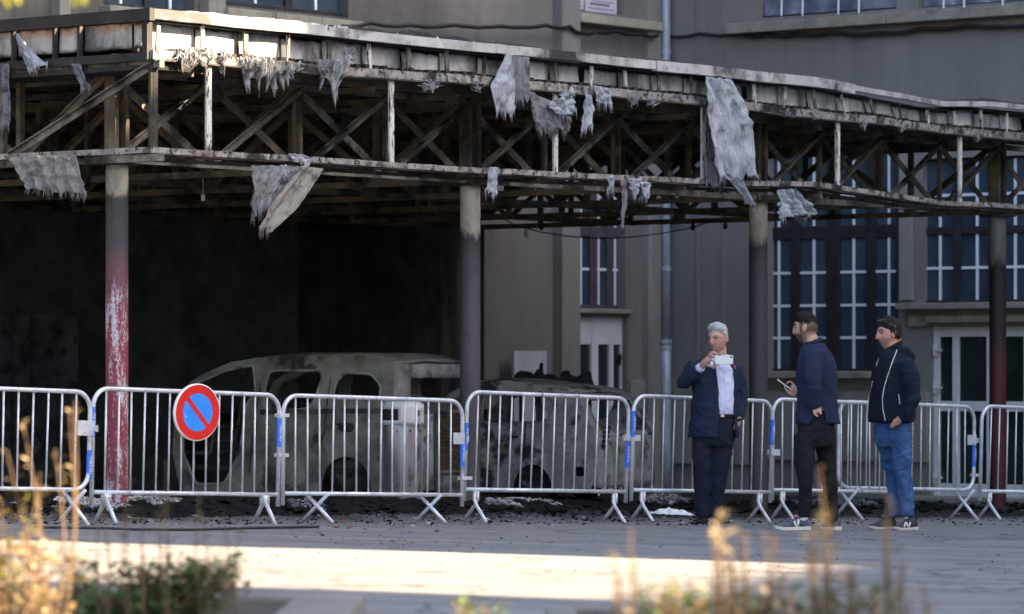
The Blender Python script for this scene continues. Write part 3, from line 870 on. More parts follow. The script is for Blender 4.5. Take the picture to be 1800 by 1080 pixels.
# --- trusses
def truss(name, p0, dirv, L, n, mt, cross, hb=H_RAIL - 0.03, ht=H_MID - 0.06, w=0.06, sw=0.055, first=0, um=None, bm_=None, us=1.0):
    """bottom and top chord, posts every L/n, diagonals: cross(k) gives '' '/' '\\' or 'x'"""
    mb = MB()
    q0 = V(p0); nrm = dirv.cross(UP)
    def at(s, h): 
        q = q0 + dirv * s; return V((q.x, q.y, ZC + h))
    for h in (hb, ht):
        mb.bar(at(-0.1, h), at(L + 0.1, h), w, w)
    r = mb.build(name, mt, canopy)
    for k in range(n + 1):
        s = L * k / n
        m2 = MB(); m2.bar(at(s, hb + w / 2), at(s, ht - w / 2), sw * us, sw * us, up=nrm); m2.build('upright', um or mt, r)
    for k in range(n):
        c = cross(k)
        s0, s1 = L * k / n + 0.03, L * (k + 1) / n - 0.03
        if '/' in c or 'x' in c:
            m2 = MB(); a_, b_ = at(s0, hb + 0.03) + nrm * 0.034, at(s1, ht - 0.03) + nrm * 0.034
            m2.bar(a_, b_, 0.012, sw * 1.25, up=UP); m2.bar(a_ + nrm * 0.02 + UP * 0.025, b_ + nrm * 0.02 + UP * 0.025, 0.045, 0.01); m2.build('diagonal', mt, r)
        if '\\' in c or 'x' in c:
            m2 = MB(); a_, b_ = at(s0, ht - 0.03) - nrm * 0.034, at(s1, hb + 0.03) - nrm * 0.034
            m2.bar(a_, b_, 0.012, sw * 1.25, up=UP); m2.bar(a_ - nrm * 0.02 + UP * 0.025, b_ - nrm * 0.02 + UP * 0.025, 0.045, 0.01); m2.build('diagonal', (bm_ or mt) if c == '/\\' else mt, r)
    return r
# front truss over the columns: panels of 1.2 m, crossed ones behind the posts
front = truss('front_truss', C(-0.05, -0.0, 0), D1, 15.6, 13, M_steel, lambda k: 'x' if k % 2 == 0 else '/\\', sw=0.058, um=M_dsteel, bm_=M_dsteel, us=0.75)
for k in range(4):
    c = C(4.8 * k, 0)
    for s in (-1, 1):
        mb = MB(); q = c + D1 * (0.065 * s); mb.box((q.x, q.y, ZC + (1.76 + 2.66) / 2), 0.045, 0.13, 0.9, D1, D2); mb.build('head_post', M_dsteel, front)
for b_, mt in ((2.7, M_dsteel), (5.3, M_dsteel), (7.75, M_dsteel)):
    truss('inner_truss', C(-0.05, b_, 0), D1, 14.5, 12, mt, lambda k: '\\' if k % 2 else '/', sw=0.05)
for k in range(7):
    truss('cross_truss', C(2.4 * k, 0.08, 0), D2, 7.7, 7, M_brown, lambda j: '/' if j % 2 else '\\', sw=0.055)
truss('end_truss', C(-ES + 0.05, -EF, 0), D2, 7.2, 4, M_steel, lambda j: '\\', hb=H_RAIL - 0.06, sw=0.055, um=M_dsteel)
# side roof column inside the court
for (a, b_) in ((14.4, 7.7),):
    c = C(a, b_); mb = MB(); mb.lathe((c.x, c.y, 0), [(0.09, c.z - 0.1), (0.09, ZC + 1.76)], 18); mb.build('column', M_soot, canopy, smooth=True)
# ------------------------------------------------------------------ crowd barriers
M_blue = mat('blue_sticker', (0.03, 0.13, 0.62), (0.05, 0.17, 0.70), 20, 0.45)
M_stw = mat('white_sticker_print', (0.75, 0.78, 0.82), None, 5, 0.5)
ROW0, ROWD = V((-2.67, 31.6, 0)), V((0.708, 0.706, 0)).normalized()

def text_mesh(body, size, name):
    cu = bpy.data.curves.new(name, 'FONT'); cu.body = body; cu.size = size
    cu.align_x = 'CENTER'; cu.align_y = 'CENTER'; cu.resolution_u = 2
    tmp = bpy.data.objects.new(name, cu); COL.objects.link(tmp)
    dg = bpy.context.evaluated_depsgraph_get()
    me = bpy.data.meshes.new_from_object(tmp.evaluated_get(dg))
    bpy.data.objects.remove(tmp); bpy.data.curves.remove(cu)
    me.name = name
    me.materials.clear(); me.materials.append(M_stw)
    return me
TXT = text_mesh('THEZ.RU', 0.036, 'sticker_lettering')

_mb = MB(); _mb.tube([(0, 0, 0.0), (0, 0, 0.80)], 0.0078, 8)
BAR_ME = {}
def bar_mesh(h):
    k = round(h, 3)
    if k not in BAR_ME:
        m = MB(); m.tube([(0, 0, 0), (0, 0, h)], 0.0080, 8)
        BAR_ME[k] = m.mesh('bar', M_galv, smooth=True)
    return BAR_ME[k]

def arc_pts(cx, cz, r, a0, a1, n=7):
    return [V((cx + r * math.cos(rad(lerp(a0, a1, i / n))), 0, cz + r * math.sin(rad(lerp(a0, a1, i / n))))) for i in range(n + 1)]

def barrier(s0, s1, ptop, pbot, style, label, nb=14, lean=0.0, tags=(), clip=None, fo=0.15):
    """s0..s1 along the row; ptop/pbot pixel rows of the top and bottom rail; style square / loop, feet v / x / y"""
    pa, pb = ROW0 + ROWD * s0, ROW0 + ROWD * s1
    L = (pb - pa).length
    pa.z = ground(pa.x, pa.y); pb.z = ground(pb.x, pb.y)
    yaw = math.atan2(ROWD.y, ROWD.x); pitch = -math.atan2(pb.z - pa.z, L)
    root = thing('crowd_barrier', label, 'barrier', pa, 'steel crowd barriers fencing off the canopy', (rad(random.uniform(-1.5, 1.5)), pitch + lean + rad(0.5), yaw + rad(random.uniform(-1.2, 1.2))))
    Ym = (pa.y + pb.y) / 2; zg = (pa.z + pb.z) / 2
    zt = ZC + (HY - ptop) / F * Ym - zg; zb = ZC + (HY - pbot) / F * Ym - zg
    R = 0.15; r = 0.019
    def part(mbb, name, m=M_galv, par=None, smooth=True):
        me = mbb.mesh(name, m, smooth=smooth); o = link(name, me, par or root); return o
    m = MB()
    if style[0] == 'loop':
        pts = arc_pts(R, zb + R, R, 270, 180) + arc_pts(R, zt - R, R, 180, 90) + arc_pts(L - R, zt - R, R, 90, 0) + arc_pts(L - R, zb + R, R, 0, -90)
        m.tube(pts + [pts[0]], r, 10, cap=False)
        part(m, 'frame')
    else:
        pts = [V((0, 0, zb - 0.10))] + arc_pts(R, zt - R, R, 180, 90) + arc_pts(L - R, zt - R, R, 90, 0) + [V((L, 0, zb - 0.10))]
        m.tube(pts, r, 10)
        fr = part(m, 'frame')
        m = MB(); m.tube([V((0.015, 0, zb)), V((L - 0.015, 0, zb))], r, 10); part(m, 'bottom_rail')
    for k in range(nb):
        x = L * (k + 1) / (nb + 1)
        dt = 0
        o = link('bar', bar_mesh(zt - zb - 0.02), root); o.location = (x, 0, zb + 0.01)
        o.rotation_euler = (random.uniform(-0.006, 0.006), random.gauss(0, 0.006), 0)
    for fx in (fo, L - fo):
        m = MB()
        if style[1] == 'v':      # plate with two straight legs
            m.box((fx, 0, zb - 0.05), 0.07, 0.05, 0.09)
            for s in (-1, 1): m.tube([V((fx + 0.02 * s, 0.01 * s, zb - 0.03)), V((fx + 0.045 * s, 0.19 * s, 0.012))], 0.017, 8)
        elif style[1] == 'x':
            for s in (-1, 1): m.tube([V((fx - 0.03 * s, 0.11 * s, zb + 0.0)), V((fx + 0.03 * s, -0.17 * s, 0.012))], 0.017, 8)
        else:                    # wishbone
            for s in (-1, 1):
                m.tube([V((fx + 0.018 * s, 0, zb - 0.01)), V((fx + 0.018 * s, 0.0, zb - 0.09)), V((fx + 0.025 * s, 0.035 * s, zb - 0.14)),
                        V((fx + 0.03 * s, 0.10 * s, zb - 0.205)), V((fx + 0.045 * s, 0.185 * s, 0.012))], 0.0165, 8)
        part(m, 'foot')
    for (x, zf, flip) in tags:
        z0 = zb + (zt - zb) * zf
        m = MB(); xx = 0 if x == 0 else L
        m.lathe((xx, 0, 0), [(r + 0.0012, z0), (r + 0.0012, z0 + 0.24)], 16)
        st = part(m, 'sticker', M_blue)
        t = link('lettering', TXT, st)
        # lettering stands on the side that faces the street
        t.location = (xx, -r - 0.0030, z0 + 0.12)
        t.rotation_euler = (rad(90), rad(-90 if not flip else 90), 0)
    if clip:
        for (zf, w, h, back) in clip:
            z0 = zb + (zt - zb) * zf
            m = MB(); m.box((L + 0.035 if back >= 0 else L - 0.06, -0.022, z0), w, 0.012, h); m.box((L + 0.03, 0.022, z0), min(w, 0.14), 0.012, min(h, 0.05))
            part(m, 'coupling', smooth=False)
    return root
LB = 'galvanised crowd barrier '
b0 = barrier(-3.02, -1.02, 681, 857, ('loop', 'x'), LB + 'with fully rounded corners at the left edge of the row', 13,
             tags=[(1, 0.10, True)], clip=[(0.63, 0.16, 0.12, -1)])
b1 = barrier(-0.98, 1.03, 687, 866, ('square', 'v'), LB + 'that carries the round no-parking sign', 14,
             tags=[(0, 0.53, False), (1, 0.48, True)], clip=[(0.80, 0.11, 0.03, 0), (0.40, 0.11, 0.03, 0)])
b2 = barrier(1.06, 3.115, 699, 868, ('square', 'x'), LB + 'in front of the litter bin and burnt van', 14, lean=-0.004,
             fo=0.38, tags=[(1, 0.30, False)], clip=[(0.60, 0.13, 0.10, -1), (0.18, 0.12, 0.03, 0)])
b3 = barrier(3.165, 5.27, 693, 861, ('square', 'y'), LB + 'in front of the burnt car, with wire loops on its top rail', 14,
             tags=[(0, 0.40, False), (1, 0.26, False)], clip=[(0.58, 0.22, 0.055, 0)])
b4 = barrier(5.30, 7.20, 699, 862, ('square', 'y'), LB + 'behind the grey-haired man', 13,
             tags=[(0, 0.56, False), (1, 0.52, True)], clip=[(0.44, 0.12, 0.06, 0)])
b5 = barrier(7.255, 9.28, 705, 862, ('square', 'y'), LB + 'behind the young man seen from the back', 13, tags=[(0, 0.55, False)])
ROW0 = ROW0 + V((-0.706, 0.708, 0)) * 0.07
b6 = barrier(8.30, 10.36, 709, 858, ('loop', 'x'), LB + 'with rounded corners behind the man in jeans, before the white door', 14,
             tags=[(1, 0.28, True)], clip=[(0.60, 0.13, 0.10, -1), (0.18, 0.10, 0.03, 0)])
ROW0 = ROW0 - V((-0.706, 0.708, 0)) * 0.07
b7 = barrier(10.42, 12.5, 717, 864, ('square', 'y'), LB + 'at the right edge before the dark red column', 14)
# wire loops on the fourth barrier
M_wire = mat('dark_wire', (0.03, 0.03, 0.03), None, 5, 0.5)
for px in (949, 1013):
    d = ROWD; n = V((-d.y, d.x, 0))
    p = hit(px, 693, ROW0, n)
    mb = MB(); mb.tube([p + (n * math.cos(a) + V((0, 0, 1)) * math.sin(a)) * 0.027 + d * 0.012 * math.sin(a * 0.5) for a in np.linspace(0.4, 6.4, 14)], 0.004, 6)
    tag(mb.build('wire_tie', M_wire, smooth=True), 'thin dark wire tie looped over the barrier rail, ' + ('left one of two' if px < 980 else 'right one of two'), 'wire', 'wire ties on the barrier')

# ------------------------------------------------------------------ no-parking sign
nrm = V((ROWD.y, -ROWD.x, 0))
sc = hit(343.5, 725, ROW0 + nrm * 0.045, nrm)
sg = thing('no_parking_sign', 'round red-rimmed blue no-parking sign hung on the barrier', 'sign', sc)
sy = math.atan2(ROWD.y, ROWD.x)
sg.rotation_euler = (rad(2), rad(2), sy - rad(2))
M_sred = mat('sign_red', (0.60, 0.022, 0.016), (0.52, 0.02, 0.018), 6, 0.35, layers=[((0.66, 0.45, 0.43), 24, 0.665, 0.68)])
M_sblue = mat('sign_blue', (0.03, 0.21, 0.74), (0.04, 0.25, 0.80), 6, 0.35, layers=[((0.60, 0.66, 0.75), 22, 0.655, 0.67)])
M_swht = mat('sign_white_rim', (0.72, 0.71, 0.69), (0.8, 0.79, 0.77), 6, 0.4)
def disc(mb, r0, r1, y, seg=56, mi=0):
    vs = []
    for r in (r0, r1):
        for k in range(seg):
            a = 2 * math.pi * k / seg; vs.append((r * math.cos(a), y, r * math.sin(a)))
    mb.add(vs, [(k, (k + 1) % seg, seg + (k + 1) % seg, seg + k) for k in range(seg)])
def spart(mb, name, m): return link(name, mb.mesh(name, m), sg)
RS = 0.235
mb = MB()
seg = 56
prof = [(0.001, 0.0), (RS - 0.006, 0.0), (RS, 0.004), (RS, 0.026), (RS - 0.004, 0.03), (0.001, 0.03)]
vs = []
for r, y in prof:
    for k in range(seg):
        a = 2 * math.pi * k / seg; vs.append((r * math.cos(a), y - 0.03, r * math.sin(a)))
mb.add(vs, [(i * seg + k, i * seg + (k + 1) % seg, (i + 1) * seg + (k + 1) % seg, (i + 1) * seg + k) for i in range(len(prof) - 1) for k in range(seg)])
spart(mb, 'plate', M_swht)
mb = MB(); disc(mb, 0.155, RS - 0.009, -0.0312); spart(mb, 'red_ring', M_sred)
mb = MB(); mb.add([(0.156 * math.cos(2 * math.pi * k / seg), -0.0306, 0.156 * math.sin(2 * math.pi * k / seg)) for k in range(seg)], [tuple(range(seg))]); spart(mb, 'blue_field', M_sblue)
mb = MB(); ca = math.cos(rad(-45)); sa = math.sin(rad(-45)); w = 0.020; l = 0.158
mb.add([(x * ca - z * sa, -0.0318, x * sa + z * ca) for x, z in ((-l, -w), (l, -w), (l, w), (-l, w))], [(0, 1, 2, 3)]); spart(mb, 'red_bar', M_sred)
mb = MB(); mb.box((0, 0.012, 0.12), 0.12, 0.02, 0.04); mb.box((0, 0.012, -0.10), 0.12, 0.02, 0.04); spart(mb, 'bracket', M_galv)

# ------------------------------------------------------------------ litter bin
bc = hit(707, 875, (0, 38.0, 0), V((0, 1, 0)))
bx, by = bc.x, bc.y; bz = ground(bx, by)
lb = thing('litter_bin', 'scorched metal cylinder litter bin with hooded opening behind the barrier', 'bin', V((bx, by, bz)))
M_bin = mat('heat_stained_steel', (0.30, 0.29, 0.30), (0.55, 0.52, 0.54), 3.5, 0.35, 0.7, stretch=(1, 1, 0.12),
            layers=[((0.30, 0.22, 0.15), 4, 0.52, 0.66, (1, 1, 0.15)), ((0.05, 0.045, 0.04), 6, 0.56, 0.68, (1, 1, 0.3)), ((0.48, 0.44, 0.52), 5, 0.60, 0.72)], rvar=0.15)
M_binw = mat('singed_white_hood', (0.50, 0.51, 0.53), (0.66, 0.66, 0.67), 4, 0.5, layers=[((0.05, 0.05, 0.05), 6, 0.6, 0.68)])
ztop = ZC + (HY - 705) / F * by - bz
mb = MB(); mb.lathe((bx, by, bz), [(0.20, 0.0), (0.205, 0.03), (0.205, ztop - 0.22)], 32); body = mb.build('body', M_bin, lb, smooth=True)
for k in range(10):
    a = 2 * math.pi * k / 10 + 0.1
    for zf in (0.16, 0.70):
        p = V((bx + 0.2056 * math.cos(a), by + 0.2056 * math.sin(a), bz + ztop * zf))
        mb = MB(); mb.box(p, 0.004, 0.012, 0.026, V((math.cos(a), math.sin(a), 0)), V((-math.sin(a), math.cos(a), 0))); mb.build('slot', M_soot, body)
    mb = MB(); q = V((bx + 0.2046 * math.cos(a + .3), by + 0.2046 * math.sin(a + .3), bz + ztop * 0.4))
    mb.box(q, 0.006, 0.012, ztop * 0.72, V((math.cos(a + .3), math.sin(a + .3), 0)), V((-math.sin(a + .3), math.cos(a + .3), 0))); mb.build('seam', M_bin, body)
th = ztop
mb = MB()
mb.lathe((bx, by, bz), [(0.212, th - 0.235), (0.212, th - 0.19), (0.212, th - 0.185), (0.212, th - 0.085), (0.212, th - 0.08), (0.21, th - 0.035), (0.16, th - 0.008), (0.0, th)], 40,
         skip=lambda i, k: i in (1, 2, 3) and (22 <= k <= 28))
mb.build('hood', M_binw, lb, smooth=True, solid=0.006)
mb = MB(); mb.lathe((bx, by, bz), [(0.19, th - 0.4), (0.19, th - 0.03)], 24); mb.build('liner', M_soot, lb)

# ------------------------------------------------------------------ burnt-out vehicles
M_car = mat('burnt_car_shell', (0.14, 0.134, 0.118), (0.31, 0.30, 0.262), 2.6, 0.8, kind='obj',
            layers=[((0.20, 0.13, 0.045), 2.2, 0.55, 0.68), ((0.035, 0.035, 0.033), 2.0, 0.52, 0.62), ((0.32, 0.33, 0.34), 4, 0.62, 0.78), (SOOT, 20, 0.62, 0.70)], bump=0.35, bscale=45)
M_car2 = mat('ash_white_car_shell', (0.22, 0.222, 0.215), (0.46, 0.46, 0.445), 2.6, 0.8, kind='obj',
             layers=[((0.24, 0.17, 0.09), 2.6, 0.60, 0.74), ((0.045, 0.045, 0.045), 2.4, 0.52, 0.60), (SOOT, 22, 0.62, 0.70)], bump=0.35, bscale=45)
M_rim = mat('scorched_rim', (0.03, 0.03, 0.032), (0.08, 0.08, 0.085), 8, 0.6, 0.4, kind='obj')

M_ash = mat('pale_ash_metal', (0.20, 0.20, 0.195), (0.36, 0.36, 0.35), 5, 0.8, kind='obj', layers=[((0.06, 0.058, 0.055), 6, 0.52, 0.66)], bump=0.3, bscale=60)
def poly_panel(outer, holes, mapf, cuts):
    """planar polygon with holes -> mesh verts/faces, mapped to 3D by mapf(s, z)"""
    bm = bmesh.new()
    for loop in [outer] + holes:
        vv = [bm.verts.new((s, 0, z)) for s, z in loop]
        for a, b_ in zip(vv, vv[1:] + vv[:1]): bm.edges.new((a, b_))
    bmesh.ops.triangle_fill(bm, use_beauty=True, use_dissolve=False, edges=bm.edges[:], normal=(0, -1, 0))
    for z in cuts:
        bmesh.ops.bisect_plane(bm, geom=bm.verts[:] + bm.edges[:] + bm.faces[:], plane_co=(0, 0, z), plane_no=(0, 0, 1))
    bm.verts.index_update()
    vs = [mapf(v.co.x, v.co.z) for v in bm.verts]
    fs = [tuple(v.index for v in f.verts) for f in bm.faces]
    bm.free()
    return vs, fs

def rounded(pts, r=0.18, n=4):
    """round the corners of a closed pixel polygon"""
    out = []; N = len(pts)
    for i in range(N):
        p0, p1, p2 = V(pts[i - 1]), V(pts[i]), V(pts[(i + 1) % N])
        a = p1 + (p0 - p1) * r; b_ = p1 + (p2 - p1) * r
        for k in range(n + 1):
            t = k / n; q = a * (1 - t) ** 2 + p1 * 2 * t * (1 - t) + b_ * t * t
            out.append((q.x, q.y))
    return out

def ell(cx, cy, rx, ry, a0, a1, n=10):
    return [(cx + rx * math.cos(rad(lerp(a0, a1, i / n))), cy - ry * math.sin(rad(lerp(a0, a1, i / n)))) for i in range(n + 1)]

def wreck(name, label, cat, base, e, W, outer, holes, rear_top, rear_hole, wheels, m, belt_px, tumble, seats, dents):
    """shell from a side outline in pixels on the vertical plane through base along e; rear face spans W across"""
    e = V((e[0], e[1], 0)).normalized(); w = V((e.y, -e.x, 0))       # w: across, away from the seen side
    if w.y < 0: w = -w
    bz = ground(base[0], base[1]); o = V((base[0], base[1], bz))
    root = thing(name, label, cat, o)
    def sz(p):
        q = hit(p[0], p[1], o, w); return ((q - o).dot(e), q.z - bz)
    zbelt = sz((belt_px[0], belt_px[1]))[1]
    def inset(z): return tumble * max(0, z - zbelt) + 0.03 * max(0, 0.45 - z)
    def den(s, z): return 0.03 * noise.noise((s * 2.2, z * 2.2, dents)) + 0.016 * noise.noise((s * 6, z * 6, dents))
    O = [sz(p) for p in outer]; Hs = [[sz(p) for p in h] for h in holes]
    cuts = [zbelt - 0.25, zbelt - 0.12, zbelt, zbelt + 0.1, zbelt + 0.2, zbelt + 0.32, 0.35, 0.5]
    def build(vs, fs, nm, solid=0.03, mm=m, smooth=False):
        mb = MB(); mb.add([V(p) for p in vs], fs)
        return link(nm, mb.mesh(nm, mm, o, smooth), root) if not solid else _sol(link(nm, mb.mesh(nm, mm, o, smooth), root), solid)
    def _sol(ob, t):
        md = ob.modifiers.new('thick', 'SOLIDIFY'); md.thickness = t; md.offset = 0; return ob
    for side in (0, 1):
        def mp(s, z, side=side):
            y = inset(z) + den(s, z)
            p = o + e * s + w * (y if side == 0 else W - y); p.z = bz + z; return p
        vs, fs = poly_panel(O, Hs, mp, cuts)
        sp_ = build(vs, fs, 'side_panel', 0.035)
        for hl_ in Hs:      # pressed rims of the openings
            if max(q_[0] for q_ in hl_) - min(q_[0] for q_ in hl_) < 0.25: continue
            mbr_ = MB(); sgn = -1 if side == 0 else 1
            loop_ = [mp(*q_) + w * (0.016 * sgn) for q_ in hl_]
            mbr_.tube(loop_ + [loop_[0]], 0.014, 6, cap=False); link('opening_rim', mbr_.mesh('opening_rim', M_ash, o, True), sp_)
    # roof, windscreen pillars, bonnet: strips across from the upper edge of the outline
    up = [sz(p) for p in rear_top]
    def across(s0, z0, s1, z1, nm, hole=None, nu=8, bulge=0.03, mm=m):
        def fn(u, v):
            s = lerp(s0, s1, v); z = lerp(z0, z1, v)
            a = inset(z) + 0.0; ww = lerp(a, W - a, u)
            q = o + e * s + w * ww; q.z = bz + z + bulge * math.sin(math.pi * u) * (1 if abs(s1 - s0) > abs(z1 - z0) else 0) + 0.01 * noise.noise((u * 4, s * 3, z * 3))
            if abs(s1 - s0) <= abs(z1 - z0): q -= e * (0.05 * math.sin(math.pi * u))
            return q
        mb = MB(); nv = 8
        if hole is None: mb.grid(fn, nu, nv)
        else:
            h0, h1, g0, g1 = hole
            us = [0, h0 * 0.5, h0, lerp(h0, h1, .25), lerp(h0, h1, .5), lerp(h0, h1, .75), h1, (1 + h1) / 2, 1]
            vv = [0, g0 * 0.5, g0, lerp(g0, g1, .5), g1, (1 + g1) / 2, 1]
            idx = {}
            vs = [fn(u, v) for v in vv for u in us]
            n = len(us); fs = []
            for j in range(len(vv) - 1):
                for i in range(n - 1):
                    um = (us[i] + us[i + 1]) / 2; vm = (vv[j] + vv[j + 1]) / 2
                    if h0 < um < h1 and g0 < vm < g1: continue
                    fs.append((j * n + i, j * n + i + 1, (j + 1) * n + i + 1, (j + 1) * n + i))
            mb.add(vs, fs)
        ob = link(nm, mb.mesh(nm, mm, o, True), root); _sol(ob, 0.03); return ob
    for k in range(len(up) - 1):
        (s0, z0), (s1, z1) = up[k], up[k + 1]
        h = rear_hole.get(k)
        if h == 'open': continue
        nm = 'tailgate' if k == 0 else ('roof' if abs(z1 - z0) < 0.12 and z0 > zbelt else 'bonnet' if k > 2 else 'rear_deck')
        across(s0, z0, s1, z1, nm, h, mm=M_ash if k == 0 else m)
    for (px, py, R) in wheels:
        s, z = sz((px, py))
        for side in (0.06, W - 0.24):
            c = o + e * s + w * side; c.z = bz + R * 0.96
            mbt = MB(); sg_ = 26; vs = []; fs = []
            prof = [(R * 0.62, 0.0), (R * 0.95, 0.0), (R, 0.03), (R, 0.15), (R * 0.95, 0.18), (R * 0.62, 0.18)]
            for rr, yy in prof:
                for k in range(sg_):
                    a = 2 * math.pi * k / sg_; vs.append(c + w * yy + (e * math.cos(a) + UP * math.sin(a)) * rr)
            fs = [(i * sg_ + k, i * sg_ + (k + 1) % sg_, (i + 1) * sg_ + (k + 1) % sg_, (i + 1) * sg_ + k) for i in range(len(prof) - 1) for k in range(sg_)]
            mbt.add(vs, fs); tw = link('wheel', mbt.mesh('wheel', M_soot, o, True), root)
            mbr = MB(); vs = []; fs = []
            prof = [(R * 0.66, 0.015), (R * 0.58, 0.02), (R * 0.54, 0.06), (R * 0.30, 0.05), (R * 0.14, 0.03), (0.0, 0.03)]
            for rr, yy in prof:
                for k in range(sg_):
                    a = 2 * math.pi * k / sg_; vs.append(c + w * (yy if side < W / 2 else 0.18 - yy) + (e * math.cos(a) + UP * math.sin(a)) * rr)
            fs = [(i * sg_ + k, i * sg_ + (k + 1) % sg_, (i + 1) * sg_ + (k + 1) % sg_, (i + 1) * sg_ + k) for i in range(len(prof) - 1) for k in range(sg_) if not (i == 3 and k % 4 == 0)]
            mbr.add(vs, fs); link('rim', mbr.mesh('rim', M_rim, o, True), tw)
    for (s, yy) in seats:       # bare seat frames
        mbs = MB(); c = o + e * s + w * yy
        def q(ds, dw, z): 
            p = c + e * ds + w * dw; return V((p.x, p.y, bz + z))
        mbs.tube([q(0, -.2, .42), q(-.12, -.2, 1.0), q(-.12, .2, 1.0), q(0, .2, .42)], 0.02, 6)
        for dz in (.55, .7, .85): mbs.tube([q(-.02 - (dz - .42) * .2, -.2, dz), q(-.02 - (dz - .42) * .2, .2, dz)], 0.01, 5)
        mbs.tube([q(0, -.2, .42), q(.45, -.2, .42), q(.45, .2, .42), q(0, .2, .42)], 0.02, 6)
        link('seat_frame', mbs.mesh('seat_frame', M_dsteel, o), root)
    # floor pan
    mbf = MB(); L0 = min(s for s, z in O) + 0.1; L1 = max(s for s, z in O) - 0.1
    a = o + e * ((L0 + L1) / 2) + w * (W / 2)
    mbf.box((a.x, a.y, bz + 0.27), L1 - L0, W - 0.12, 0.05, e, w)
    link('floor_pan', mbf.mesh('floor_pan', M_soot, o), root)
    return root, sz, o, e, w

vb = P(690, 870, 39.5)
van_outer = [(688, 640), (691, 700), (693, 790), (691, 866)] + ell(608, 858, 45, 55, -5, 185, 12) + [(540, 866), (440, 868), (345, 868), (316, 866), (306, 800), (308, 716), (330, 672), (352, 659), (397, 639), (441, 630), (480, 627), (560, 626), (640, 627), (672, 630)]
van_holes = [rounded([(587, 672), (600, 655), (648, 658), (666, 678), (667, 703), (586, 703)], 0.25),
             rounded([(470, 651), (560, 652), (563, 668), (556, 700), (540, 720), (466, 722), (462, 690)], 0.22),
             rounded([(338, 676), (397, 651), (440, 642), (447, 690), (434, 710), (421, 796), (396, 850), (345, 852), (324, 800), (322, 720)], 0.15),
             rounded([(596, 744), (622, 743), (626, 752), (620, 760), (598, 760), (594, 752)], 0.3)]
van, vsz, vo, ve, vw = wreck('burnt_van', 'burnt-out pale small van with missing glass standing behind the litter bin', 'van', (vb.x, vb.y), (-0.835, 0.55), 1.56,
      van_outer, van_holes,
      [(691, 864), (688, 640), (640, 627), (480, 627), (397, 639), (330, 672), (308, 716)],
      {0: (0.17, 0.84, 0.60, 0.89), 4: 'open', 5: 'open'}, [(608, 846, 0.29)], M_car, (560, 715), 0.16, [(1.7, .4), (1.7, 1.1), (2.5, .4), (2.5, 1.1)], 3.3)
def vq(px, py, y):
    s, z = vsz((px, py)); p = vo + ve * s + vw * y; p.z = vo.z + z; return p
mb = MB()    # collapsed, blackened nose
mb.grid(lambda u, v: vq(lerp(312, 205, v), lerp(724, 758, v) + 5 * noise.noise((u * 3, v * 4, 1)), lerp(0.05, 1.5, u)), 8, 8)
mb.grid(lambda u, v: vq(lerp(312, 205, u), lerp(866, lerp(724, 758, u), v), 0.04 + 0.03 * noise.noise((u * 4, v * 4, 2))), 8, 6)
mb.grid(lambda u, v: vq(205, lerp(866, 758, v), lerp(0.04, 1.5, u)), 8, 6)
mb.build('bonnet', M_soot, van, solid=0.03)
mb = MB()    # side moulding and seams on the van
def vp(px, py, out=-0.02):
    s, z = vsz((px, py)); p = vo + ve * s + vw * out; p.z = vo.z + z; return p
mb.bar(vp(690, 722), vp(460, 724), 0.03, 0.05); mb.build('side_moulding', M_dsteel, van)
mb = MB(); mb.tube([vp(575, 640, 0.10), vp(578, 665, .04), vp(578, 700, -.022), vp(572, 760, -.022), vp(560, 800, -.022)], 0.007, 6); mb.build('door_seam', M_soot, van)
mb = MB(); mb.tube([vp(452, 640, 0.10), vp(456, 690, .0), vp(450, 740, -.022), vp(440, 830, -.022)], 0.007, 6); mb.build('door_seam', M_soot, van)
# perforated grille standing in the open tail of the van
gc = vo + vw * 0.95 - ve * 0.10
gr = thing('perforated_grille', 'scorched orange-brown perforated metal grille leaning at the van tail', 'grille', V((gc.x, gc.y, vo.z + 0.25)))
M_gr = mat('rusted_mesh', (0.05, 0.04, 0.03), (0.12, 0.08, 0.035), 6, 0.7, 0.3)
mb = MB()
gu = vw; 
for k in range(15):
    u = -0.26 + 0.52 * k / 14; p = gc + gu * u
    mb.bar(V((p.x, p.y, vo.z + 0.25)), V((p.x, p.y, vo.z + 0.86)), 0.016, 0.008, up=ve)
for k in range(17):
    z = vo.z + 0.26 + 0.6 * k / 16; mb.bar(V((*(gc - gu * 0.27).xy, z)), V((*(gc + gu * 0.27).xy, z)), 0.008, 0.016)
mb.build('mesh_sheet', M_gr, gr)
mb = MB()
for z in (vo.z + 0.25, vo.z + 0.87): mb.bar(V((*(gc - gu * 0.29).xy, z)), V((*(gc + gu * 0.29).xy, z)), 0.03, 0.03)
for u in (-0.29, 0.29): p = gc + gu * u; mb.bar(V((p.x, p.y, vo.z + 0.0)), V((p.x, p.y, vo.z + 0.88)), 0.03, 0.03)
mb.build('frame', M_dsteel, gr)

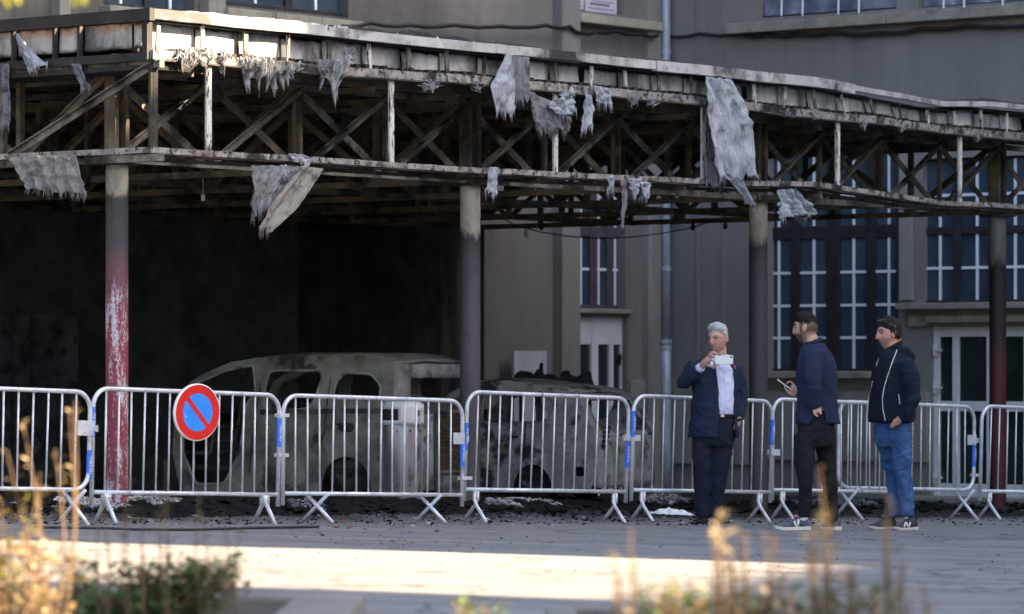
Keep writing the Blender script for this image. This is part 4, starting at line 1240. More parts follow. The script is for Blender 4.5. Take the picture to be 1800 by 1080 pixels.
cb = P(1046, 872, 42.6)
car_outer = [(1047, 768), (1049, 800), (1046, 846), (1038, 860), (990, 862)] + ell(936, 866, 37, 50, 0, 180, 10) + [(880, 866), (800, 866), (760, 866)] + \
            ell(712, 866, 33, 45, 0, 180, 8) + [(660, 862), (655, 790), (668, 752), (740, 738), (790, 690), (830, 674), (870, 671), (930, 676), (990, 686), (1008, 694), (1030, 724), (1044, 752)]
car_holes = [rounded([(846, 692), (950, 695), (982, 706), (962, 742), (848, 746)], 0.18), rounded([(796, 700), (836, 688), (838, 746), (780, 746)], 0.18),
             rounded([(1012, 820), (1030, 822), (1030, 838), (1012, 838)], 0.2)]
car, csz, co_, ce, cw = wreck('burnt_car', 'ash-grey burnt-out hatchback with bare tail beside the second column', 'car', (cb.x, cb.y), (-0.9, 0.435), 1.58,
      car_outer, car_holes,
      [(1048, 858), (1047, 768), (1008, 694), (990, 686), (870, 671), (830, 674), (790, 690), (740, 738), (668, 752), (655, 840)],
      {1: (0.10, 0.90, 0.10, 0.86), 6: 'open', 5: None}, [(936, 850, 0.28), (712, 850, 0.28)], M_car2, (900, 745), 0.22, [(1.9, .4), (1.9, 1.1)], 8.1)
def cp(px, py, out=-0.02):
    s, z = csz((px, py)); p = co_ + ce * s + cw * out; p.z = co_.z + z; return p
mb = MB(); mb.tube([cp(925, 742), cp(924, 780), cp(920, 812)], 0.008, 6); mb.build('door_seam', M_soot, car)
mb = MB(); mb.box(cp(905, 768, -0.02), 0.10, 0.02, 0.03, ce, cw); mb.build('door_handle_recess', M_soot, car)
mb = MB()
for k in range(5):
    p = co_ + cw * (0.12 + 0.02 * k) - ce * 0.06; mb.box((p.x, p.y, co_.z + 0.62 + 0.05 * k), 0.03, 0.10, 0.03, ce, cw)
mb.build('lamp_recess', M_soot, car)
# third wreck deep on the left: a copy of the hatchback
def copy_tree(o, parent=None):
    c = o.copy(); COL.objects.link(c)
    if parent is not None: c.parent = parent
    for ch in list(o.children): copy_tree(ch, c)
    return c
c3 = copy_tree(car)
q = C(-1.6, 2.9); c3.location = q
c3.rotation_euler = (0, 0, rad(-62))
c3['label'] = 'charred car wreck barely visible in the dark behind the red column'

# charred lump on the second car, board and cabinets by the wall
def lump(name, label, cat, pts, r, mt, seed, voxel=0.03, group=None):
    """ragged heap grown from jittered boxes fused together"""
    rn = random.Random(seed); mb = MB()
    for p, (sx, sy, szz) in pts:
        mb.box(p, sx, sy, szz, V((math.cos(rn.uniform(0, 3)), math.sin(rn.uniform(0, 3)), 0)).normalized(), V((0, 1, 0)))
    o = mb.build(name, mt)
    md = o.modifiers.new('r', 'REMESH'); md.mode = 'VOXEL'; md.voxel_size = voxel
    dg = bpy.context.evaluated_depsgraph_get(); me = bpy.data.meshes.new_from_object(o.evaluated_get(dg))
    o.modifiers.clear(); o.data = me
    for v in me.vertices: v.co += V((noise.noise(v.co * 9), noise.noise(v.co * 9 + V((5, 5, 5))), noise.noise(v.co * 9 + V((9, 2, 1))))) * r
    me.update()
    return tag(o, label, cat, group)
rn = random.Random(5); pts = []
for k in range(17):
    px = lerp(912, 1040, k / 16); hh = rn.uniform(0.08, 0.24) + (0.08 if k in (5, 13, 14) else 0)
    yb = 681 + (0 if k < 12 else 4)
    p = P(px, yb, 44.6); pts.append((V((p.x, p.y, p.z + hh / 2 - 0.03)), (rn.uniform(.06, .12), 0.3, hh)))
pts.append((P(976, 678, 44.6), (0.8, 0.22, 0.09)))
lump('charred_wreckage', 'black charred jagged engine wreckage lying above the burnt hatchback', 'wreckage', pts, 0.03, M_soot, 2, 0.022)
# trestle that carries it, behind the car
gz = P(976, 690, 44.6)
tr = thing('trestle', 'dark scorched trestle behind the hatchback under the black wreckage', 'trestle', V((gz.x, gz.y, ground(gz.x, gz.y))))
zt_ = P(976, 684, 44.6).z
mb = MB(); mb.box((gz.x, gz.y, zt_ - 0.02), 0.9, 0.4, 0.04); mb.build('top', M_dsteel, tr)
for sx in (-.4, .4):
    for sy_ in (-.16, .16):
        mb = MB(); mb.tube([V((gz.x + sx, gz.y + sy_, zt_ - .04)), V((gz.x + sx, gz.y + sy_, ground(gz.x, gz.y)))], 0.02, 6); mb.build('leg', M_dsteel, tr)
r = rect(PA, 905, 962, 617, 860, 0.25)
mb = MB(); PA.box(mb, r[0], r[1], r[2], r[3], 0.20, 0.24)
tag(mb.build('white_board', mat('pale_board', (0.42, 0.45, 0.50), (0.56, 0.58, 0.62), 2, 0.6, layers=[((0.1, 0.1, 0.1), 3, 0.58, 0.7)])), 'pale bluish board standing against the wall behind the hatchback', 'board')
M_cab = mat('sooted_cabinet', (0.028, 0.029, 0.031), (0.085, 0.086, 0.09), 2, 0.7, layers=[(SOOT, 5, 0.5, 0.62)])
ci = 0
for x0, x1, y0, lab in ((-10, 42, 551, 'leftmost'), (44, 76, 552, 'second from the left'), (78, 122, 553, 'third from the left, ash-pale front'), (124, 160, 556, 'rightmost, with a scorched top')):
    r = rect(PA, x0, x1, y0, 880, 0.7)
    c = thing('metal_cabinet', 'sooty tall metal cabinet against the dark wall, ' + lab, 'cabinet', PA.pt((r[0] + r[1]) / 2, r[2], 0.5), 'sooty cabinets along the dark wall')
    mb = MB(); PA.box(mb, r[0], r[1], r[2], r[3], 0.02, 0.5); mb.build('carcass', M_cab, c)
    zm = lerp(r[2], r[3], 0.72)
    for za, zb_ in ((r[2] + 0.05, zm - 0.01), (zm + 0.01, r[3] - 0.04)):
        mb = MB(); PA.box(mb, r[0] + 0.02, r[1] - 0.02, za, zb_, 0.5, 0.52); d = mb.build('door', M_cab, c)
        mb = MB(); PA.box(mb, r[1] - 0.08, r[1] - 0.06, lerp(za, zb_, 0.5), lerp(za, zb_, 0.5) + 0.08, 0.52, 0.54); mb.build('handle', M_soot, d)
# ------------------------------------------------------------------ torn sheets and wool hanging from the canopy
def fabric_mat(name, c1, c2, dark, dk=0.5):
    m, nt, b = new_mat(name, 0.9, 0, 0.25)
    uv = coords(nt, 'uv', (9, 1.2, 1))
    f = noi(nt, uv, 4, 8, 0.7)
    col = ramp(nt, f, [(0.32, c1), (0.68, c2)])
    f2 = ramp(nt, noi(nt, coords(nt, 'pos'), 7, 7, 0.7), [(dk, 0), (dk + 0.16, 0.9)])
    col = mixc(nt, f2, col, dark)
    f3 = ramp(nt, noi(nt, coords(nt, 'uv', (40, 4, 1)), 5, 6, 0.7), [(0.56, 0), (0.66, 0.7)])
    col = mixc(nt, f3, col, dark)
    nt.links.new(col, b.inputs['Base Color'])
    bp = nd(nt, 'ShaderNodeBump'); bp.inputs['Strength'].default_value = 0.8; bp.inputs['Distance'].default_value = 0.012
    nt.links.new(noi(nt, coords(nt, 'uv', (30, 5, 1)), 3, 6, 0.7), bp.inputs['Height']); nt.links.new(bp.outputs[0], b.inputs['Normal'])
    return m
M_f1 = fabric_mat('ash_grey_felt', (0.26, 0.28, 0.32), (0.52, 0.54, 0.58), (0.06, 0.065, 0.075), 0.52)
M_f2 = fabric_mat('dark_grey_felt', (0.11, 0.115, 0.125), (0.30, 0.30, 0.31), (0.02, 0.02, 0.022), 0.5)
M_f3 = fabric_mat('brown_grey_felt', (0.17, 0.155, 0.135), (0.36, 0.34, 0.31), (0.03, 0.028, 0.026), 0.52)

def edge_at(poly, v):
    n = len(poly) - 1; x = v * n; i = min(n - 1, int(x)); t = x - i
    return (lerp(poly[i][0], poly[i + 1][0], t), lerp(poly[i][1], poly[i + 1][1], t))

def scrap(name, label, Lp, Rp, mt, out=0.08, folds=3, amp=0.03, rag=0.10, fringe=20, seed=0, nu=22, nv=26, plane=None, group='torn sheets hanging from the canopy', curl=0.0, top_rag=0.02):
    rn = random.Random(seed + 11); pl = plane or PF
    ln = [1 - rag * abs(noise.noise((i * 0.9, seed, 0))) * 2 - rag * 0.6 * rn.random() for i in range(nu + 1)]
    vs = []; uvs = []
    L0 = edge_at(Lp, 0)
    u_, z_ = pl.at(L0[0], L0[1], out); root = pl.pt(u_, z_, out)
    for j in range(nv + 1):
        for i in range(nu + 1):
            u = i / nu; v = j / nv * ln[i] + (1 - j / nv) * top_rag * rn.random()
            a = edge_at(Lp, v); b_ = edge_at(Rp, v)
            x = lerp(a[0], b_[0], u) + 1.2 * noise.noise((u * 5, v * 4, seed)); y = lerp(a[1], b_[1], u) + 1.5 * noise.noise((u * 5, v * 4, seed + 9))
            d = out + amp * (0.35 + 0.65 * v) * math.sin(u * folds * 2 * math.pi + seed + 1.5 * noise.noise((u * 2, v * 2, seed))) + amp * 1.1 * noise.noise((u * 4, v * 5, seed + 3)) + amp * 0.45 * (1 - 2 * abs(noise.noise((u * 9, v * 8, seed + 5)))) + curl * v * v
            uu, zz = pl.at(x, y, out)
            vs.append(pl.pt(uu, zz, d) - root); uvs.append((u, v))
    fs = [(j * (nu + 1) + i, j * (nu + 1) + i + 1, (j + 1) * (nu + 1) + i + 1, (j + 1) * (nu + 1) + i) for j in range(nv) for i in range(nu)]
    # frayed threads along the lower edge
    for k in range(fringe):
        i = rn.randrange(nu); p = V(vs[nv * (nu + 1) + i]).lerp(V(vs[nv * (nu + 1) + i + 1]), rn.random())
        l = rn.uniform(0.02, 0.09); w = rn.uniform(0.003, 0.009)
        o = len(vs); q = p + V((rn.uniform(-.02, .02), rn.uniform(-.02, .02), -l))
        vs += [p - pl.u * w + UP * 0.03, p + pl.u * w + UP * 0.03, q]; fs.append((o, o + 1, o + 2)); uvs += [(0.3, 0.8), (0.5, 0.8), (0.4, 1)]
    me = bpy.data.meshes.new(name); me.from_pydata([tuple(v) for v in vs], [], fs); me.materials.append(mt)
    ul = me.uv_layers.new(name='UVMap')
    for lp in me.loops: ul.data[lp.index].uv = uvs[lp.vertex_index]
    me.polygons.foreach_set('use_smooth', [True] * len(me.polygons)); me.update()
    o = link(name, me); o.location = root
    md = o.modifiers.new('thick', 'SOLIDIFY'); md.thickness = 0.006; md.offset = 0
    return tag(o, label, 'torn sheet', group)

def tuft(name, label, px0, px1, py0, lens, n, mt, out=0.06, seed=0, r=0.0045, plane=None, wisp=0.035, spread=8):
    """hanging wool: many tapering strands; lens = list of lengths in px along px0..px1"""
    rn = random.Random(seed + 71); pl = plane or PF
    if mt is M_wool: n = int(n * 1.8); r *= 0.72
    u0, z0 = pl.at(px0, py0, out); root = pl.pt(u0, z0, out); mb = MB()
    nl = max(3, int((px1 - px0) / 4.5))
    locks = [(rn.random(), rn.random() ** 0.8 * 0.85 + 0.25, rn.uniform(-7, 7), rn.uniform(2.0, 5.5), rn.uniform(0, 6)) for _ in range(nl)]
    for k in range(n):
        lt, lf_, sway, wd, ph = locks[k % nl] if rn.random() < 0.85 else (rn.random(), rn.uniform(0.1, 0.5), rn.uniform(-12, 12), 3, rn.uniform(0, 6))
        cx = lerp(px0, px1, lt); dxo = rn.gauss(0, wd)
        ll = edge_at([(l, 0) for l in lens], lt)[0] * lf_ * rn.uniform(0.7, 1.05)
        y = py0 - rn.uniform(-4, 9); dd = rn.uniform(-0.04, 0.04); pts_ = []
        for j in range(8):
            s = j / 7
            x = cx + dxo * (1 - s) ** 0.8 * (1 + 0.5 * math.sin(3 * s + ph)) + sway * s * s + 1.6 * math.sin(ph + s * 6) * s + rn.uniform(-0.7, 0.7)
            u, z = pl.at(x, y + ll * s, out); pts_.append(pl.pt(u, z, out + dd * (1 - s) + 0.025 * math.sin(ph * 2 + s * 5)))
        rr = rn.uniform(0.5, 1.3) * r
        mb.tube(pts_, [rr * 0.9, rr * 1.2, rr * 1.3, rr * 1.2, rr, rr * 0.8, rr * 0.5, rr * 0.15], 4, cap=False)
    me = mb.mesh(name, mt, root, True); o = link(name, me); o.location = root
    return tag(o, label, 'wool tuft', 'wool tufts hanging from the canopy')

S = 'sheet of '
scrap('torn_sheet', 'long wide ash-grey sheet draped from roof to rail near the third column', [(1236, 134), (1240, 200), (1246, 260), (1258, 320)], [(1282, 138), (1312, 190), (1328, 240), (1332, 318)], M_f1, 0.14, 2.4, 0.05, 0.06, 30, 1, 34, 44)
scrap('torn_sheet', 'twisted tail of grey sheet trailing onto the third column', [(1262, 300), (1290, 332), (1308, 352)], [(1300, 306), (1318, 340), (1330, 370)], M_f1, 0.15, 1.5, 0.03, 0.05, 8, 2)
scrap('torn_sheet', 'darker inner fold of sheet hanging behind the wide drape', [(1240, 176), (1242, 240), (1240, 332)], [(1268, 186), (1272, 250), (1268, 336)], M_f2, 0.07, 1.4, 0.03, 0.05, 8, 3)
scrap('torn_sheet', 'curved grey sheet strip hanging over the fascia left of the stepped roof edge', [(892, 92), (876, 130), (862, 152), (876, 204)], [(900, 96), (906, 140), (907, 170), (906, 200)], M_f1, 0.12, 1.2, 0.03, 0.05, 18, 4)
scrap('torn_sheet', 'black and white streaked strip hanging against the fascia', [(903, 98), (902, 140), (908, 182)], [(928, 100), (929, 140), (927, 180)], M_f2, 0.085, 1.5, 0.02, 0.05, 14, 5)
scrap('torn_sheet', 'crumpled fan of grey sheet sagging under the fascia rail', [(962, 184), (978, 200), (982, 204)], [(1004, 153), (1010, 175), (1010, 200)], M_f1, 0.14, 3.0, 0.04, 0.1, 14, 6)
scrap('torn_sheet', 'dark frayed sheet hanging under the crumpled fan', [(928, 160), (932, 200), (945, 240)], [(996, 190), (1000, 214), (1000, 236)], M_f2, 0.08, 3.0, 0.03, 0.16, 60, 7)
scrap('torn_sheet', 'narrow ragged grey sheet right of the crumpled fan', [(1026, 164), (1022, 200), (1016, 236)], [(1040, 168), (1044, 196), (1040, 226)], M_f1, 0.10, 1.4, 0.03, 0.12, 22, 8)
scrap('torn_sheet', 'bluish torn strip tangled on the fascia rail', [(1042, 150), (1046, 170), (1050, 184)], [(1070, 156), (1072, 172), (1070, 188)], M_f1, 0.10, 2.0, 0.03, 0.2, 30, 9)
scrap('torn_sheet', 'triangular grey scrap peeling from the end fascia at upper left', [(29, 58), (34, 90), (52, 130)], [(32, 60), (60, 96), (82, 114)], M_f1, 0.08, 1.2, 0.02, 0.06, 10, 10, plane=PL)
scrap('torn_sheet', 'dark fuzzy strip hanging at the left edge of the canopy', [(0, 110), (2, 170), (0, 232)], [(16, 112), (18, 170), (14, 224)], M_f2, 0.06, 1.2, 0.02, 0.12, 40, 11, plane=PL)
scrap('torn_sheet', 'dark limp scrap under the end fascia near the corner', [(124, 112), (136, 140), (146, 158)], [(140, 112), (152, 140), (158, 156)], M_f2, 0.04, 1.2, 0.02, 0.12, 24, 12, plane=PL)
scrap('torn_sheet', 'pleated grey-brown sheet hanging below the end rail at left', [(18, 276), (34, 305), (52, 334)], [(134, 272), (146, 310), (152, 346)], M_f3, 0.06, 5.0, 0.035, 0.07, 70, 13, 40, 26, plane=PL)
scrap('torn_sheet', 'big diagonal fold of brown-grey sheet below the lower rail', [(530, 290), (480, 350), (448, 406)], [(567, 296), (520, 365), (470, 410)], M_f3, 0.09, 1.0, 0.03, 0.03, 14, 14)
scrap('torn_sheet', 'dark ragged curtain behind the diagonal fold', [(438, 290), (442, 340), (446, 385)], [(540, 292), (500, 330), (470, 376)], M_f2, 0.03, 3.0, 0.04, 0.12, 50, 15)
scrap('torn_sheet', 'small pale rag lying over the lower rail', [(505, 270), (516, 284), (530, 286)], [(530, 272), (548, 280), (538, 298)], M_f1, 0.07, 1.5, 0.02, 0.05, 6, 16)
scrap('torn_sheet', 'thin pale rag hanging under the lower rail inside the diagonal fold', [(492, 290), (494, 304), (500, 322)], [(502, 290), (506, 304), (502, 318)], M_f1, 0.06, 1.0, 0.02, 0.1, 8, 17)
scrap('torn_sheet', 'short grey-blue strip hanging right of the second column', [(860, 294), (858, 318), (854, 340)], [(874, 294), (873, 318), (870, 346)], M_f1, 0.07, 1.2, 0.02, 0.1, 16, 18)
scrap('torn_sheet', 'long narrow board-like strip dangling mid-bay below the rail', [(1090, 316), (1092, 360), (1089, 400)], [(1103, 316), (1102, 360), (1096, 402)], M_f2, 0.06, 0.8, 0.015, 0.05, 8, 19)
scrap('torn_sheet', 'ragged grey tatter right of the dangling strip', [(1098, 312), (1104, 330), (1110, 346)], [(1122, 314), (1120, 332), (1114, 344)], M_f1, 0.05, 2.0, 0.03, 0.2, 20, 20)
scrap('torn_sheet', 'small frayed tatter on the rail above mid-bay', [(1122, 318), (1126, 336), (1130, 352)], [(1146, 322), (1142, 338), (1136, 352)], M_f1, 0.06, 1.5, 0.03, 0.2, 20, 21)
scrap('torn_sheet', 'thin rag twisted round the rail left of the tatters', [(1066, 312), (1070, 326), (1068, 340)], [(1080, 308), (1078, 322), (1072, 336)], M_f1, 0.07, 1.0, 0.02, 0.2, 12, 22)
scrap('torn_sheet', 'crumpled pale rag draped over the rail right of the third column', [(1366, 334), (1374, 360), (1372, 386)], [(1394, 332), (1420, 360), (1434, 378)], M_f1, 0.09, 2.6, 0.04, 0.08, 12, 23)
scrap('torn_sheet', 'dark half of the crumpled rag beside the third column', [(1378, 352), (1388, 374), (1400, 386)], [(1420, 356), (1424, 374), (1416, 390)], M_f2, 0.05, 2.0, 0.03, 0.1, 12, 24)
tuft('wool_tuft', 'sunlit cream wool tuft bursting out of the fascia at the lit corner', 314, 374, 92, [46, 30, 42, 34, 24], 240, M_wool, 0.09, 1, 0.005)
tuft('wool_tuft', 'small curly wool tuft just right of the sunlit one', 386, 402, 95, [30, 52, 30], 70, M_wool, 0.08, 2)
tuft('wool_tuft', 'broad grey wool curtain hanging from the fascia, largest of the tufts', 428, 478, 108, [44, 52, 66, 40], 220, M_wool, 0.09, 3, 0.006)
tuft('wool_tuft', 'grey wool curtain immediately right of the broad one', 480, 528, 116, [50, 40, 30, 46], 170, M_wool, 0.08, 4, 0.0055)
tuft('wool_tuft', 'narrow wool wisp hanging below the fascia at the next bracket', 560, 578, 112, [30, 48, 30], 60, M_wool, 0.09, 5)
tuft('wool_tuft', 'long thin grey wool tail hanging furthest below the rail', 586, 600, 112, [60, 76, 62], 60, M_wool, 0.09, 6, 0.006)
tuft('wool_tuft', 'upright tangle of wool clinging to a fascia bracket', 604, 620, 92, [34, 60, 40], 60, M_wool, 0.10, 7)
tuft('wool_tuft', 'tiny wool scrap alone below the fascia midway to the stepped edge', 748, 768, 148, [16, 24, 26], 50, M_wool, 0.06, 8, 0.007)
for k, (px, py, l) in enumerate([(838, 148, 16), (1110, 170, 18), (1145, 178, 14), (1430, 200, 12), (1384, 198, 10), (1520, 214, 14), (1586, 224, 10), (1718, 238, 10)]):
    tuft('wool_tuft', 'little dangling wool thread under the fascia rail, number %s from the left' % ['one', 'two', 'three', 'four', 'five', 'six', 'seven', 'eight'][k], px - 3, px + 4, py, [l, l * 1.3], 14, M_wool, 0.06, 20 + k)
for k, (px, py, l) in enumerate([(1190, 380, 16), (1224, 385, 14), (1612, 372, 18), (1500, 372, 22), (1435, 378, 20)]):
    p = None
    tuft('wool_tuft', 'black charred shred under the far edge beam, ' + ['leftmost', 'second from left', 'rightmost', 'fourth from left', 'third from left'][k], px - 8, px + 8, py, [l, l * 1.3, l * .8], 40, M_soot, -8.5, 40 + k, 0.012)
# small tag and lamp under the roof
p = P(357, 348, 37.0)
mb = MB(); mb.box(p, 0.035, 0.012, 0.06); mb.tube([p + UP * 0.03, p + UP * 0.35], 0.003, 5)
tag(mb.build('hanging_tag', mat('white_tag', (0.6, 0.58, 0.52), None, 5, 0.7)), 'small white tag hanging on a thread under the dark roof', 'tag')

# string of lights under the far part of the roof
mb = MB(); q = []
cat_pts = [(880, 382), (905, 396), (950, 408), (1000, 416), (1060, 420), (1110, 417), (1160, 411), (1210, 402), (1244, 392), (1290, 376)]
for x, y in cat_pts: q.append(P(x, y, lerp(44.5, 47.5, (x - 880) / 410)))
lt = thing('string_light', 'thin black festoon wire with small bulbs sagging under the canopy edge', 'string light', q[0])
mb.tube(q, 0.008, 6); mb.build('wire', M_cable, lt)
for (x, y, pale) in ((925, 411, True), (952, 398, False), (1218, 399, False), (1275, 397, False)):
    p = P(x, y, lerp(44.5, 47.5, (x - 880) / 410)); mb = MB()
    mb.lathe(p, [(0.0, -0.05), (0.025, -0.035), (0.032, 0.0), (0.018, 0.03), (0.014, 0.06), (0.0, 0.07)], 12)
    mb.build('bulb', mat('milky_bulb', (0.6, 0.6, 0.56), None, 5, 0.3) if pale else M_soot, lt, smooth=True)

# ------------------------------------------------------------------ debris on the ground
M_char = mat('charcoal_debris', (0.004, 0.004, 0.0045), (0.013, 0.013, 0.0135), 9, 0.95, spec=0.12, layers=[((0.10, 0.10, 0.11), 14, 0.68, 0.78)], bump=0.8, bscale=60)
def heap(name, label, pts_px, width, h, mt, seed, step=0.06):
    """low rubble bank following a pixel polyline on the ground"""
    ws = [gp(*p) for p in pts_px]; segs = []
    for a, b_ in zip(ws, ws[1:]):
        n = max(2, int((b_ - a).length / step))
        for k in range(n): segs.append(a.lerp(b_, k / n))
    segs.append(ws[-1]); n = len(segs) - 1; nv = max(6, int(width / step))
    d = (ws[-1] - ws[0]).normalized(); nn = V((-d.y, d.x, 0))
    def fn(u, v):
        i = min(n, int(round(u * n))); p = segs[i] + nn * ((v - 0.5) * width)
        e = (math.sin(math.pi * v) ** 0.7) * min(1, math.sin(math.pi * min(max(u, 0), 1)) * 4)
        z = ground(p.x, p.y) - 0.02 + h * e * (0.45 + 0.9 * abs(noise.noise((p.x * 2.2, p.y * 2.2, seed))) + 0.5 * noise.noise((p.x * 9, p.y * 9, seed)) + 0.35 * noise.noise((p.x * 24, p.y * 24, seed)))
        return V((p.x, p.y, z))
    mb = MB(); mb.grid(fn, n, nv)
    o = mb.build(name, mt)
    o['kind'] = 'stuff'; o['label'] = label; o['category'] = 'debris'
    return o
heap('ash_heap', 'black crumbly ash bank behind the left barriers', [(60, 893), (200, 892), (420, 890), (700, 889), (840, 889), (1000, 890), (1100, 891)], 1.5, 0.085, M_char, 1)
heap('ash_heap', 'dark ash and rubble bank behind the right barriers', [(1120, 895), (1350, 893), (1560, 894), (1700, 893), (1900, 895)], 1.5, 0.06, M_char, 2)
# loose charred crumbs and pale flakes
def crumbs(name, label, n, mt, rng, smin, smax, seed, flat=0.5):
    rn = random.Random(seed); mb = MB()
    for k in range(n):
        px, py = rng(rn); p = gp(px, py); s = rn.uniform(smin, smax)
        a = rn.uniform(0, 6.28); ux = V((math.cos(a), math.sin(a), rn.uniform(-.3, .3))).normalized(); uy = V((-ux.y, ux.x, 0)).normalized(); uz = ux.cross(uy)
        c = p + UP * (s * flat * 0.35); vs = []
        for q in [(-1, 0, 0), (1, 0, 0), (0, -1, 0), (0, 1, 0), (0, 0, -1), (0, 0, 1)]:
            j = rn.uniform(0.4, 1.1) * s * 0.5; vs.append(c + ux * q[0] * j * 1.5 + uy * q[1] * j + uz * q[2] * j * flat)
        mb.add(vs, [(0, 2, 5), (2, 1, 5), (1, 3, 5), (3, 0, 5), (2, 0, 4), (1, 2, 4), (3, 1, 4), (0, 3, 4)])
    o = mb.build(name, mt); o['kind'] = 'stuff'; o['label'] = label; o['category'] = 'debris'
def band(y0, y1):
    return lambda rn: (rn.uniform(-40, 1840), lerp(y0, y1, rn.random() ** 1.6))
crumbs('charcoal_crumbs', 'scattered black charcoal crumbs around the barrier feet', 1900, M_char, band(892, 924), 0.010, 0.05, 1)
crumbs('charcoal_lumps', 'larger black lumps lying on the ash bank', 500, M_char, band(888, 905), 0.05, 0.14, 2, 0.7)
M_flake = mat('pale_ash_flake', (0.30, 0.31, 0.33), (0.55, 0.55, 0.56), 8, 0.9)
crumbs('ash_flakes', 'pale ash flakes scattered over the soot', 420, M_flake, band(884, 925), 0.012, 0.06, 3, 0.25)
crumbs('road_grit', 'fine dark grit and specks on the road', 350, M_char, band(925, 1010), 0.008, 0.022, 4, 0.5)
M_leaf = mat('dry_leaf', (0.16, 0.08, 0.03), (0.26, 0.15, 0.05), 8, 0.8)
crumbs('dry_leaves', 'small dry brown leaves dropped on the road', 46, M_leaf, lambda rn: (rn.choice([rn.uniform(540, 780), rn.uniform(600, 1800)]), rn.uniform(915, 960)), 0.03, 0.07, 5, 0.25)
# wool lying on the ground
def mop(name, label, px, py, w, n, mt, seed, h=0.08):
    rn = random.Random(seed); c = gp(px, py); mb = MB()
    for k in range(n):
        a = rn.uniform(0, 6.28); r0 = rn.random() ** 0.5 * w * 0.5
        p = c + V((math.cos(a) * r0, math.sin(a) * r0 * 0.6, 0)); p.z = ground(p.x, p.y) + rn.uniform(0.03, h) * (1 - r0 / w)
        d = V((rn.uniform(-1, 1), rn.uniform(-1, 1), rn.uniform(-.3, .6))) * 0.09
        mb.tube([p, p + d * 0.5 + V((0, 0, 0.01)), p + d + V((0, 0, -0.02)), p + d * 1.3 - V((0, 0, 0.04))], [0.007, 0.009, 0.006, 0.002], 4, cap=False)
    o = link(name, mb.mesh(name, mt, c, True)); o.location = c
    return tag(o, label, 'wool clump', 'fallen wool clumps')
mop('fallen_wool', 'pale wool clump at the foot of the red column, left of it', 150, 893, 0.6, 260, M_wool, 1)
mop('fallen_wool', 'pale wool clump at the foot of the red column, right of it', 262, 890, 0.5, 220, M_wool, 2, 0.1)
mop('fallen_wool', 'wool clump on the ash below the second barrier', 538, 896, 0.3, 80, M_wool_d, 3)
mop('fallen_wool', 'white wool clump at the foot of the second column', 880, 893, 0.3, 90, M_wool, 4)
mop('fallen_wool', 'flattened ash-white wool heap below the hatchback wheel', 930, 889, 0.5, 200, M_wool, 5, 0.06)
mop('fallen_wool', 'fluffy grey wool clump behind the fifth barrier', 1168, 888, 0.45, 220, M_wool, 6, 0.14)
mop('fallen_wool', 'wool and rubble clump between the two barriers right of the grey-haired man', 1440, 892, 0.5, 200, M_wool_d, 7)
mop('fallen_wool', 'brownish rubble clump behind the young man', 1500, 893, 0.45, 180, M_wool_d, 8, 0.12)
mop('fallen_wool', 'ash-grey clump by the foot of the dark red column', 1700, 893, 0.5, 200, M_wool_d, 9)
# white crumpled plastic sheet on the ground
c = gp(1180, 906)
def fn(u, v):
    x = (u - 0.5) * 0.42; y = (v - 0.5) * 0.34
    p = c + V((x + 0.03 * noise.noise((v * 5, u, 0)), y + 0.05 * noise.noise((u * 5, v, 3)), 0))
    p.z = ground(p.x, p.y) + 0.012 + 0.05 * max(0, math.sin(math.pi * u) * math.sin(math.pi * v)) * (0.8 + noise.noise((u * 7, v * 7, 1))) + 0.012 * noise.noise((u * 15, v * 15, 4))
    return p
mb = MB(); mb.grid(fn, 24, 18)
tag(mb.build('plastic_sheet', mat('white_plastic', (0.62, 0.66, 0.72), (0.72, 0.75, 0.78), 5, 0.5, layers=[((0.08, 0.08, 0.08), 8, 0.62, 0.7)]), solid=0.004), 'crumpled white plastic sheet on the ground left of the grey-haired man', 'plastic sheet')
# scrap of red and white tape
p0 = P(1052, 872, 36.0)
mb = MB(); mb.tube([p0, p0 + V((0.02, 0, 0.05)), p0 + V((0.05, 0, 0.075))], 0.008, 5); 
tag(mb.build('tape_scrap', mat('red_tape', (0.5, 0.05, 0.04), (0.6, 0.5, 0.48), 60, 0.5)), 'twisted scrap of red and white tape under the barrier bottom rail', 'tape')
# ground cable along the road edge
pts = [gp(x, y) + UP * 0.012 for x, y in ((60, 930), (130, 931), (190, 932), (240, 934), (330, 934), (440, 931), (560, 929))]
mb = MB(); mb.tube(pts, 0.012, 6); tag(mb.build('ground_cable', M_cable, smooth=True), 'thin dark cable lying on the road in front of the left barriers', 'cable')
# ------------------------------------------------------------------ people
def cloth(name, c1, c2, rough=0.85, sc=160, weave=0.25, layers=()):
    return mat(name, c1, c2, 7, rough, spec=0.25, bump=weave, bscale=sc, bdist=0.004, layers=layers)
def skin_mat(name):
    m, nt, b = new_mat(name, 0.5, 0, 0.4)
    a = nd(nt, 'ShaderNodeAttribute'); a.attribute_name = 'Col'
    n = noi(nt, coords(nt, 'pos'), 60, 4)
    nt.links.new(mixc(nt, ramp(nt, n, [(0.35, 0.0), (0.7, 0.12)]), a.outputs['Color'], (0.45, 0.16, 0.12)), b.inputs['Base Color'])
    b.inputs['Subsurface Weight'].default_value = 0.08
    b.inputs['Subsurface Radius'].default_value = (0.02, 0.008, 0.005)
    return m
M_skin = skin_mat('skin')

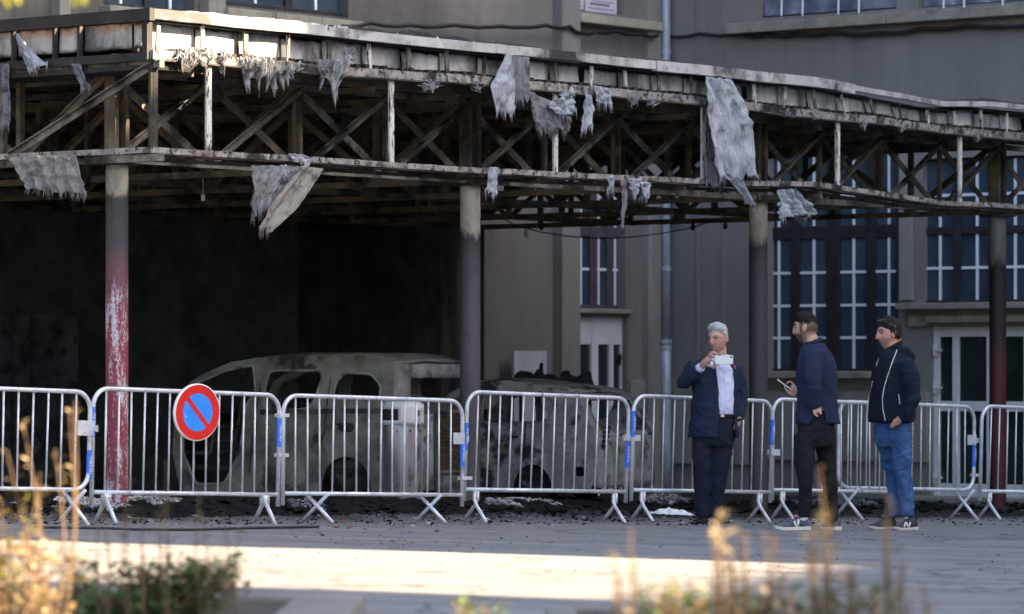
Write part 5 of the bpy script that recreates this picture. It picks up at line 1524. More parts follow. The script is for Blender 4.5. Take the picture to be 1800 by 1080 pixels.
def smooth_path(pts, rads, n=5):
    """Catmull-Rom through pts with radii"""
    P_ = [V(p) for p in pts]; R_ = list(rads); out = []; ro = []
    N = len(P_)
    for i in range(N - 1):
        p0, p1, p2, p3 = P_[max(0, i - 1)], P_[i], P_[i + 1], P_[min(N - 1, i + 2)]
        for k in range(n):
            t = k / n
            out.append(0.5 * ((2 * p1) + (p2 - p0) * t + (2 * p0 - 5 * p1 + 4 * p2 - p3) * t * t + (3 * p1 - p0 - 3 * p2 + p3) * t ** 3))
            ro.append(lerp(R_[i], R_[i + 1], t * t * (3 - 2 * t)))
    out.append(P_[-1]); ro.append(R_[-1])
    return out, ro

def limb(mb, pts, rads, seg=16, n=5, capf=0.6):
    p, r = smooth_path(pts, rads, n)
    d0 = (p[0] - p[1]).normalized(); d1 = (p[-1] - p[-2]).normalized()
    p = [p[0] + d0 * r[0] * capf, p[0] + d0 * r[0] * capf * 0.8] + p + [p[-1] + d1 * r[-1] * capf * 0.8, p[-1] + d1 * r[-1] * capf]
    r = [r[0] * 0.2, r[0] * 0.65] + r + [r[-1] * 0.65, r[-1] * 0.2]
    mb.tube(p, r, seg)

def loft(mb, rings, seg=28, pw=2.4):
    """rings: (centre, rx, ry, yaw) horizontal superellipses, smoothed, closed at both ends"""
    vs = []; fs = []
    R2 = []
    for i in range(len(rings) - 1):
        for k in range(4):
            t = k / 4; a, b_ = rings[i], rings[i + 1]
            R2.append((a[0].lerp(b_[0], t), lerp(a[1], b_[1], t), lerp(a[2], b_[2], t), lerp(a[3], b_[3], t)))
    R2.append(rings[-1])
    for c, rx, ry, yaw in R2:
        for k in range(seg):
            a = 2 * math.pi * k / seg; ca, sa = math.cos(a), math.sin(a)
            x = rx * math.copysign(abs(ca) ** (2 / pw), ca); y = ry * math.copysign(abs(sa) ** (2 / pw), sa)
            vs.append(c + V((x * math.cos(yaw) - y * math.sin(yaw), x * math.sin(yaw) + y * math.cos(yaw), 0)))
    n = len(R2)
    for i in range(n - 1):
        for k in range(seg):
            k2 = (k + 1) % seg; fs.append((i * seg + k, i * seg + k2, (i + 1) * seg + k2, (i + 1) * seg + k))
    fs.append(tuple(range(seg))[::-1]); fs.append(tuple((n - 1) * seg + k for k in range(seg)))
    mb.add(vs, fs)

def fuse(mb, name, mt, parent, voxel=0.01, smooth=4, fold=None, cut=None):
    """one continuous surface from overlapping pieces"""
    me = mb.mesh(name, mt, root_loc(parent), True)
    bm = bmesh.new(); bm.from_mesh(me); bmesh.ops.recalc_face_normals(bm, faces=bm.faces); bm.to_mesh(me); bm.free()
    tmp = link('tmp', me)
    md = tmp.modifiers.new('r', 'REMESH'); md.mode = 'VOXEL'; md.voxel_size = voxel; md.use_smooth_shade = True
    if smooth:
        s = tmp.modifiers.new('s', 'SMOOTH'); s.iterations = smooth; s.factor = 0.5
    dg = bpy.context.evaluated_depsgraph_get(); dg.update()
    m2 = bpy.data.meshes.new_from_object(tmp.evaluated_get(dg)); m2.name = name
    bpy.data.objects.remove(tmp); bpy.data.meshes.remove(me)
    if fold:
        amp, sx, sz, seed = fold
        nr = [v.normal.copy() for v in m2.vertices]
        for v, n in zip(m2.vertices, nr):
            c = v.co
            w = noise.noise((c.x * sx + 0.6 * noise.noise(c * 5), c.y * sx, c.z * sz + seed))
            r1 = 1 - abs(noise.noise(((c.x + c.z * 0.5) * sx * 0.8, c.y * sx * 0.8, (c.z - c.x * 0.6) * sz * 1.6 + seed * 2)))
            r2 = 1 - abs(noise.noise(((c.x - c.z * 0.6) * sx * 1.1 + 7, c.y * sx, (c.z + c.x * 0.7) * sz * 2.0 + seed * 3)))
            v.co = c + n * amp * (w * 0.7 + 1.5 * (r1 ** 7 - 0.35) + 1.1 * (r2 ** 9 - 0.3))
        m2.update()
    if cut:
        bm = bmesh.new(); bm.from_mesh(m2)
        bmesh.ops.delete(bm, geom=[f for f in bm.faces if cut(f)], context='FACES')
        bm.to_mesh(m2); bm.free()
    m2.materials.clear(); m2.materials.append(mt)
    m2.polygons.foreach_set('use_smooth', [True] * len(m2.polygons)); m2.update()
    return link(name, m2, parent)

def px_of(p):
    return (CX + p.x / p.y * F, HY - (p.z - ZC) / p.y * F)

def inpoly(x, y, poly):
    c = False; n = len(poly)
    for i in range(n):
        x1, y1 = poly[i]; x2, y2 = poly[(i + 1) % n]
        if (y1 > y) != (y2 > y) and x < (x2 - x1) * (y - y1) / (y2 - y1) + x1: c = not c
    return c

class Surf:
    """find the point of a body surface seen under a pixel"""
    def __init__(s, objs):
        s.t = []
        for o in objs:
            L = root_loc(o); me = o.data
            s.t.append(BVHTree.FromPolygons([v.co + L for v in me.vertices], [tuple(p.vertices) for p in me.polygons]))
    def __call__(s, px, py, off=0.006, fallback=None):
        d = V(((px - CX) / F, 1.0, (HY - py) / F)).normalized(); best = None
        for t in s.t:
            h = t.ray_cast(V((0, 0, ZC)), d)
            if h[0] is not None and (best is None or h[3] < best[1]): best = (h[0], h[3])
        if best is None: return P(px, py, fallback) if fallback else None
        return best[0] - d * off

def decal(surf, e1, e2, name, mt, parent, off=0.006, n=14, m=3, fb=35, solid=0.004):
    def fn(u, v):
        a = edge_at(e1, v); b_ = edge_at(e2, v)
        return surf(lerp(a[0], b_[0], u), lerp(a[1], b_[1], u), off, fb)
    mb = MB(); mb.grid(fn, m, n)
    return mb.build(name, mt, parent, smooth=True, solid=solid)

def seam(surf, pts, r, name, mt, parent, off=0.004, fb=35, n=6):
    q = []
    for a, b_ in zip(pts, pts[1:]):
        for k in range(n): q.append(surf(lerp(a[0], b_[0], k / n), lerp(a[1], b_[1], k / n), off, fb))
    q.append(surf(pts[-1][0], pts[-1][1], off, fb))
    mb = MB(); mb.tube(q, r, 6)
    return mb.build(name, mt, parent, smooth=True)

def gs(x, s): return math.exp(-(x / s) ** 2)
def head_pt(d, k=1.0):
    """unit direction -> point of a head, face towards -y, about 0.24 m tall"""
    x, y, z = d.x * 0.076, d.y * 0.096, d.z * 0.120
    t = max(0.0, -d.z)
    x *= 1 - 0.28 * t ** 2
    if d.y > 0: y *= 1 - 0.42 * t ** 1.2
    else: y *= 1 + 0.05 * t
    x *= 1 - 0.10 * max(0, -d.y) ** 2
    if y < 0:
        fr = sstep(0.0, -0.06, y)
        y -= fr * (0.023 * gs(x, 0.014) * (sstep(0.030, -0.030, z) * sstep(-0.046, -0.034, z)) + 0.010 * gs(x, 0.010) * gs(z - 0.012, 0.018))
        y += fr * 0.011 * (gs(x - 0.032, 0.017) + gs(x + 0.032, 0.017)) * gs(z - 0.010, 0.014)
        y -= fr * 0.006 * gs(z - 0.034, 0.011) * gs(x, 0.05)
        y -= fr * 0.006 * gs(z + 0.062, 0.009) * gs(x, 0.022)
        y += fr * 0.005 * gs(z + 0.081, 0.010) * gs(x, 0.03)
        y -= fr * 0.013 * gs(z + 0.102, 0.018) * gs(x, 0.030)
    return V((x * k, y * k, z * k))

def sphere_dirs(nu, nv):
    out = []
    for j in range(nv + 1):
        th = math.pi * j / nv
        for i in range(nu):
            ph = 2 * math.pi * i / nu
            out.append(V((math.sin(th) * math.cos(ph), math.sin(th) * math.sin(ph), math.cos(th))))
    return out
def sphere_faces(nu, nv):
    return [(j * nu + i, j * nu + (i + 1) % nu, (j + 1) * nu + (i + 1) % nu, (j + 1) * nu + i) for j in range(nv) for i in range(nu)]

class Head:
    def __init__(s, c, yaw, pitch=0.0, k=1.0, roll=0.0):
        s.c = c; s.k = k
        s.R = Matrix.Rotation(yaw, 3, 'Z') @ Matrix.Rotation(roll, 3, 'Y') @ Matrix.Rotation(pitch, 3, 'X')
    def w(s, v): return s.c + s.R @ (V(v) * s.k)
    def l(s, p): return (s.R.transposed() @ (p - s.c)) / s.k
    def add(s, mb):
        mb.add([s.w(head_pt(d)) for d in sphere_dirs(56, 56)], sphere_faces(56, 56))
        for sx in (-1, 1):
            vs = []
            for d in sphere_dirs(14, 10):
                e = V((d.x * 0.010, d.y * 0.020, d.z * 0.033))
                e.x += 0.006 * sstep(0, 0.02, e.y) ; e = Matrix.Rotation(rad(-12), 3, 'X') @ e
                vs.append(s.w((sx * (0.079 + e.x), 0.012 + e.y, -0.002 + e.z)))
            mb.add(vs, sphere_faces(14, 10))
    def face(s, parent, brow, iris=(0.03, 0.025, 0.02)):
        mi = mat('iris_%.2f' % iris[0], iris, None, 5, 0.2); mw = mat('eye_white', (0.24, 0.20, 0.18), None, 5, 0.4)
        for sx in (-1, 1):
            d = V((sx * 0.031 / 0.070, 0, 0.010 / 0.12)); d.y = -math.sqrt(max(0, 1 - d.x ** 2 - d.z ** 2)); p = head_pt(d)
            mb = MB(); mb.add([s.w(p + V((e.x * 0.0125, 0.005 + e.y * 0.009, e.z * 0.0045))) for e in sphere_dirs(12, 8)], sphere_faces(12, 8)); ey = mb.build('eye', mw, parent, smooth=True)
            mb = MB(); mb.add([s.w(p + V((-0.001 + e.x * 0.0058, -0.0015 + e.y * 0.004, e.z * 0.0042))) for e in sphere_dirs(10, 6)], sphere_faces(10, 6)); mb.build('iris', mi, ey, smooth=True)
            q = []
            for xx in (0.014, 0.026, 0.040, 0.050):
                d = V((sx * xx / 0.070, 0, (0.033 + 0.004 * (xx > 0.02) - 0.005 * (xx > 0.045)) / 0.12)); d.y = -math.sqrt(max(0, 1 - d.x ** 2 - d.z ** 2)); q.append(s.w(head_pt(d) + V((0, -0.0015, 0))))
            mb = MB(); mb.tube(q, [0.0028, 0.0042, 0.0040, 0.002], 6); mb.build('eyebrow', brow, parent, smooth=True)
    def hair(s, name, mt, parent, hl, thick, rough=0.006, seed=0, fs=30):
        dirs = sphere_dirs(60, 48); vs = []
        for d in dirs:
            p = head_pt(d); n = V((d.x / 0.076, d.y / 0.096, d.z / 0.12)).normalized()
            f = sstep(-0.012, 0.014, p.z - tab(p.y, hl) + 0.010 * noise.noise(p * 45))
            t = thick(p) * sstep(-0.01, 0.045, p.z - tab(p.y, hl)) + 0.003 + rough * noise.noise(V((p.x * fs * 2.2, p.y * fs, p.z * fs)) + V((seed, 0, 0))) + rough * 0.6 * noise.noise(p * fs * 3)
            vs.append(s.w(p + n * lerp(-0.008, t, f)))
        mb = MB(); mb.add(vs, sphere_faces(60, 48))
        return mb.build(name, mt, parent, smooth=True)

def paint(o, head, base, hairc, stubble=0.0, fade=0.0, old=0.0):
    me = o.data; L = root_loc(o)
    ca = me.color_attributes.new('Col', 'FLOAT_COLOR', 'POINT')
    base = V(base); hairc = V(hairc)
    for v in me.vertices:
        p = head.l(v.co + L); c = base.copy()
        if abs(p.z) < 0.16 and abs(p.x) < 0.13 and abs(p.y) < 0.16:
            c = c.lerp(V((base.x * 1.05, base.y * 0.78, base.z * 0.72)), 0.55 * gs(p.z + 0.02, 0.03) * gs(abs(p.x) - 0.045, 0.025) * sstep(0.02, -0.04, p.y))
            ear = sstep(0.075, 0.082, abs(p.x)); c = c.lerp(V((base.x, base.y * 0.7, base.z * 0.65)), ear * 0.6)
            if p.y < -0.02:
                st = stubble * sstep(-0.025, -0.05, p.z) * (1 - 0.6 * gs(p.z + 0.062, 0.008) * gs(p.x, 0.02))
                c = c.lerp(hairc, min(0.9, st))
                c = c.lerp(V((base.x * 0.75, base.y * 0.42, base.z * 0.42)), 0.8 * gs(p.z + 0.062, 0.008) * gs(p.x, 0.020))
                c = c.lerp(V((0.06, 0.02, 0.02)), 0.7 * gs(p.z + 0.061, 0.0025) * gs(p.x, 0.022))
                for sx in (-1, 1):
                    c = c.lerp(V((0.035, 0.025, 0.02)), 0.95 * min(1, 1.5 * gs(p.x - sx * 0.031, 0.013) * gs(p.z - 0.010, 0.0055)))
                    c = c.lerp(V((base.x * 0.6, base.y * 0.5, base.z * 0.5)), 0.4 * gs(p.x - sx * 0.031, 0.02) * gs(p.z - 0.014, 0.013))
                    c = c.lerp(hairc, 0.75 * min(1, 1.6 * gs(p.x - sx * 0.033, 0.018) * gs(p.z - 0.034, 0.005)))
            elif stubble: c = c.lerp(hairc, 0.6 * stubble * sstep(-0.03, -0.06, p.z) * sstep(0.03, 0.0, p.y))
            if fade:
                f = sstep(-0.075, -0.015, p.z) * sstep(-0.05, -0.02, p.y) * (1 - ear)
                c = c.lerp(hairc, fade * f)
        ca.data[v.index].color = (c.x, c.y, c.z, 1)

def finger(mb, pts, r0=0.0092, r1=0.0070):
    n = len(pts); limb(mb, pts, [lerp(r0, r1, i / (n - 1)) for i in range(n)], 10, 4, 0.7)

def shoe(parent, heel, toe, upper, sole, W=0.098, H=0.115, name='shoe', sole_h=0.028, mark=None, accent=None):
    h, t = V(heel), V(toe); d = (t - h); L = d.length; d.normalize(); s = V((-d.y, d.x, 0)).normalized(); z0 = (h.z + t.z) / 2
    prof = [(0.0, 0.30, 0.55), (0.04, 0.58, 0.80), (0.14, 0.72, 0.98), (0.28, 0.74, 1.0), (0.42, 0.78, 0.86), (0.58, 0.90, 0.66), (0.74, 1.0, 0.52), (0.88, 0.92, 0.42), (0.97, 0.62, 0.32), (1.0, 0.25, 0.2)]
    seg = 16; vs = []
    for u, w, hh in prof:
        c = h + d * (u * L); 
        for k in range(seg):
            a = 2 * math.pi * k / seg
            y = math.cos(a) * W / 2 * w * (1.0 if math.sin(a) < 0.2 else 1 - 0.30 * math.sin(a) ** 2)
            zz = sole_h * 0.6 + (H * hh - sole_h * 0.6) * (0.5 + 0.5 * math.sin(a)) if True else 0
            q = c + s * y; vs.append(V((q.x, q.y, z0 + zz)))
    n = len(prof); fs = [(i * seg + k, i * seg + (k + 1) % seg, (i + 1) * seg + (k + 1) % seg, (i + 1) * seg + k) for i in range(n - 1) for k in range(seg)]
    fs += [tuple(range(seg))[::-1], tuple((n - 1) * seg + k for k in range(seg))]
    mb = MB(); mb.add(vs, fs); sh = mb.build(name, upper, parent, smooth=True, fix=True)
    mb = MB(); vs = []; sp = [(-0.01, 0.4), (0.02, 0.72), (0.12, 0.82), (0.35, 0.80), (0.6, 0.98), (0.78, 1.08), (0.92, 0.92), (1.0, 0.55), (1.02, 0.25)]
    for u, w in sp:
        lift = 0.012 * sstep(0.75, 1.02, u)
        for sy, zz in ((-1, 0), (1, 0), (1, 1), (-1, 1)):
            q = h + d * (u * L) + s * (sy * W / 2 * w); vs.append(V((q.x, q.y, z0 + lift + (0.002 if zz == 0 else sole_h + 0.006 * sstep(.4, 0, u)))))
    fs = []
    for i in range(len(sp) - 1):
        for k in range(4): fs.append((i * 4 + k, i * 4 + (k + 1) % 4, (i + 1) * 4 + (k + 1) % 4, (i + 1) * 4 + k))
    fs += [(3, 2, 1, 0), tuple(len(sp) * 4 - 4 + k for k in range(4))]
    mb.add(vs, fs); mb.build('sole', sole, sh, fix=True, bevel=0.004)
    if mark: 
        for k, poly in enumerate(mark):
            decal(Surf([sh]), [poly[0], poly[3]], [poly[1], poly[2]], 'emblem', accent, sh, 0.004, 6, 2, (h.y + t.y) / 2 - 0.05, 0.003)
    return sh

def gz(px, Y): 
    x = (px - CX) / F * Y; return V((x, Y, ground(x, Y)))

M_navy = cloth('navy_wool', (0.009, 0.015, 0.036), (0.014, 0.022, 0.050))
M_navy2 = cloth('dark_navy_twill', (0.007, 0.010, 0.022), (0.012, 0.016, 0.032))
M_shirt = cloth('pale_lilac_shirt', (0.50, 0.52, 0.70), (0.58, 0.60, 0.76), 0.8, 220, 0.15)
M_black = cloth('black_trouser_cloth', (0.005, 0.006, 0.008), (0.010, 0.011, 0.014))
M_blazer = cloth('blue_navy_blazer', (0.010, 0.014, 0.038), (0.016, 0.022, 0.056))
M_hood = cloth('dark_navy_fleece', (0.004, 0.009, 0.020), (0.008, 0.015, 0.030), 0.95, 120, 0.4)
M_tee = cloth('black_navy_polo', (0.004, 0.005, 0.012), (0.007, 0.009, 0.018))
M_jean = cloth('blue_denim', (0.020, 0.055, 0.150), (0.045, 0.105, 0.24), 0.85, 220, 0.4, layers=[((0.09, 0.16, 0.30), 5, 0.56, 0.76)])
M_leather = mat('black_leather', (0.008, 0.007, 0.007), (0.016, 0.013, 0.012), 8, 0.4)
M_ghair = mat('silver_hair', (0.24, 0.24, 0.24), (0.50, 0.50, 0.49), 60, 0.55, stretch=(1, 1, 0.4), bump=0.6, bscale=160)
M_dhair = mat('dark_brown_hair', (0.006, 0.005, 0.004), (0.020, 0.015, 0.012), 60, 0.7, spec=0.15, stretch=(1, 1, 0.4), bump=0.6, bscale=160)
M_bhair = mat('brown_grey_hair', (0.009, 0.007, 0.006), (0.034, 0.028, 0.025), 60, 0.7, spec=0.15, stretch=(1, 1, 0.4), bump=0.7, bscale=140)
M_phone = mat('silver_phone', (0.55, 0.60, 0.64), (0.62, 0.66, 0.70), 6, 0.3, 0.4)
M_screen = mat('dark_phone_glass', (0.01, 0.01, 0.012), None, 5, 0.15)
M_steelwire = mat('spectacle_wire', (0.12, 0.11, 0.10), None, 5, 0.35, 0.7)
M_sgrey = mat('grey_blue_trainer', (0.05, 0.06, 0.085), (0.11, 0.12, 0.15), 14, 0.8)
M_sdark = mat('navy_grey_trainer', (0.022, 0.022, 0.034), (0.05, 0.05, 0.065), 14, 0.85)
M_sole = mat('cream_sole', (0.52, 0.50, 0.42), (0.60, 0.58, 0.50), 10, 0.6)
M_sole2 = mat('pale_grey_sole', (0.42, 0.38, 0.35), (0.5, 0.46, 0.42), 10, 0.6)
M_wh = mat('off_white_trim', (0.62, 0.60, 0.55), (0.70, 0.68, 0.62), 10, 0.6)
M_yel = mat('yellow_piping', (0.55, 0.28, 0.03), None, 10, 0.7)
M_pink = mat('pink_tab', (0.7, 0.16, 0.2), None, 10, 0.6)

# ---------------- grey-haired man with phone
Y0 = 35.5
def Q(px, py, dy=0.0): return P(px, py, Y0 + dy)
fz = gz(1252, Y0)
A = thing('person', 'grey-haired man in navy suit and pale shirt holding up a phone', 'person', fz)
hd = Head(Q(1261.5, 596, -0.03), rad(-36), rad(4), 1.06)
mb = MB(); hd.add(mb)
limb(mb, [Q(1265, 610, 0.01), Q(1264, 636, 0.02)], [0.062, 0.072])
loft(mb, [(Q(1260, 634, 0.02), .12, .07, 0), (Q(1258, 660, 0.01), .17, .10, 0), (Q(1257, 730, 0), .17, .12, 0), (Q(1257, 768, 0), .17, .11, 0)])
limb(mb, [Q(1226, 645, 0), Q(1206, 672, -.06), Q(1232, 646, -.21)], [.05, .042, .031])
limb(mb, [Q(1291, 646, .02), Q(1301, 690, .05), Q(1298, 736, -.04), Q(1291, 752, -.05)], [.05, .042, .032, .035])
for pts in ([Q(1239, 765), Q(1235, 835, -.03), Q(1234, 902)], [Q(1271, 765), Q(1263, 838), Q(1260, 904, .02)]): limb(mb, pts, [.060, .050, .040])
# hand with the phone: palm, four fingers over the top edge, thumb below
limb(mb, [Q(1232, 645, -.215), Q(1239, 638, -.25), Q(1246, 632, -.275)], [.028, .036, .032])
limb(mb, [Q(1236, 643, -.23), Q(1244, 637, -.265)], [.028, .030])
finger(mb, [Q(1246, 629, -.285), Q(1252, 622, -.315), Q(1258, 621.5, -.33), Q(1262.5, 625.5, -.335)])
finger(mb, [Q(1244.5, 627, -.28), Q(1249.5, 620, -.30), Q(1255.5, 619, -.315), Q(1260, 622.5, -.325)])
finger(mb, [Q(1246, 632, -.27), Q(1253, 628, -.30), Q(1257, 629, -.318), Q(1259, 633, -.32)])
finger(mb, [Q(1245, 636, -.265), Q(1251, 633.5, -.295), Q(1254, 635, -.31), Q(1256, 638, -.312)], .0082, .0062)
finger(mb, [Q(1241, 641, -.255), Q(1249, 644.5, -.29), Q(1257, 643.5, -.315), Q(1264, 641.5, -.325)], .0115, .0085)
bodyA = fuse(mb, 'body', M_skin, A, 0.0052, 2)
paint(bodyA, hd, (0.50, 0.27, 0.20), (0.30, 0.29, 0.28), 0.12)
hd.hair('hair', M_ghair, A, [(-0.11, 0.078), (-0.06, 0.066), (-0.03, 0.046), (-0.005, 0.012), (0.03, -0.035), (0.10, -0.055)],
        lambda p: 0.010 + 0.014 * sstep(0.02, 0.09, p.z) + 0.008 * sstep(0.02, -0.06, p.y) * sstep(0.05, 0.08, p.z), 0.006, 2)
hd.face(bodyA, M_ghair)
# spectacles
mb = MB()
for sx in (-1, 1):
    mb.tube([hd.w((sx * 0.032 + 0.021 * math.cos(a), -0.098 + 0.004 * abs(math.cos(a)), 0.008 + 0.017 * math.sin(a))) for a in np.linspace(0, 2 * math.pi, 17)], 0.0019, 5)
    mb.tube([hd.w((sx * 0.053, -0.094, 0.012)), hd.w((sx * 0.078, -0.07, 0.014)), hd.w((sx * 0.083, 0.01, 0.014))], 0.0019, 5)
mb.tube([hd.w((-0.011, -0.102, 0.012)), hd.w((0.011, -0.102, 0.012))], 0.0019, 5)
mb.build('spectacles', M_steelwire, A)
# jacket
mb = MB()
loft(mb, [(Q(1263, 631, .03), .085, .070, 0), (Q(1260, 634, .02), .165, .085, 0), (Q(1258, 641, .01), .215, .110, 0), (Q(1257, 662), .218, .140, 0), (Q(1257, 692), .212, .158, 0),
          (Q(1256, 722), .218, .165, 0), (Q(1255, 748), .228, .160, 0), (Q(1254, 769), .238, .155, 0)])
limb(mb, [Q(1223, 643, 0), Q(1213, 658, -.03), Q(1203, 672, -.065), Q(1214, 664, -.13), Q(1227, 650, -.195)], [.082, .078, .070, .062, .050], 18, 6, 0.25)
limb(mb, [Q(1292, 645, .02), Q(1299, 668, .04), Q(1303, 692, .05), Q(1301, 715, .01), Q(1299, 734, -.03)], [.080, .072, .064, .058, .052], 18, 6, 0.2)
op = [(1268, 622), (1256.5, 642), (1260, 665), (1263.5, 692), (1264.5, 730), (1262, 790), (1296, 790), (1292.5, 745), (1291, 722), (1292.5, 694), (1292, 664), (1285, 643), (1277, 622)]
def cutA(f):
    c = f.calc_center_median() + fz; x, y = px_of(c)
    return f.normal.y < 0.25 and c.y < Y0 + 0.05 and inpoly(x, y, op)
jA_full = fuse(mb, 'tmp_full', M_navy, A, 0.009, 3, (0.0075, 4.2, 3.2, 1))
sfA = Surf([jA_full])
bpy.data.objects.remove(jA_full)
jA = fuse(mb, 'jacket', M_navy, A, 0.009, 3, (0.0075, 4.2, 3.2, 1), cutA)
md = jA.modifiers.new('t', 'SOLIDIFY'); md.thickness = 0.010; md.offset = -1
decal(sfA, [(1262, 622), (1254, 640), (1257, 655)], [(1268, 624), (1258, 644), (1264, 694)], 'lapel', M_navy, jA, 0.006, 16, 4, Y0 - .1, 0.006)
decal(sfA, [(1277, 624), (1285, 641), (1292, 662)], [(1281, 626), (1295, 648), (1294, 690)], 'lapel', M_navy, jA, 0.006, 16, 4, Y0 - .1, 0.006)
mb = MB(); c = sfA(1291.6, 645, 0.012); mb.tube([c + V((-.006, 0, -.02)), c + V((0.004, 0, .012)), c + V((0, 0, .016)), c + V((-0.004, 0, .012)), c + V((.006, 0, -.02))], 0.003, 5); mb.build('ribbon_pin', M_pink, jA)
seam(sfA, [(1222, 700), (1240, 703)], 0.003, 'pocket_seam', M_black, jA, 0.001, Y0)
# shirt, collar, cuff
mb = MB()
loft(mb, [(Q(1264, 626, .01), .075, .065, 0), (Q(1262, 634, .01), .14, .085, 0), (Q(1260, 645), .185, .110, 0), (Q(1259, 670), .19, .132, 0), (Q(1258, 700), .188, .150, 0), (Q(1258, 722), .186, .158, 0), (Q(1258, 731), .180, .150, 0)])
shA = fuse(mb, 'shirt', M_shirt, A, 0.011, 3, (0.006, 7, 4, 5))
sfS = Surf([shA])
seam(sfS, [(1272, 634), (1273, 660), (1274, 690), (1273, 726)], 0.0035, 'placket', M_shirt, shA, 0.001, Y0)
mb = MB(); mb.tube([Q(1266, 627, .0) + V((0.069 * math.cos(a), 0.066 * math.sin(a), 0.012 * math.sin(a))) for a in np.linspace(0, 6.28, 25)], 0.017, 8); mb.build('collar', M_shirt, shA, smooth=True)
mb = MB(); limb(mb, [Q(1228.5, 649, -.198), Q(1233, 645, -.222)], [.043, .041], 16, 3, 0.05); mb.build('cuff', M_shirt, shA, smooth=True)
# trousers and belt
mb = MB()
loft(mb, [(Q(1258, 727), .178, .140, 0), (Q(1258, 745), .188, .142, 0), (Q(1257, 770), .190, .135, 0), (Q(1256, 784), .175, .12, 0)])
limb(mb, [Q(1236, 768), Q(1234, 800, -.02), Q(1234, 838, -.03), Q(1234, 870, -.01), Q(1234, 908)], [.105, .094, .078, .071, .068], 18, 5, 0.2)
limb(mb, [Q(1273, 768), Q(1269, 800, .0), Q(1263, 840, -.01), Q(1260, 872, .01), Q(1259, 909, .02)], [.106, .094, .075, .067, .064], 18, 5, 0.2)
trA = fuse(mb, 'trousers', M_navy2, A, 0.011, 12, (0.0062, 3.4, 4.2, 3))
mb = MB(); loft(mb, [(Q(1258, 727.5), .184, .154, 0), (Q(1258, 734), .186, .152, 0)]); bl = mb.build('belt', M_leather, A, smooth=True)
mb = MB(); c = Surf([bl])(1270, 731, 0.004, Y0 - .15); mb.box(c, 0.032, 0.006, 0.026); mb.build('buckle', M_galv, bl)
mb = MB(); w_ = Q(1298.5, 738, -.045); mb.tube([w_ + V((.046 * math.cos(a), .040 * math.sin(a), .012 * math.cos(a))) for a in np.linspace(0, 6.28, 17)], 0.012, 8); mb.build('watch', M_leather, A)
mb = MB(); w_ = Q(1232, 645.5, -.216); mb.tube([w_ + V((.022 * math.cos(a), -.028 * math.sin(a), .030 * math.cos(a))) for a in np.linspace(0, 6.28, 15)], 0.003, 5); mb.build('wristband', mat('green_band', (0.10, 0.16, 0.06), None, 5, 0.7), A)
shoe(A, gz(1240, Y0 + .10), gz(1230, Y0 - .18), M_leather, M_leather, 0.10, 0.10, 'shoe', 0.018)
shoe(A, gz(1263, Y0 + .10), gz(1277, Y0 - .17), M_leather, M_leather, 0.10, 0.10, 'shoe', 0.018)
# his phone (held, so a thing of its own)
c = Q(1272.5, 633, -.338)
ph = thing('phone', 'silver phone held sideways in front of the grey-haired man', 'phone', c)
ax = V((1, 0.05, 0.02)).normalized(); az = V((-0.02, 0, 1)).normalized(); ay = az.cross(ax).normalized()
mb = MB(); mb.box(c, 0.168, 0.009, 0.083, ax, ay, az); mb.build('case', M_phone, ph, bevel=0.004)
mb = MB(); mb.tube([c + ax * 0.066 + az * 0.024 - ay * 0.0045, c + ax * 0.066 + az * 0.024 - ay * 0.0075], 0.0085, 12); mb.build('lens', M_screen, ph)
mb = MB(); mb.box(c + ay * 0.006, 0.155, 0.002, 0.074, ax, ay, az); mb.build('screen', M_screen, ph)

# ---------------- young man seen from behind
Y0 = 33.6
def Q(px, py, dy=0.0): return P(px, py, Y0 + dy)
fz = gz(1432, Y0)
B = thing('person', 'young man with faded haircut in navy blazer looking at his phone, seen from behind', 'person', fz)
hd = Head(Q(1417, 577, 0.0), rad(-112), rad(6), 1.09)
mb = MB(); hd.add(mb)
limb(mb, [Q(1422, 588, .0), Q(1428, 612, .01)], [.064, .075])
loft(mb, [(Q(1432, 612), .10, .12, 0), (Q(1434, 640), .12, .15, 0), (Q(1435, 700), .13, .14, 0), (Q(1434, 745), .13, .14, 0)])
limb(mb, [Q(1430, 632, -.14), Q(1433, 678, -.2), Q(1433, 714, -.15), Q(1437, 722, -.135)], [.05, .04, .03, .032])
limb(mb, [Q(1424, 634, .14), Q(1414, 678, .13), Q(1404, 688, .02)], [.05, .04, .03])
# far hand under the phone
limb(mb, [Q(1406, 689, .03), Q(1400, 686, .0), Q(1393, 681, -.02)], [.028, .034, .028])
for k, (a, b_, c_, e_) in enumerate(((Q(1394, 686, -.04), Q(1387, 688, -.06), Q(1381, 684, -.07), Q(1379, 679, -.06)), (Q(1396, 688.5, -.03), Q(1390, 692, -.055), Q(1384, 689, -.065), Q(1382, 684, -.06)),
                              (Q(1398, 690, -.02), Q(1393, 694, -.045), Q(1388, 693, -.06), Q(1386, 689, -.06)), (Q(1400, 691, -.01), Q(1397, 695, -.035), Q(1392, 695, -.05), Q(1390, 692, -.05)))):
    finger(mb, [a, b_, c_, e_], .0086 - .0006 * k, .0066)
finger(mb, [Q(1398, 680, .0), Q(1392, 673, -.01), Q(1387, 671.5, -.02), Q(1383, 675, -.03)], .011, .008)
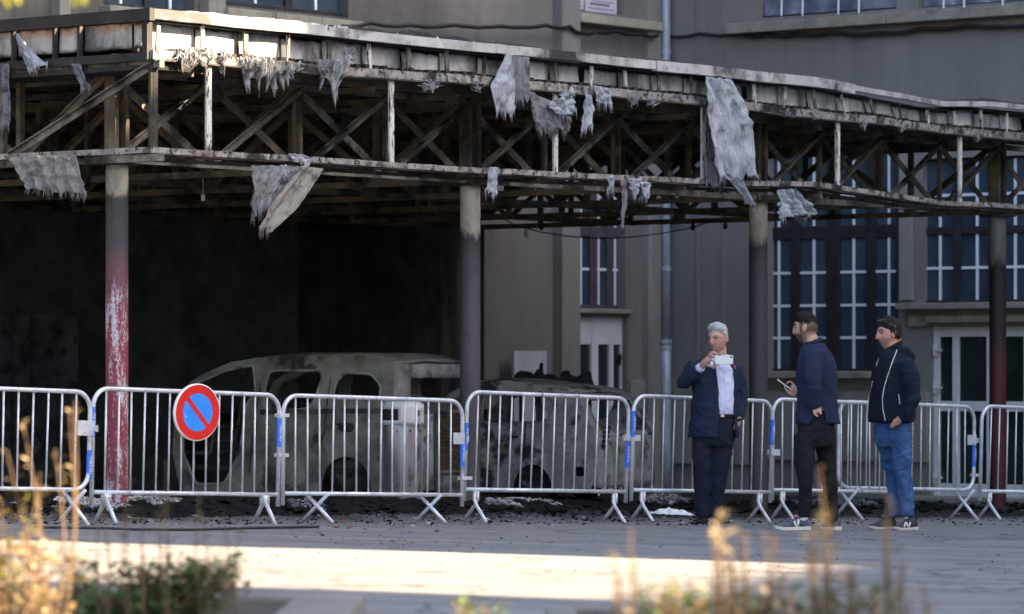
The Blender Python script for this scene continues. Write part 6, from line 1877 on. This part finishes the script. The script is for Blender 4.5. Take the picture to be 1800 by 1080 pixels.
# near hand, half in the pocket
limb(mb, [Q(1432, 716, -.15), Q(1437, 723, -.15)], [.032, .034])
for k in range(4): finger(mb, [Q(1436 + 1.6 * k, 720 + 2.2 * k, -.17), Q(1441 + 0.8 * k, 718 + 3 * k, -.175), Q(1443, 722 + 2.4 * k, -.16)], .0088, .007)
finger(mb, [Q(1430, 722, -.17), Q(1433, 729, -.185), Q(1438, 732, -.18)], .011, .008)
for pts in ([Q(1418, 758, -.06), Q(1415, 838, -.08), Q(1413, 905, -.03)], [Q(1452, 758, .08), Q(1456, 840, .12), Q(1463, 912, .17)]): limb(mb, pts, [.060, .050, .040])
bodyB = fuse(mb, 'body', M_skin, B, 0.0052, 2)
hd.face(bodyB, M_dhair)
paint(bodyB, hd, (0.52, 0.32, 0.24), (0.014, 0.011, 0.010), 0.85, 0.90)
hd.hair('hair', M_dhair, B, [(-0.11, 0.064), (-0.06, 0.054), (-0.02, 0.036), (0.03, 0.030), (0.06, 0.026), (0.10, 0.02)],
        lambda p: -0.004 + 0.014 * sstep(0.03, 0.085, p.z) + 0.012 * sstep(0.03, -0.07, p.y) * sstep(0.07, 0.11, p.z), 0.006, 4, 36)
mb = MB()
loft(mb, [(Q(1428, 600, .0), .062, .07, 0), (Q(1430, 607, .0), .095, .12, 0), (Q(1433, 617, .0), .135, .175, 0), (Q(1435, 634, .0), .162, .19, 0), (Q(1435, 655), .178, .19, 0), (Q(1435, 685), .178, .18, 0),
          (Q(1436, 705), .176, .175, 0), (Q(1437, 724), .186, .175, 0), (Q(1438, 745), .198, .175, 0)])
limb(mb, [Q(1429, 628, -.14), Q(1429, 650, -.20), Q(1430, 680, -.225), Q(1430, 700, -.20), Q(1431, 716, -.165)], [.084, .080, .068, .062, .054], 18, 6, 0.2)
limb(mb, [Q(1425, 630, .14), Q(1416, 655, .15), Q(1411, 680, .13), Q(1406, 688, .05)], [.08, .07, .06, .05], 18, 6, 0.1)
vent = [(1441, 690), (1436, 735), (1418, 750), (1446, 752), (1452, 750), (1449, 722)]
def cutB(f):
    c = f.calc_center_median() + fz; x, y = px_of(c)
    return c.y < Y0 + 0.05 and inpoly(x, y, [(1438, 722), (1418, 752), (1456, 752), (1447, 716), (1443, 712)]) and f.normal.y < 0.3
jB0 = fuse(mb, 'tmp_full', M_blazer, B, 0.010, 3, (0.0075, 4.2, 3.2, 7)); sfB = Surf([jB0]); bpy.data.objects.remove(jB0)
jB = fuse(mb, 'blazer', M_blazer, B, 0.010, 3, (0.0075, 4.2, 3.2, 7), cutB)
md = jB.modifiers.new('t', 'SOLIDIFY'); md.thickness = 0.010; md.offset = -1
mb = MB(); q = [Q(1427, 601, 0) + V((0.074 * math.cos(a) + 0.004, 0.082 * math.sin(a), 0.03 * math.cos(a) - 0.006)) for a in np.linspace(-2.4, 2.4, 22)]
mb.tube(q, 0.018, 8); mb.build('collar', M_blazer, jB, smooth=True)
seam(sfB, [(1447, 612), (1452, 660), (1454, 700), (1458, 742)], 0.0022, 'back_seam', M_navy2, jB, 0.0, Y0)
seam(sfB, [(1441, 626), (1447, 650), (1446, 680)], 0.0022, 'sleeve_seam', M_navy2, jB, 0.0, Y0)
mb = MB()
loft(mb, [(Q(1434, 720), .158, .150, 0), (Q(1434, 745), .168, .158, 0), (Q(1434, 772), .165, .150, 0), (Q(1434, 786), .14, .13, 0)])
limb(mb, [Q(1416, 765, -.05), Q(1414, 805, -.07), Q(1415, 842, -.085), Q(1416, 872, -.06), Q(1413, 908, -.03)], [.100, .090, .072, .062, .056], 18, 5, 0.15)
limb(mb, [Q(1451, 765, .07), Q(1453, 805, .10), Q(1457, 842, .12), Q(1461, 880, .15), Q(1463, 916, .17)], [.098, .086, .070, .061, .056], 18, 5, 0.15)
fuse(mb, 'trousers', M_black, B, 0.011, 14, (0.0062, 3.4, 4.2, 13))
Vm = [[(1394.5, 917), (1398, 916), (1401.5, 927), (1399, 928.5)], [(1400.5, 926.5), (1402, 913), (1405.5, 913.5), (1404, 927.5)]]
shoe(B, gz(1424.5, Y0 - .03), gz(1362, Y0 - .06), M_sgrey, M_sole, 0.10, 0.125, 'trainer', 0.030, Vm, M_wh)
shoe(B, gz(1475, Y0 + .16), gz(1446, Y0 + .34), M_sgrey, M_sole, 0.10, 0.125, 'trainer', 0.030)
mb = MB(); limb(mb, [Q(1412, 907, -.03), Q(1411, 915, -.03)], [.045, .045], 12, 3, .1); mb.build('sock', M_wh, B, smooth=True)
mb = MB(); c = Q(1399, 907, -.075); mb.box(c, 0.03, 0.02, 0.014); mb.build('shoe_tab', M_pink, B)
c = Q(1379.5, 676, -.045)
ph = thing('phone', 'pale phone tilted in the hand of the young man', 'phone', c)
ax = V((25, 0, -17.5)).normalized(); ay = V((0.12, 0.98, 0.10)).normalized(); ay = (ay - ax * ay.dot(ax)).normalized(); az = ax.cross(ay)
mb = MB(); mb.box(c, 0.152, 0.074, 0.0095, ax, ay, az); mb.build('case', M_wh, ph, bevel=0.003)
mb = MB(); mb.box(c + az * (0.0058 if az.z > 0 else -0.0058), 0.140, 0.066, 0.002, ax, ay, az); mb.build('screen', M_screen, ph)

# ---------------- man in jeans
Y0 = 34.4
def Q(px, py, dy=0.0): return P(px, py, Y0 + dy)
fz = gz(1572, Y0)
Cc = thing('person', 'dark-haired man in open navy zip jacket and blue jeans with hands in pockets', 'person', fz)
hd = Head(Q(1563, 587, 0.0), rad(-76), rad(3), 1.08)
mb = MB(); hd.add(mb)
limb(mb, [Q(1565, 598, 0), Q(1569, 620, 0)], [.064, .074])
loft(mb, [(Q(1572, 622), .11, .12, 0), (Q(1572, 650), .14, .15, 0), (Q(1570, 700), .15, .14, 0), (Q(1568, 748), .14, .13, 0)])
limb(mb, [Q(1591, 642, -.15), Q(1604, 695, -.2), Q(1584, 733, -.2), Q(1574, 744, -.19)], [.05, .042, .032, .034])
limb(mb, [Q(1552, 642, .15), Q(1540, 695, .17), Q(1540, 734, .1), Q(1542, 746, .08)], [.05, .042, .032, .034])
for k in range(4): finger(mb, [Q(1577 - 2.2 * k, 741 + .6 * k, -.215), Q(1573 - 2.2 * k, 746 + .6 * k, -.22), Q(1571 - 2 * k, 752, -.20)], .009, .007)
finger(mb, [Q(1580, 738, -.22), Q(1574, 741, -.235), Q(1568, 745, -.22)], .011, .008)
for pts in ([Q(1580, 762, -.07), Q(1588, 832, -.06), Q(1595, 905, -.06)], [Q(1556, 762, .08), Q(1571, 832, .07), Q(1574, 905, .05)]): limb(mb, pts, [.060, .050, .040])
bodyC = fuse(mb, 'body', M_skin, Cc, 0.0052, 2)
hd.face(bodyC, M_bhair)
paint(bodyC, hd, (0.52, 0.27, 0.21), (0.12, 0.10, 0.09), 0.42)
hd.hair('hair', M_bhair, Cc, [(-0.11, 0.062), (-0.07, 0.056), (-0.03, 0.036), (-0.012, 0.0), (0.03, -0.045), (0.10, -0.075)],
        lambda p: 0.010 + 0.015 * sstep(0.02, 0.09, p.z) * sstep(-0.10, 0.0, p.y), 0.012, 6, 30)
mb = MB()    # glasses pushed up on the head
for sx in (-1, 1):
    mb.tube([hd.w((sx * 0.032 + 0.022 * math.cos(a), -0.066 + 0.018 * math.sin(a), 0.116 + 0.008 * math.sin(a))) for a in np.linspace(0, 6.28, 13)], 0.0018, 5)
    mb.tube([hd.w((sx * 0.056, -0.064, 0.112)), hd.w((sx * 0.088, -0.01, 0.080)), hd.w((sx * 0.092, 0.03, 0.050))], 0.0014, 5)
mb.tube([hd.w((-0.012, -0.070, 0.119)), hd.w((0.012, -0.070, 0.119))], 0.003, 5)
mb.build('glasses', M_steelwire, Cc)
mb = MB()
loft(mb, [(Q(1571, 612, .0), .085, .09, 0), (Q(1573, 620), .125, .155, 0), (Q(1574, 640), .170, .185, 0), (Q(1573.5, 665), .198, .19, 0), (Q(1571.5, 692), .212, .188, 0), (Q(1569, 718), .212, .182, 0), (Q(1566, 743), .205, .175, 0)])
limb(mb, [Q(1591, 640, -.14), Q(1601, 668, -.19), Q(1605, 696, -.215), Q(1596, 720, -.215), Q(1583, 735, -.205)], [.086, .080, .070, .062, .053], 18, 6, 0.15)
limb(mb, [Q(1553, 640, .14), Q(1543, 668, .17), Q(1540, 696, .18), Q(1541, 730, .12)], [.08, .075, .066, .052], 18, 6, 0.15)
limb(mb, [Q(1579, 613, -.13), Q(1592, 617, -.09), Q(1601, 628, 0.0), Q(1592, 620, .10), Q(1578, 614, .13)], [.035, .045, .055, .045, .035], 14, 6, 0.5)
jC = fuse(mb, 'jacket', M_hood, Cc, 0.010, 3, (0.008, 4.2, 3.6, 21))
sfC = Surf([jC])
decal(sfC, [(1578, 612), (1562, 656), (1552, 692), (1554, 741)], [(1545, 630), (1534, 680), (1527, 712), (1526, 741)], 'polo_front', M_tee, jC, 0.004, 22, 6, Y0 - .1)
for pts, nm in (([(1577, 615), (1568, 638), (1561, 658), (1554, 682), (1551, 700), (1552, 720), (1556, 740)], 'zip_trim'), ([(1545, 630), (1540, 645)], 'zip_trim'), ([(1534, 670), (1527, 700), (1523.5, 738)], 'zip_trim'), ([(1579.5, 693), (1582, 711)], 'pocket_zip')):
    seam(sfC, pts, 0.0042, nm, M_wh, jC, 0.004, Y0 - .02)
mb = MB(); mb.tube([Q(1568, 611, 0) + V((0.075 * math.cos(a), 0.078 * math.sin(a), 0.042 * math.cos(a))) for a in np.linspace(0, 6.28, 25)], 0.022, 8); co = mb.build('polo_collar', M_tee, Cc, smooth=True)
mb = MB(); mb.tube([Q(1568, 608.5, 0) + V((0.078 * math.cos(a), 0.082 * math.sin(a), 0.046 * math.cos(a) + 0.016)) for a in np.linspace(-2.4, 0.4, 15)], 0.0045, 6); mb.build('collar_piping', M_yel, co, smooth=True)
mb = MB()
loft(mb, [(Q(1569, 736), .168, .150, 0), (Q(1569, 752), .172, .152, 0), (Q(1569, 772), .166, .145, 0), (Q(1570, 786), .14, .13, 0)])
limb(mb, [Q(1582, 765, -.06), Q(1585, 800, -.07), Q(1587, 834, -.07), Q(1593, 872, -.06), Q(1595, 908, -.06)], [.108, .096, .082, .071, .066], 18, 5, 0.15)
limb(mb, [Q(1556, 765, .07), Q(1564, 800, .08), Q(1571, 834, .07), Q(1573, 872, .06), Q(1574, 908, .05)], [.102, .090, .076, .068, .064], 18, 5, 0.15)
trC = fuse(mb, 'jeans', M_jean, Cc, 0.010, 12, (0.0072, 3.6, 4.6, 31))
sfJ = Surf([trC])
seam(sfJ, [(1563, 758), (1568, 790), (1577, 830)], 0.002, 'inseam', M_jean, trC, 0.001, Y0)
Nm = [[(1588, 928), (1590.5, 928), (1593.5, 918), (1591, 918)], [(1591, 918), (1593.8, 918), (1598.6, 928), (1595.8, 928)], [(1596, 928), (1598.6, 928), (1601.5, 918), (1599, 918)]]
shoe(Cc, gz(1611.5, Y0 - .03), gz(1571, Y0 - .17), M_sdark, M_sole2, 0.10, 0.125, 'trainer', 0.026, Nm, M_wh)
shoe(Cc, gz(1574, Y0 + .09), gz(1528, Y0 - .03), M_sdark, M_sole2, 0.10, 0.125, 'trainer', 0.026)
rnk = random.Random(4); mb = MB()
for k in range(9):
    c = Q(1603.5 + rnk.uniform(-1.5, 1.5), 748 + 6 * k, -.1); mb.tube([c + V((.011 * math.cos(a), 0, .014 * math.sin(a))) for a in np.linspace(0, 6.28, 9)], 0.003, 5)
mb.build('key_chain', M_steelwire, Cc)
# ------------------------------------------------------------------ planting beds and foreground plants
M_soil = mat('dark_soil', (0.025, 0.020, 0.015), (0.06, 0.05, 0.035), 12, 0.95, bump=0.6, bscale=50)
def bed(label, x0, x1, y0, y1, h, w=0.14):
    c = V(((x0 + x1) / 2, y1, ground((x0 + x1) / 2, y1)))
    r = thing('planting_bed', label, 'planting bed', c)
    def zb(x, y): return ground(x, y)
    def blk(xa, xb, ya, yb, name, hh, m):
        mb = MB(); pts = [(xa, ya), (xb, ya), (xb, yb), (xa, yb)]
        mb.hexa([V((x, y, zb(x, y) - 0.1)) for x, y in pts] + [V((x, y, zb(x, y) + hh)) for x, y in pts]); mb.build(name, m, r, bevel=0.012)
    n = max(1, int((x1 - x0) / 1.0))
    for k in range(n): blk(lerp(x0, x1, k / n) + 0.003, lerp(x0, x1, (k + 1) / n) - 0.003, y1 - w, y1, 'kerb_stone', h, M_concrete)
    n2 = int((y1 - w - y0) / 1.0)
    for k in range(n2):
        ya, yb = lerp(y0, y1 - w, k / n2) + 0.003, lerp(y0, y1 - w, (k + 1) / n2) - 0.003
        blk(x0, x0 + w, ya, yb, 'kerb_stone', h, M_concrete); blk(x1 - w, x1, ya, yb, 'kerb_stone', h, M_concrete)
    mb = MB(); mb.grid(lambda u, v: V((lerp(x0 + w, x1 - w, u), lerp(y0, y1 - w, v), zb(lerp(x0 + w, x1 - w, u), lerp(y0, y1 - w, v)) + h - 0.03 + 0.02 * noise.noise((u * 20, v * 20, 0)))), 20, 30)
    mb.build('soil', M_soil, r)
bed('kerbed planting bed at the lower left of the street', -5.0, -0.66, 3.5, 17.50, 0.085, 0.30)
bed('low kerbed planting bed at the lower right of the street', 0.15, 6.5, 3.5, 17.55, 0.045)

def leaf_mat(name, c1, c2, tr=0.25):
    m, nt, b = new_mat(name, 0.6, 0, 0.3)
    nt.links.new(ramp(nt, noi(nt, coords(nt, 'pos'), 9, 4), [(0.35, c1), (0.65, c2)]), b.inputs['Base Color'])
    t = nd(nt, 'ShaderNodeBsdfTranslucent'); nt.links.new(b.inputs['Base Color'].links[0].from_socket, t.inputs['Color'])
    mx = nd(nt, 'ShaderNodeMixShader'); mx.inputs[0].default_value = tr
    out = nt.nodes['Material Output']
    nt.links.new(b.outputs[0], mx.inputs[1]); nt.links.new(t.outputs[0], mx.inputs[2]); nt.links.new(mx.outputs[0], out.inputs[0])
    return m
ML = {'gold': leaf_mat('golden_leaf', (0.11, 0.06, 0.015), (0.14, 0.10, 0.022)), 'green': leaf_mat('green_leaf', (0.06, 0.12, 0.03), (0.11, 0.18, 0.05)),
      'yellowgreen': leaf_mat('yellow_green_leaf', (0.10, 0.13, 0.02), (0.20, 0.20, 0.03)), 'brown': leaf_mat('withered_leaf', (0.11, 0.065, 0.025), (0.20, 0.12, 0.05)),
      'tan': leaf_mat('straw_stalk', (0.27, 0.21, 0.12), (0.36, 0.29, 0.18)), 'olive': leaf_mat('olive_leaf', (0.09, 0.085, 0.025), (0.15, 0.13, 0.045)),
      'pink': leaf_mat('dusky_pink_flower', (0.26, 0.08, 0.09), (0.38, 0.15, 0.15))}
M_stem = mat('brown_stem', (0.07, 0.045, 0.025), (0.14, 0.09, 0.05), 10, 0.8)

def add_leaf(mb, p, d, n, L, W):
    s = d.cross(n).normalized(); n = s.cross(d)
    vs = [p, p + d * L * 0.35 + s * W / 2 + n * W * 0.12, p + d * L * 0.75 + s * W * 0.33 + n * W * 0.05, p + d * L - n * W * 0.1, p + d * L * 0.75 - s * W * 0.33 + n * W * 0.05, p + d * L * 0.35 - s * W / 2 + n * W * 0.12, p + d * L * 0.5]
    mb.add(vs, [(0, 1, 6), (1, 2, 6), (2, 3, 6), (3, 4, 6), (4, 5, 6), (5, 0, 6)])

def plant(name, label, cat, px, Y, tops, foliage, seed, base_r=0.06, leafL=(0.03, 0.06), stem_r=0.004, group=None, leaves=30, low=0.15, mats=('green',), lean=0.04, heads=None, aspect=0.45):
    """tops: list of (pixel x, pixel row of the tip); leaves per stem"""
    rn = random.Random(seed); x0 = (px - CX) / F * Y; b = V((x0, Y, ground(x0, Y)))
    r = thing(name, label, cat, b, group)
    ms = MB(); mls = {k: MB() for k in mats}; mh = MB()
    for (tx, ty) in tops:
        dy = rn.uniform(-0.25, 0.25); tip = P(tx, ty, Y + dy)
        st = b + V((rn.uniform(-base_r, base_r), rn.uniform(-base_r, base_r) + dy * 0.4, 0)); st.z = ground(st.x, st.y)
        st.x = lerp(tip.x, st.x, 0.6)
        mid = st.lerp(tip, 0.5) + V((rn.uniform(-lean, lean), rn.uniform(-lean, lean), 0))
        pts, rr = smooth_path([st, mid, tip], [stem_r * 1.4, stem_r, stem_r * 0.5], 5)
        ms.tube(pts, rr, 5)
        for k in range(leaves):
            t = low + (1 - low) * rn.random(); i = min(len(pts) - 2, int(t * (len(pts) - 1))); p = pts[i].lerp(pts[i + 1], t * (len(pts) - 1) - i)
            a = rn.uniform(0, 6.28); d = V((math.cos(a), math.sin(a), rn.uniform(-0.2, 0.9))).normalized(); n = V((rn.uniform(-.5, .5), rn.uniform(-.5, .5), 1)).normalized()
            L = rn.uniform(*leafL); off = d * rn.uniform(0, foliage)
            add_leaf(mls[rn.choice(mats)], p + off, d, n, L, L * aspect)
        if heads:
            for k in range(heads[1]):
                a = rn.uniform(0, 6.28); d = V((math.cos(a), math.sin(a), rn.uniform(0, 1))).normalized(); p = tip + V((rn.gauss(0, .02), rn.gauss(0, .02), rn.uniform(-heads[2], 0.0)))
                add_leaf(mh, p, d, V((0.3, 0.2, 1)).normalized(), 0.022, 0.013)
    ms.build('stems', M_stem, r)['kind'] = 'stuff'
    for k, m in mls.items():
        if m.v: m.build('foliage', ML[k], r)['kind'] = 'stuff'
    if mh.v: mh.build('flower_heads', ML[heads[0]], r)['kind'] = 'stuff'
    return r
rg = random.Random(9)
plant('shrub', 'golden autumn shrub catching the sun at the lower left edge', 'shrub', 30, 14.5, [(rg.uniform(-50, 75), rg.uniform(865, 1010)) for _ in range(17)], 0.04, 1, 0.16, (0.03, 0.065), 0.004, None, 20, 0.35, ('gold', 'yellowgreen', 'brown', 'gold'))
plant('shrub', 'withered brown stems and leaves below the golden shrub', 'shrub', 40, 14.2, [(rg.uniform(-60, 130), rg.uniform(950, 1050)) for _ in range(22)], 0.05, 2, 0.25, (0.03, 0.06), 0.005, None, 24, 0.2, ('brown', 'tan', 'olive'))
plant('seed_stalk', 'tall dry branching stalk with buds, leftmost before the barriers', 'plant', 110, 14.6, [(12, 792), (40, 740), (122, 718), (96, 790), (70, 830), (132, 704)], 0.02, 3, 0.05, (0.02, 0.04), 0.0045, None, 12, 0.55, ('brown', 'tan'), 0.06)
plant('shrub', 'leafy green shrub with dusky pink flowers at the lower left', 'shrub', 280, 15.6, [(rg.uniform(115, 440), rg.uniform(985, 1060)) for _ in range(60)], 0.05, 4, 0.32, (0.035, 0.075), 0.004, None, 30, 0.25, ('green', 'green', 'green', 'olive'), heads=('pink', 16, 0.05), aspect=0.4)
for k, (x, y) in enumerate([(228, 838), (292, 812), (352, 850), (392, 905), (178, 880), (420, 930), (250, 905)]):
    plant('seed_stalk', 'slender olive seed stalk above the green shrub, ' + ['second', 'fourth', 'fifth', 'sixth', 'first', 'seventh', 'third'][k] + ' from the left', 'plant', x + 6, 15.2, [(x, y), (x + rg.uniform(-9, 9), y + 50)], 0.012, 10 + k, 0.02, (0.018, 0.04), 0.0035, 'seed stalks over the green shrub', 16, 0.35, ('olive', 'olive', 'brown'), 0.03)
for k, (x, y, m_, n, lv) in enumerate([(1078, 940, ('brown', 'tan'), 2, 16), (1108, 900, ('tan', 'olive'), 3, 12), (1180, 985, ('tan', 'brown'), 4, 10), (1262, 868, ('tan',), 6, 14), (1300, 905, ('tan', 'olive'), 4, 14), (1362, 915, ('brown', 'olive'), 4, 18), (1440, 796, ('olive', 'olive', 'gold'), 3, 26), (1428, 905, ('olive', 'tan'), 5, 20), (1500, 960, ('tan', 'brown'), 5, 14), (1562, 850, ('olive', 'tan'), 3, 20), (1590, 960, ('tan',), 4, 14), (1622, 1000, ('tan', 'brown'), 4, 12)]):
    tops = [(x + rg.uniform(-14, 14) * (j > 0), y + 28 + rg.uniform(0, 90) * (j > 0)) for j in range(n)]
    plant('dry_plant', 'blurred dry straw-coloured plant in the right foreground, ' + ['first', 'second', 'third', 'fourth', 'fifth', 'sixth', 'eighth', 'seventh', 'ninth', 'tenth', 'eleventh', 'twelfth'][k] + ' from the left', 'plant', x + 4, 11.6, tops, 0.012, 30 + k, 0.03, (0.025, 0.055), 0.005, 'dry plants in the right foreground', lv, 0.3, m_, 0.03, aspect=0.3)
plant('ground_plant', 'low olive and brown weeds along the bottom right edge', 'plant', 1330, 12.2, [(rg.uniform(1120, 1580), rg.uniform(1035, 1075)) for _ in range(60)], 0.03, 60, 0.35, (0.03, 0.06), 0.004, None, 22, 0.3, ('olive', 'brown', 'green', 'tan'))
plant('ground_plant', 'small green weeds at the bottom of the picture between both beds', 'plant', 850, 14.0, [(rg.uniform(800, 900), rg.uniform(1050, 1080)) for _ in range(10)], 0.02, 61, 0.1, (0.02, 0.045), 0.003, None, 16, 0.3, ('green', 'olive'))
# twig with yellow-green leaves at the top left, of a tree beside the camera
tw = thing('tree_branch', 'blurred twig with yellow-green leaves at the top left corner', 'branch', P(-60, -60, 12))
mb = MB(); q = [P(-60, -60, 12), P(30, -30, 12), P(140, -22, 12), P(220, -30, 12)]; mb.tube(q, [0.01, .007, .005, .002], 6); mb.build('twig', M_stem, tw)
mb = MB()
for x, y in ((18, -14), (28, -20), (134, -16), (8, -20), (146, -20), (60, -30), (100, -34), (190, -34)):
    mb = MB(); add_leaf(mb, P(x, y, 12), V((rg.uniform(-.3, .3), 0.2, -1)).normalized(), V((0.2, -1, 0.2)).normalized(), 0.055, 0.03)
    mb.build('leaf', ML['yellowgreen'], tw)
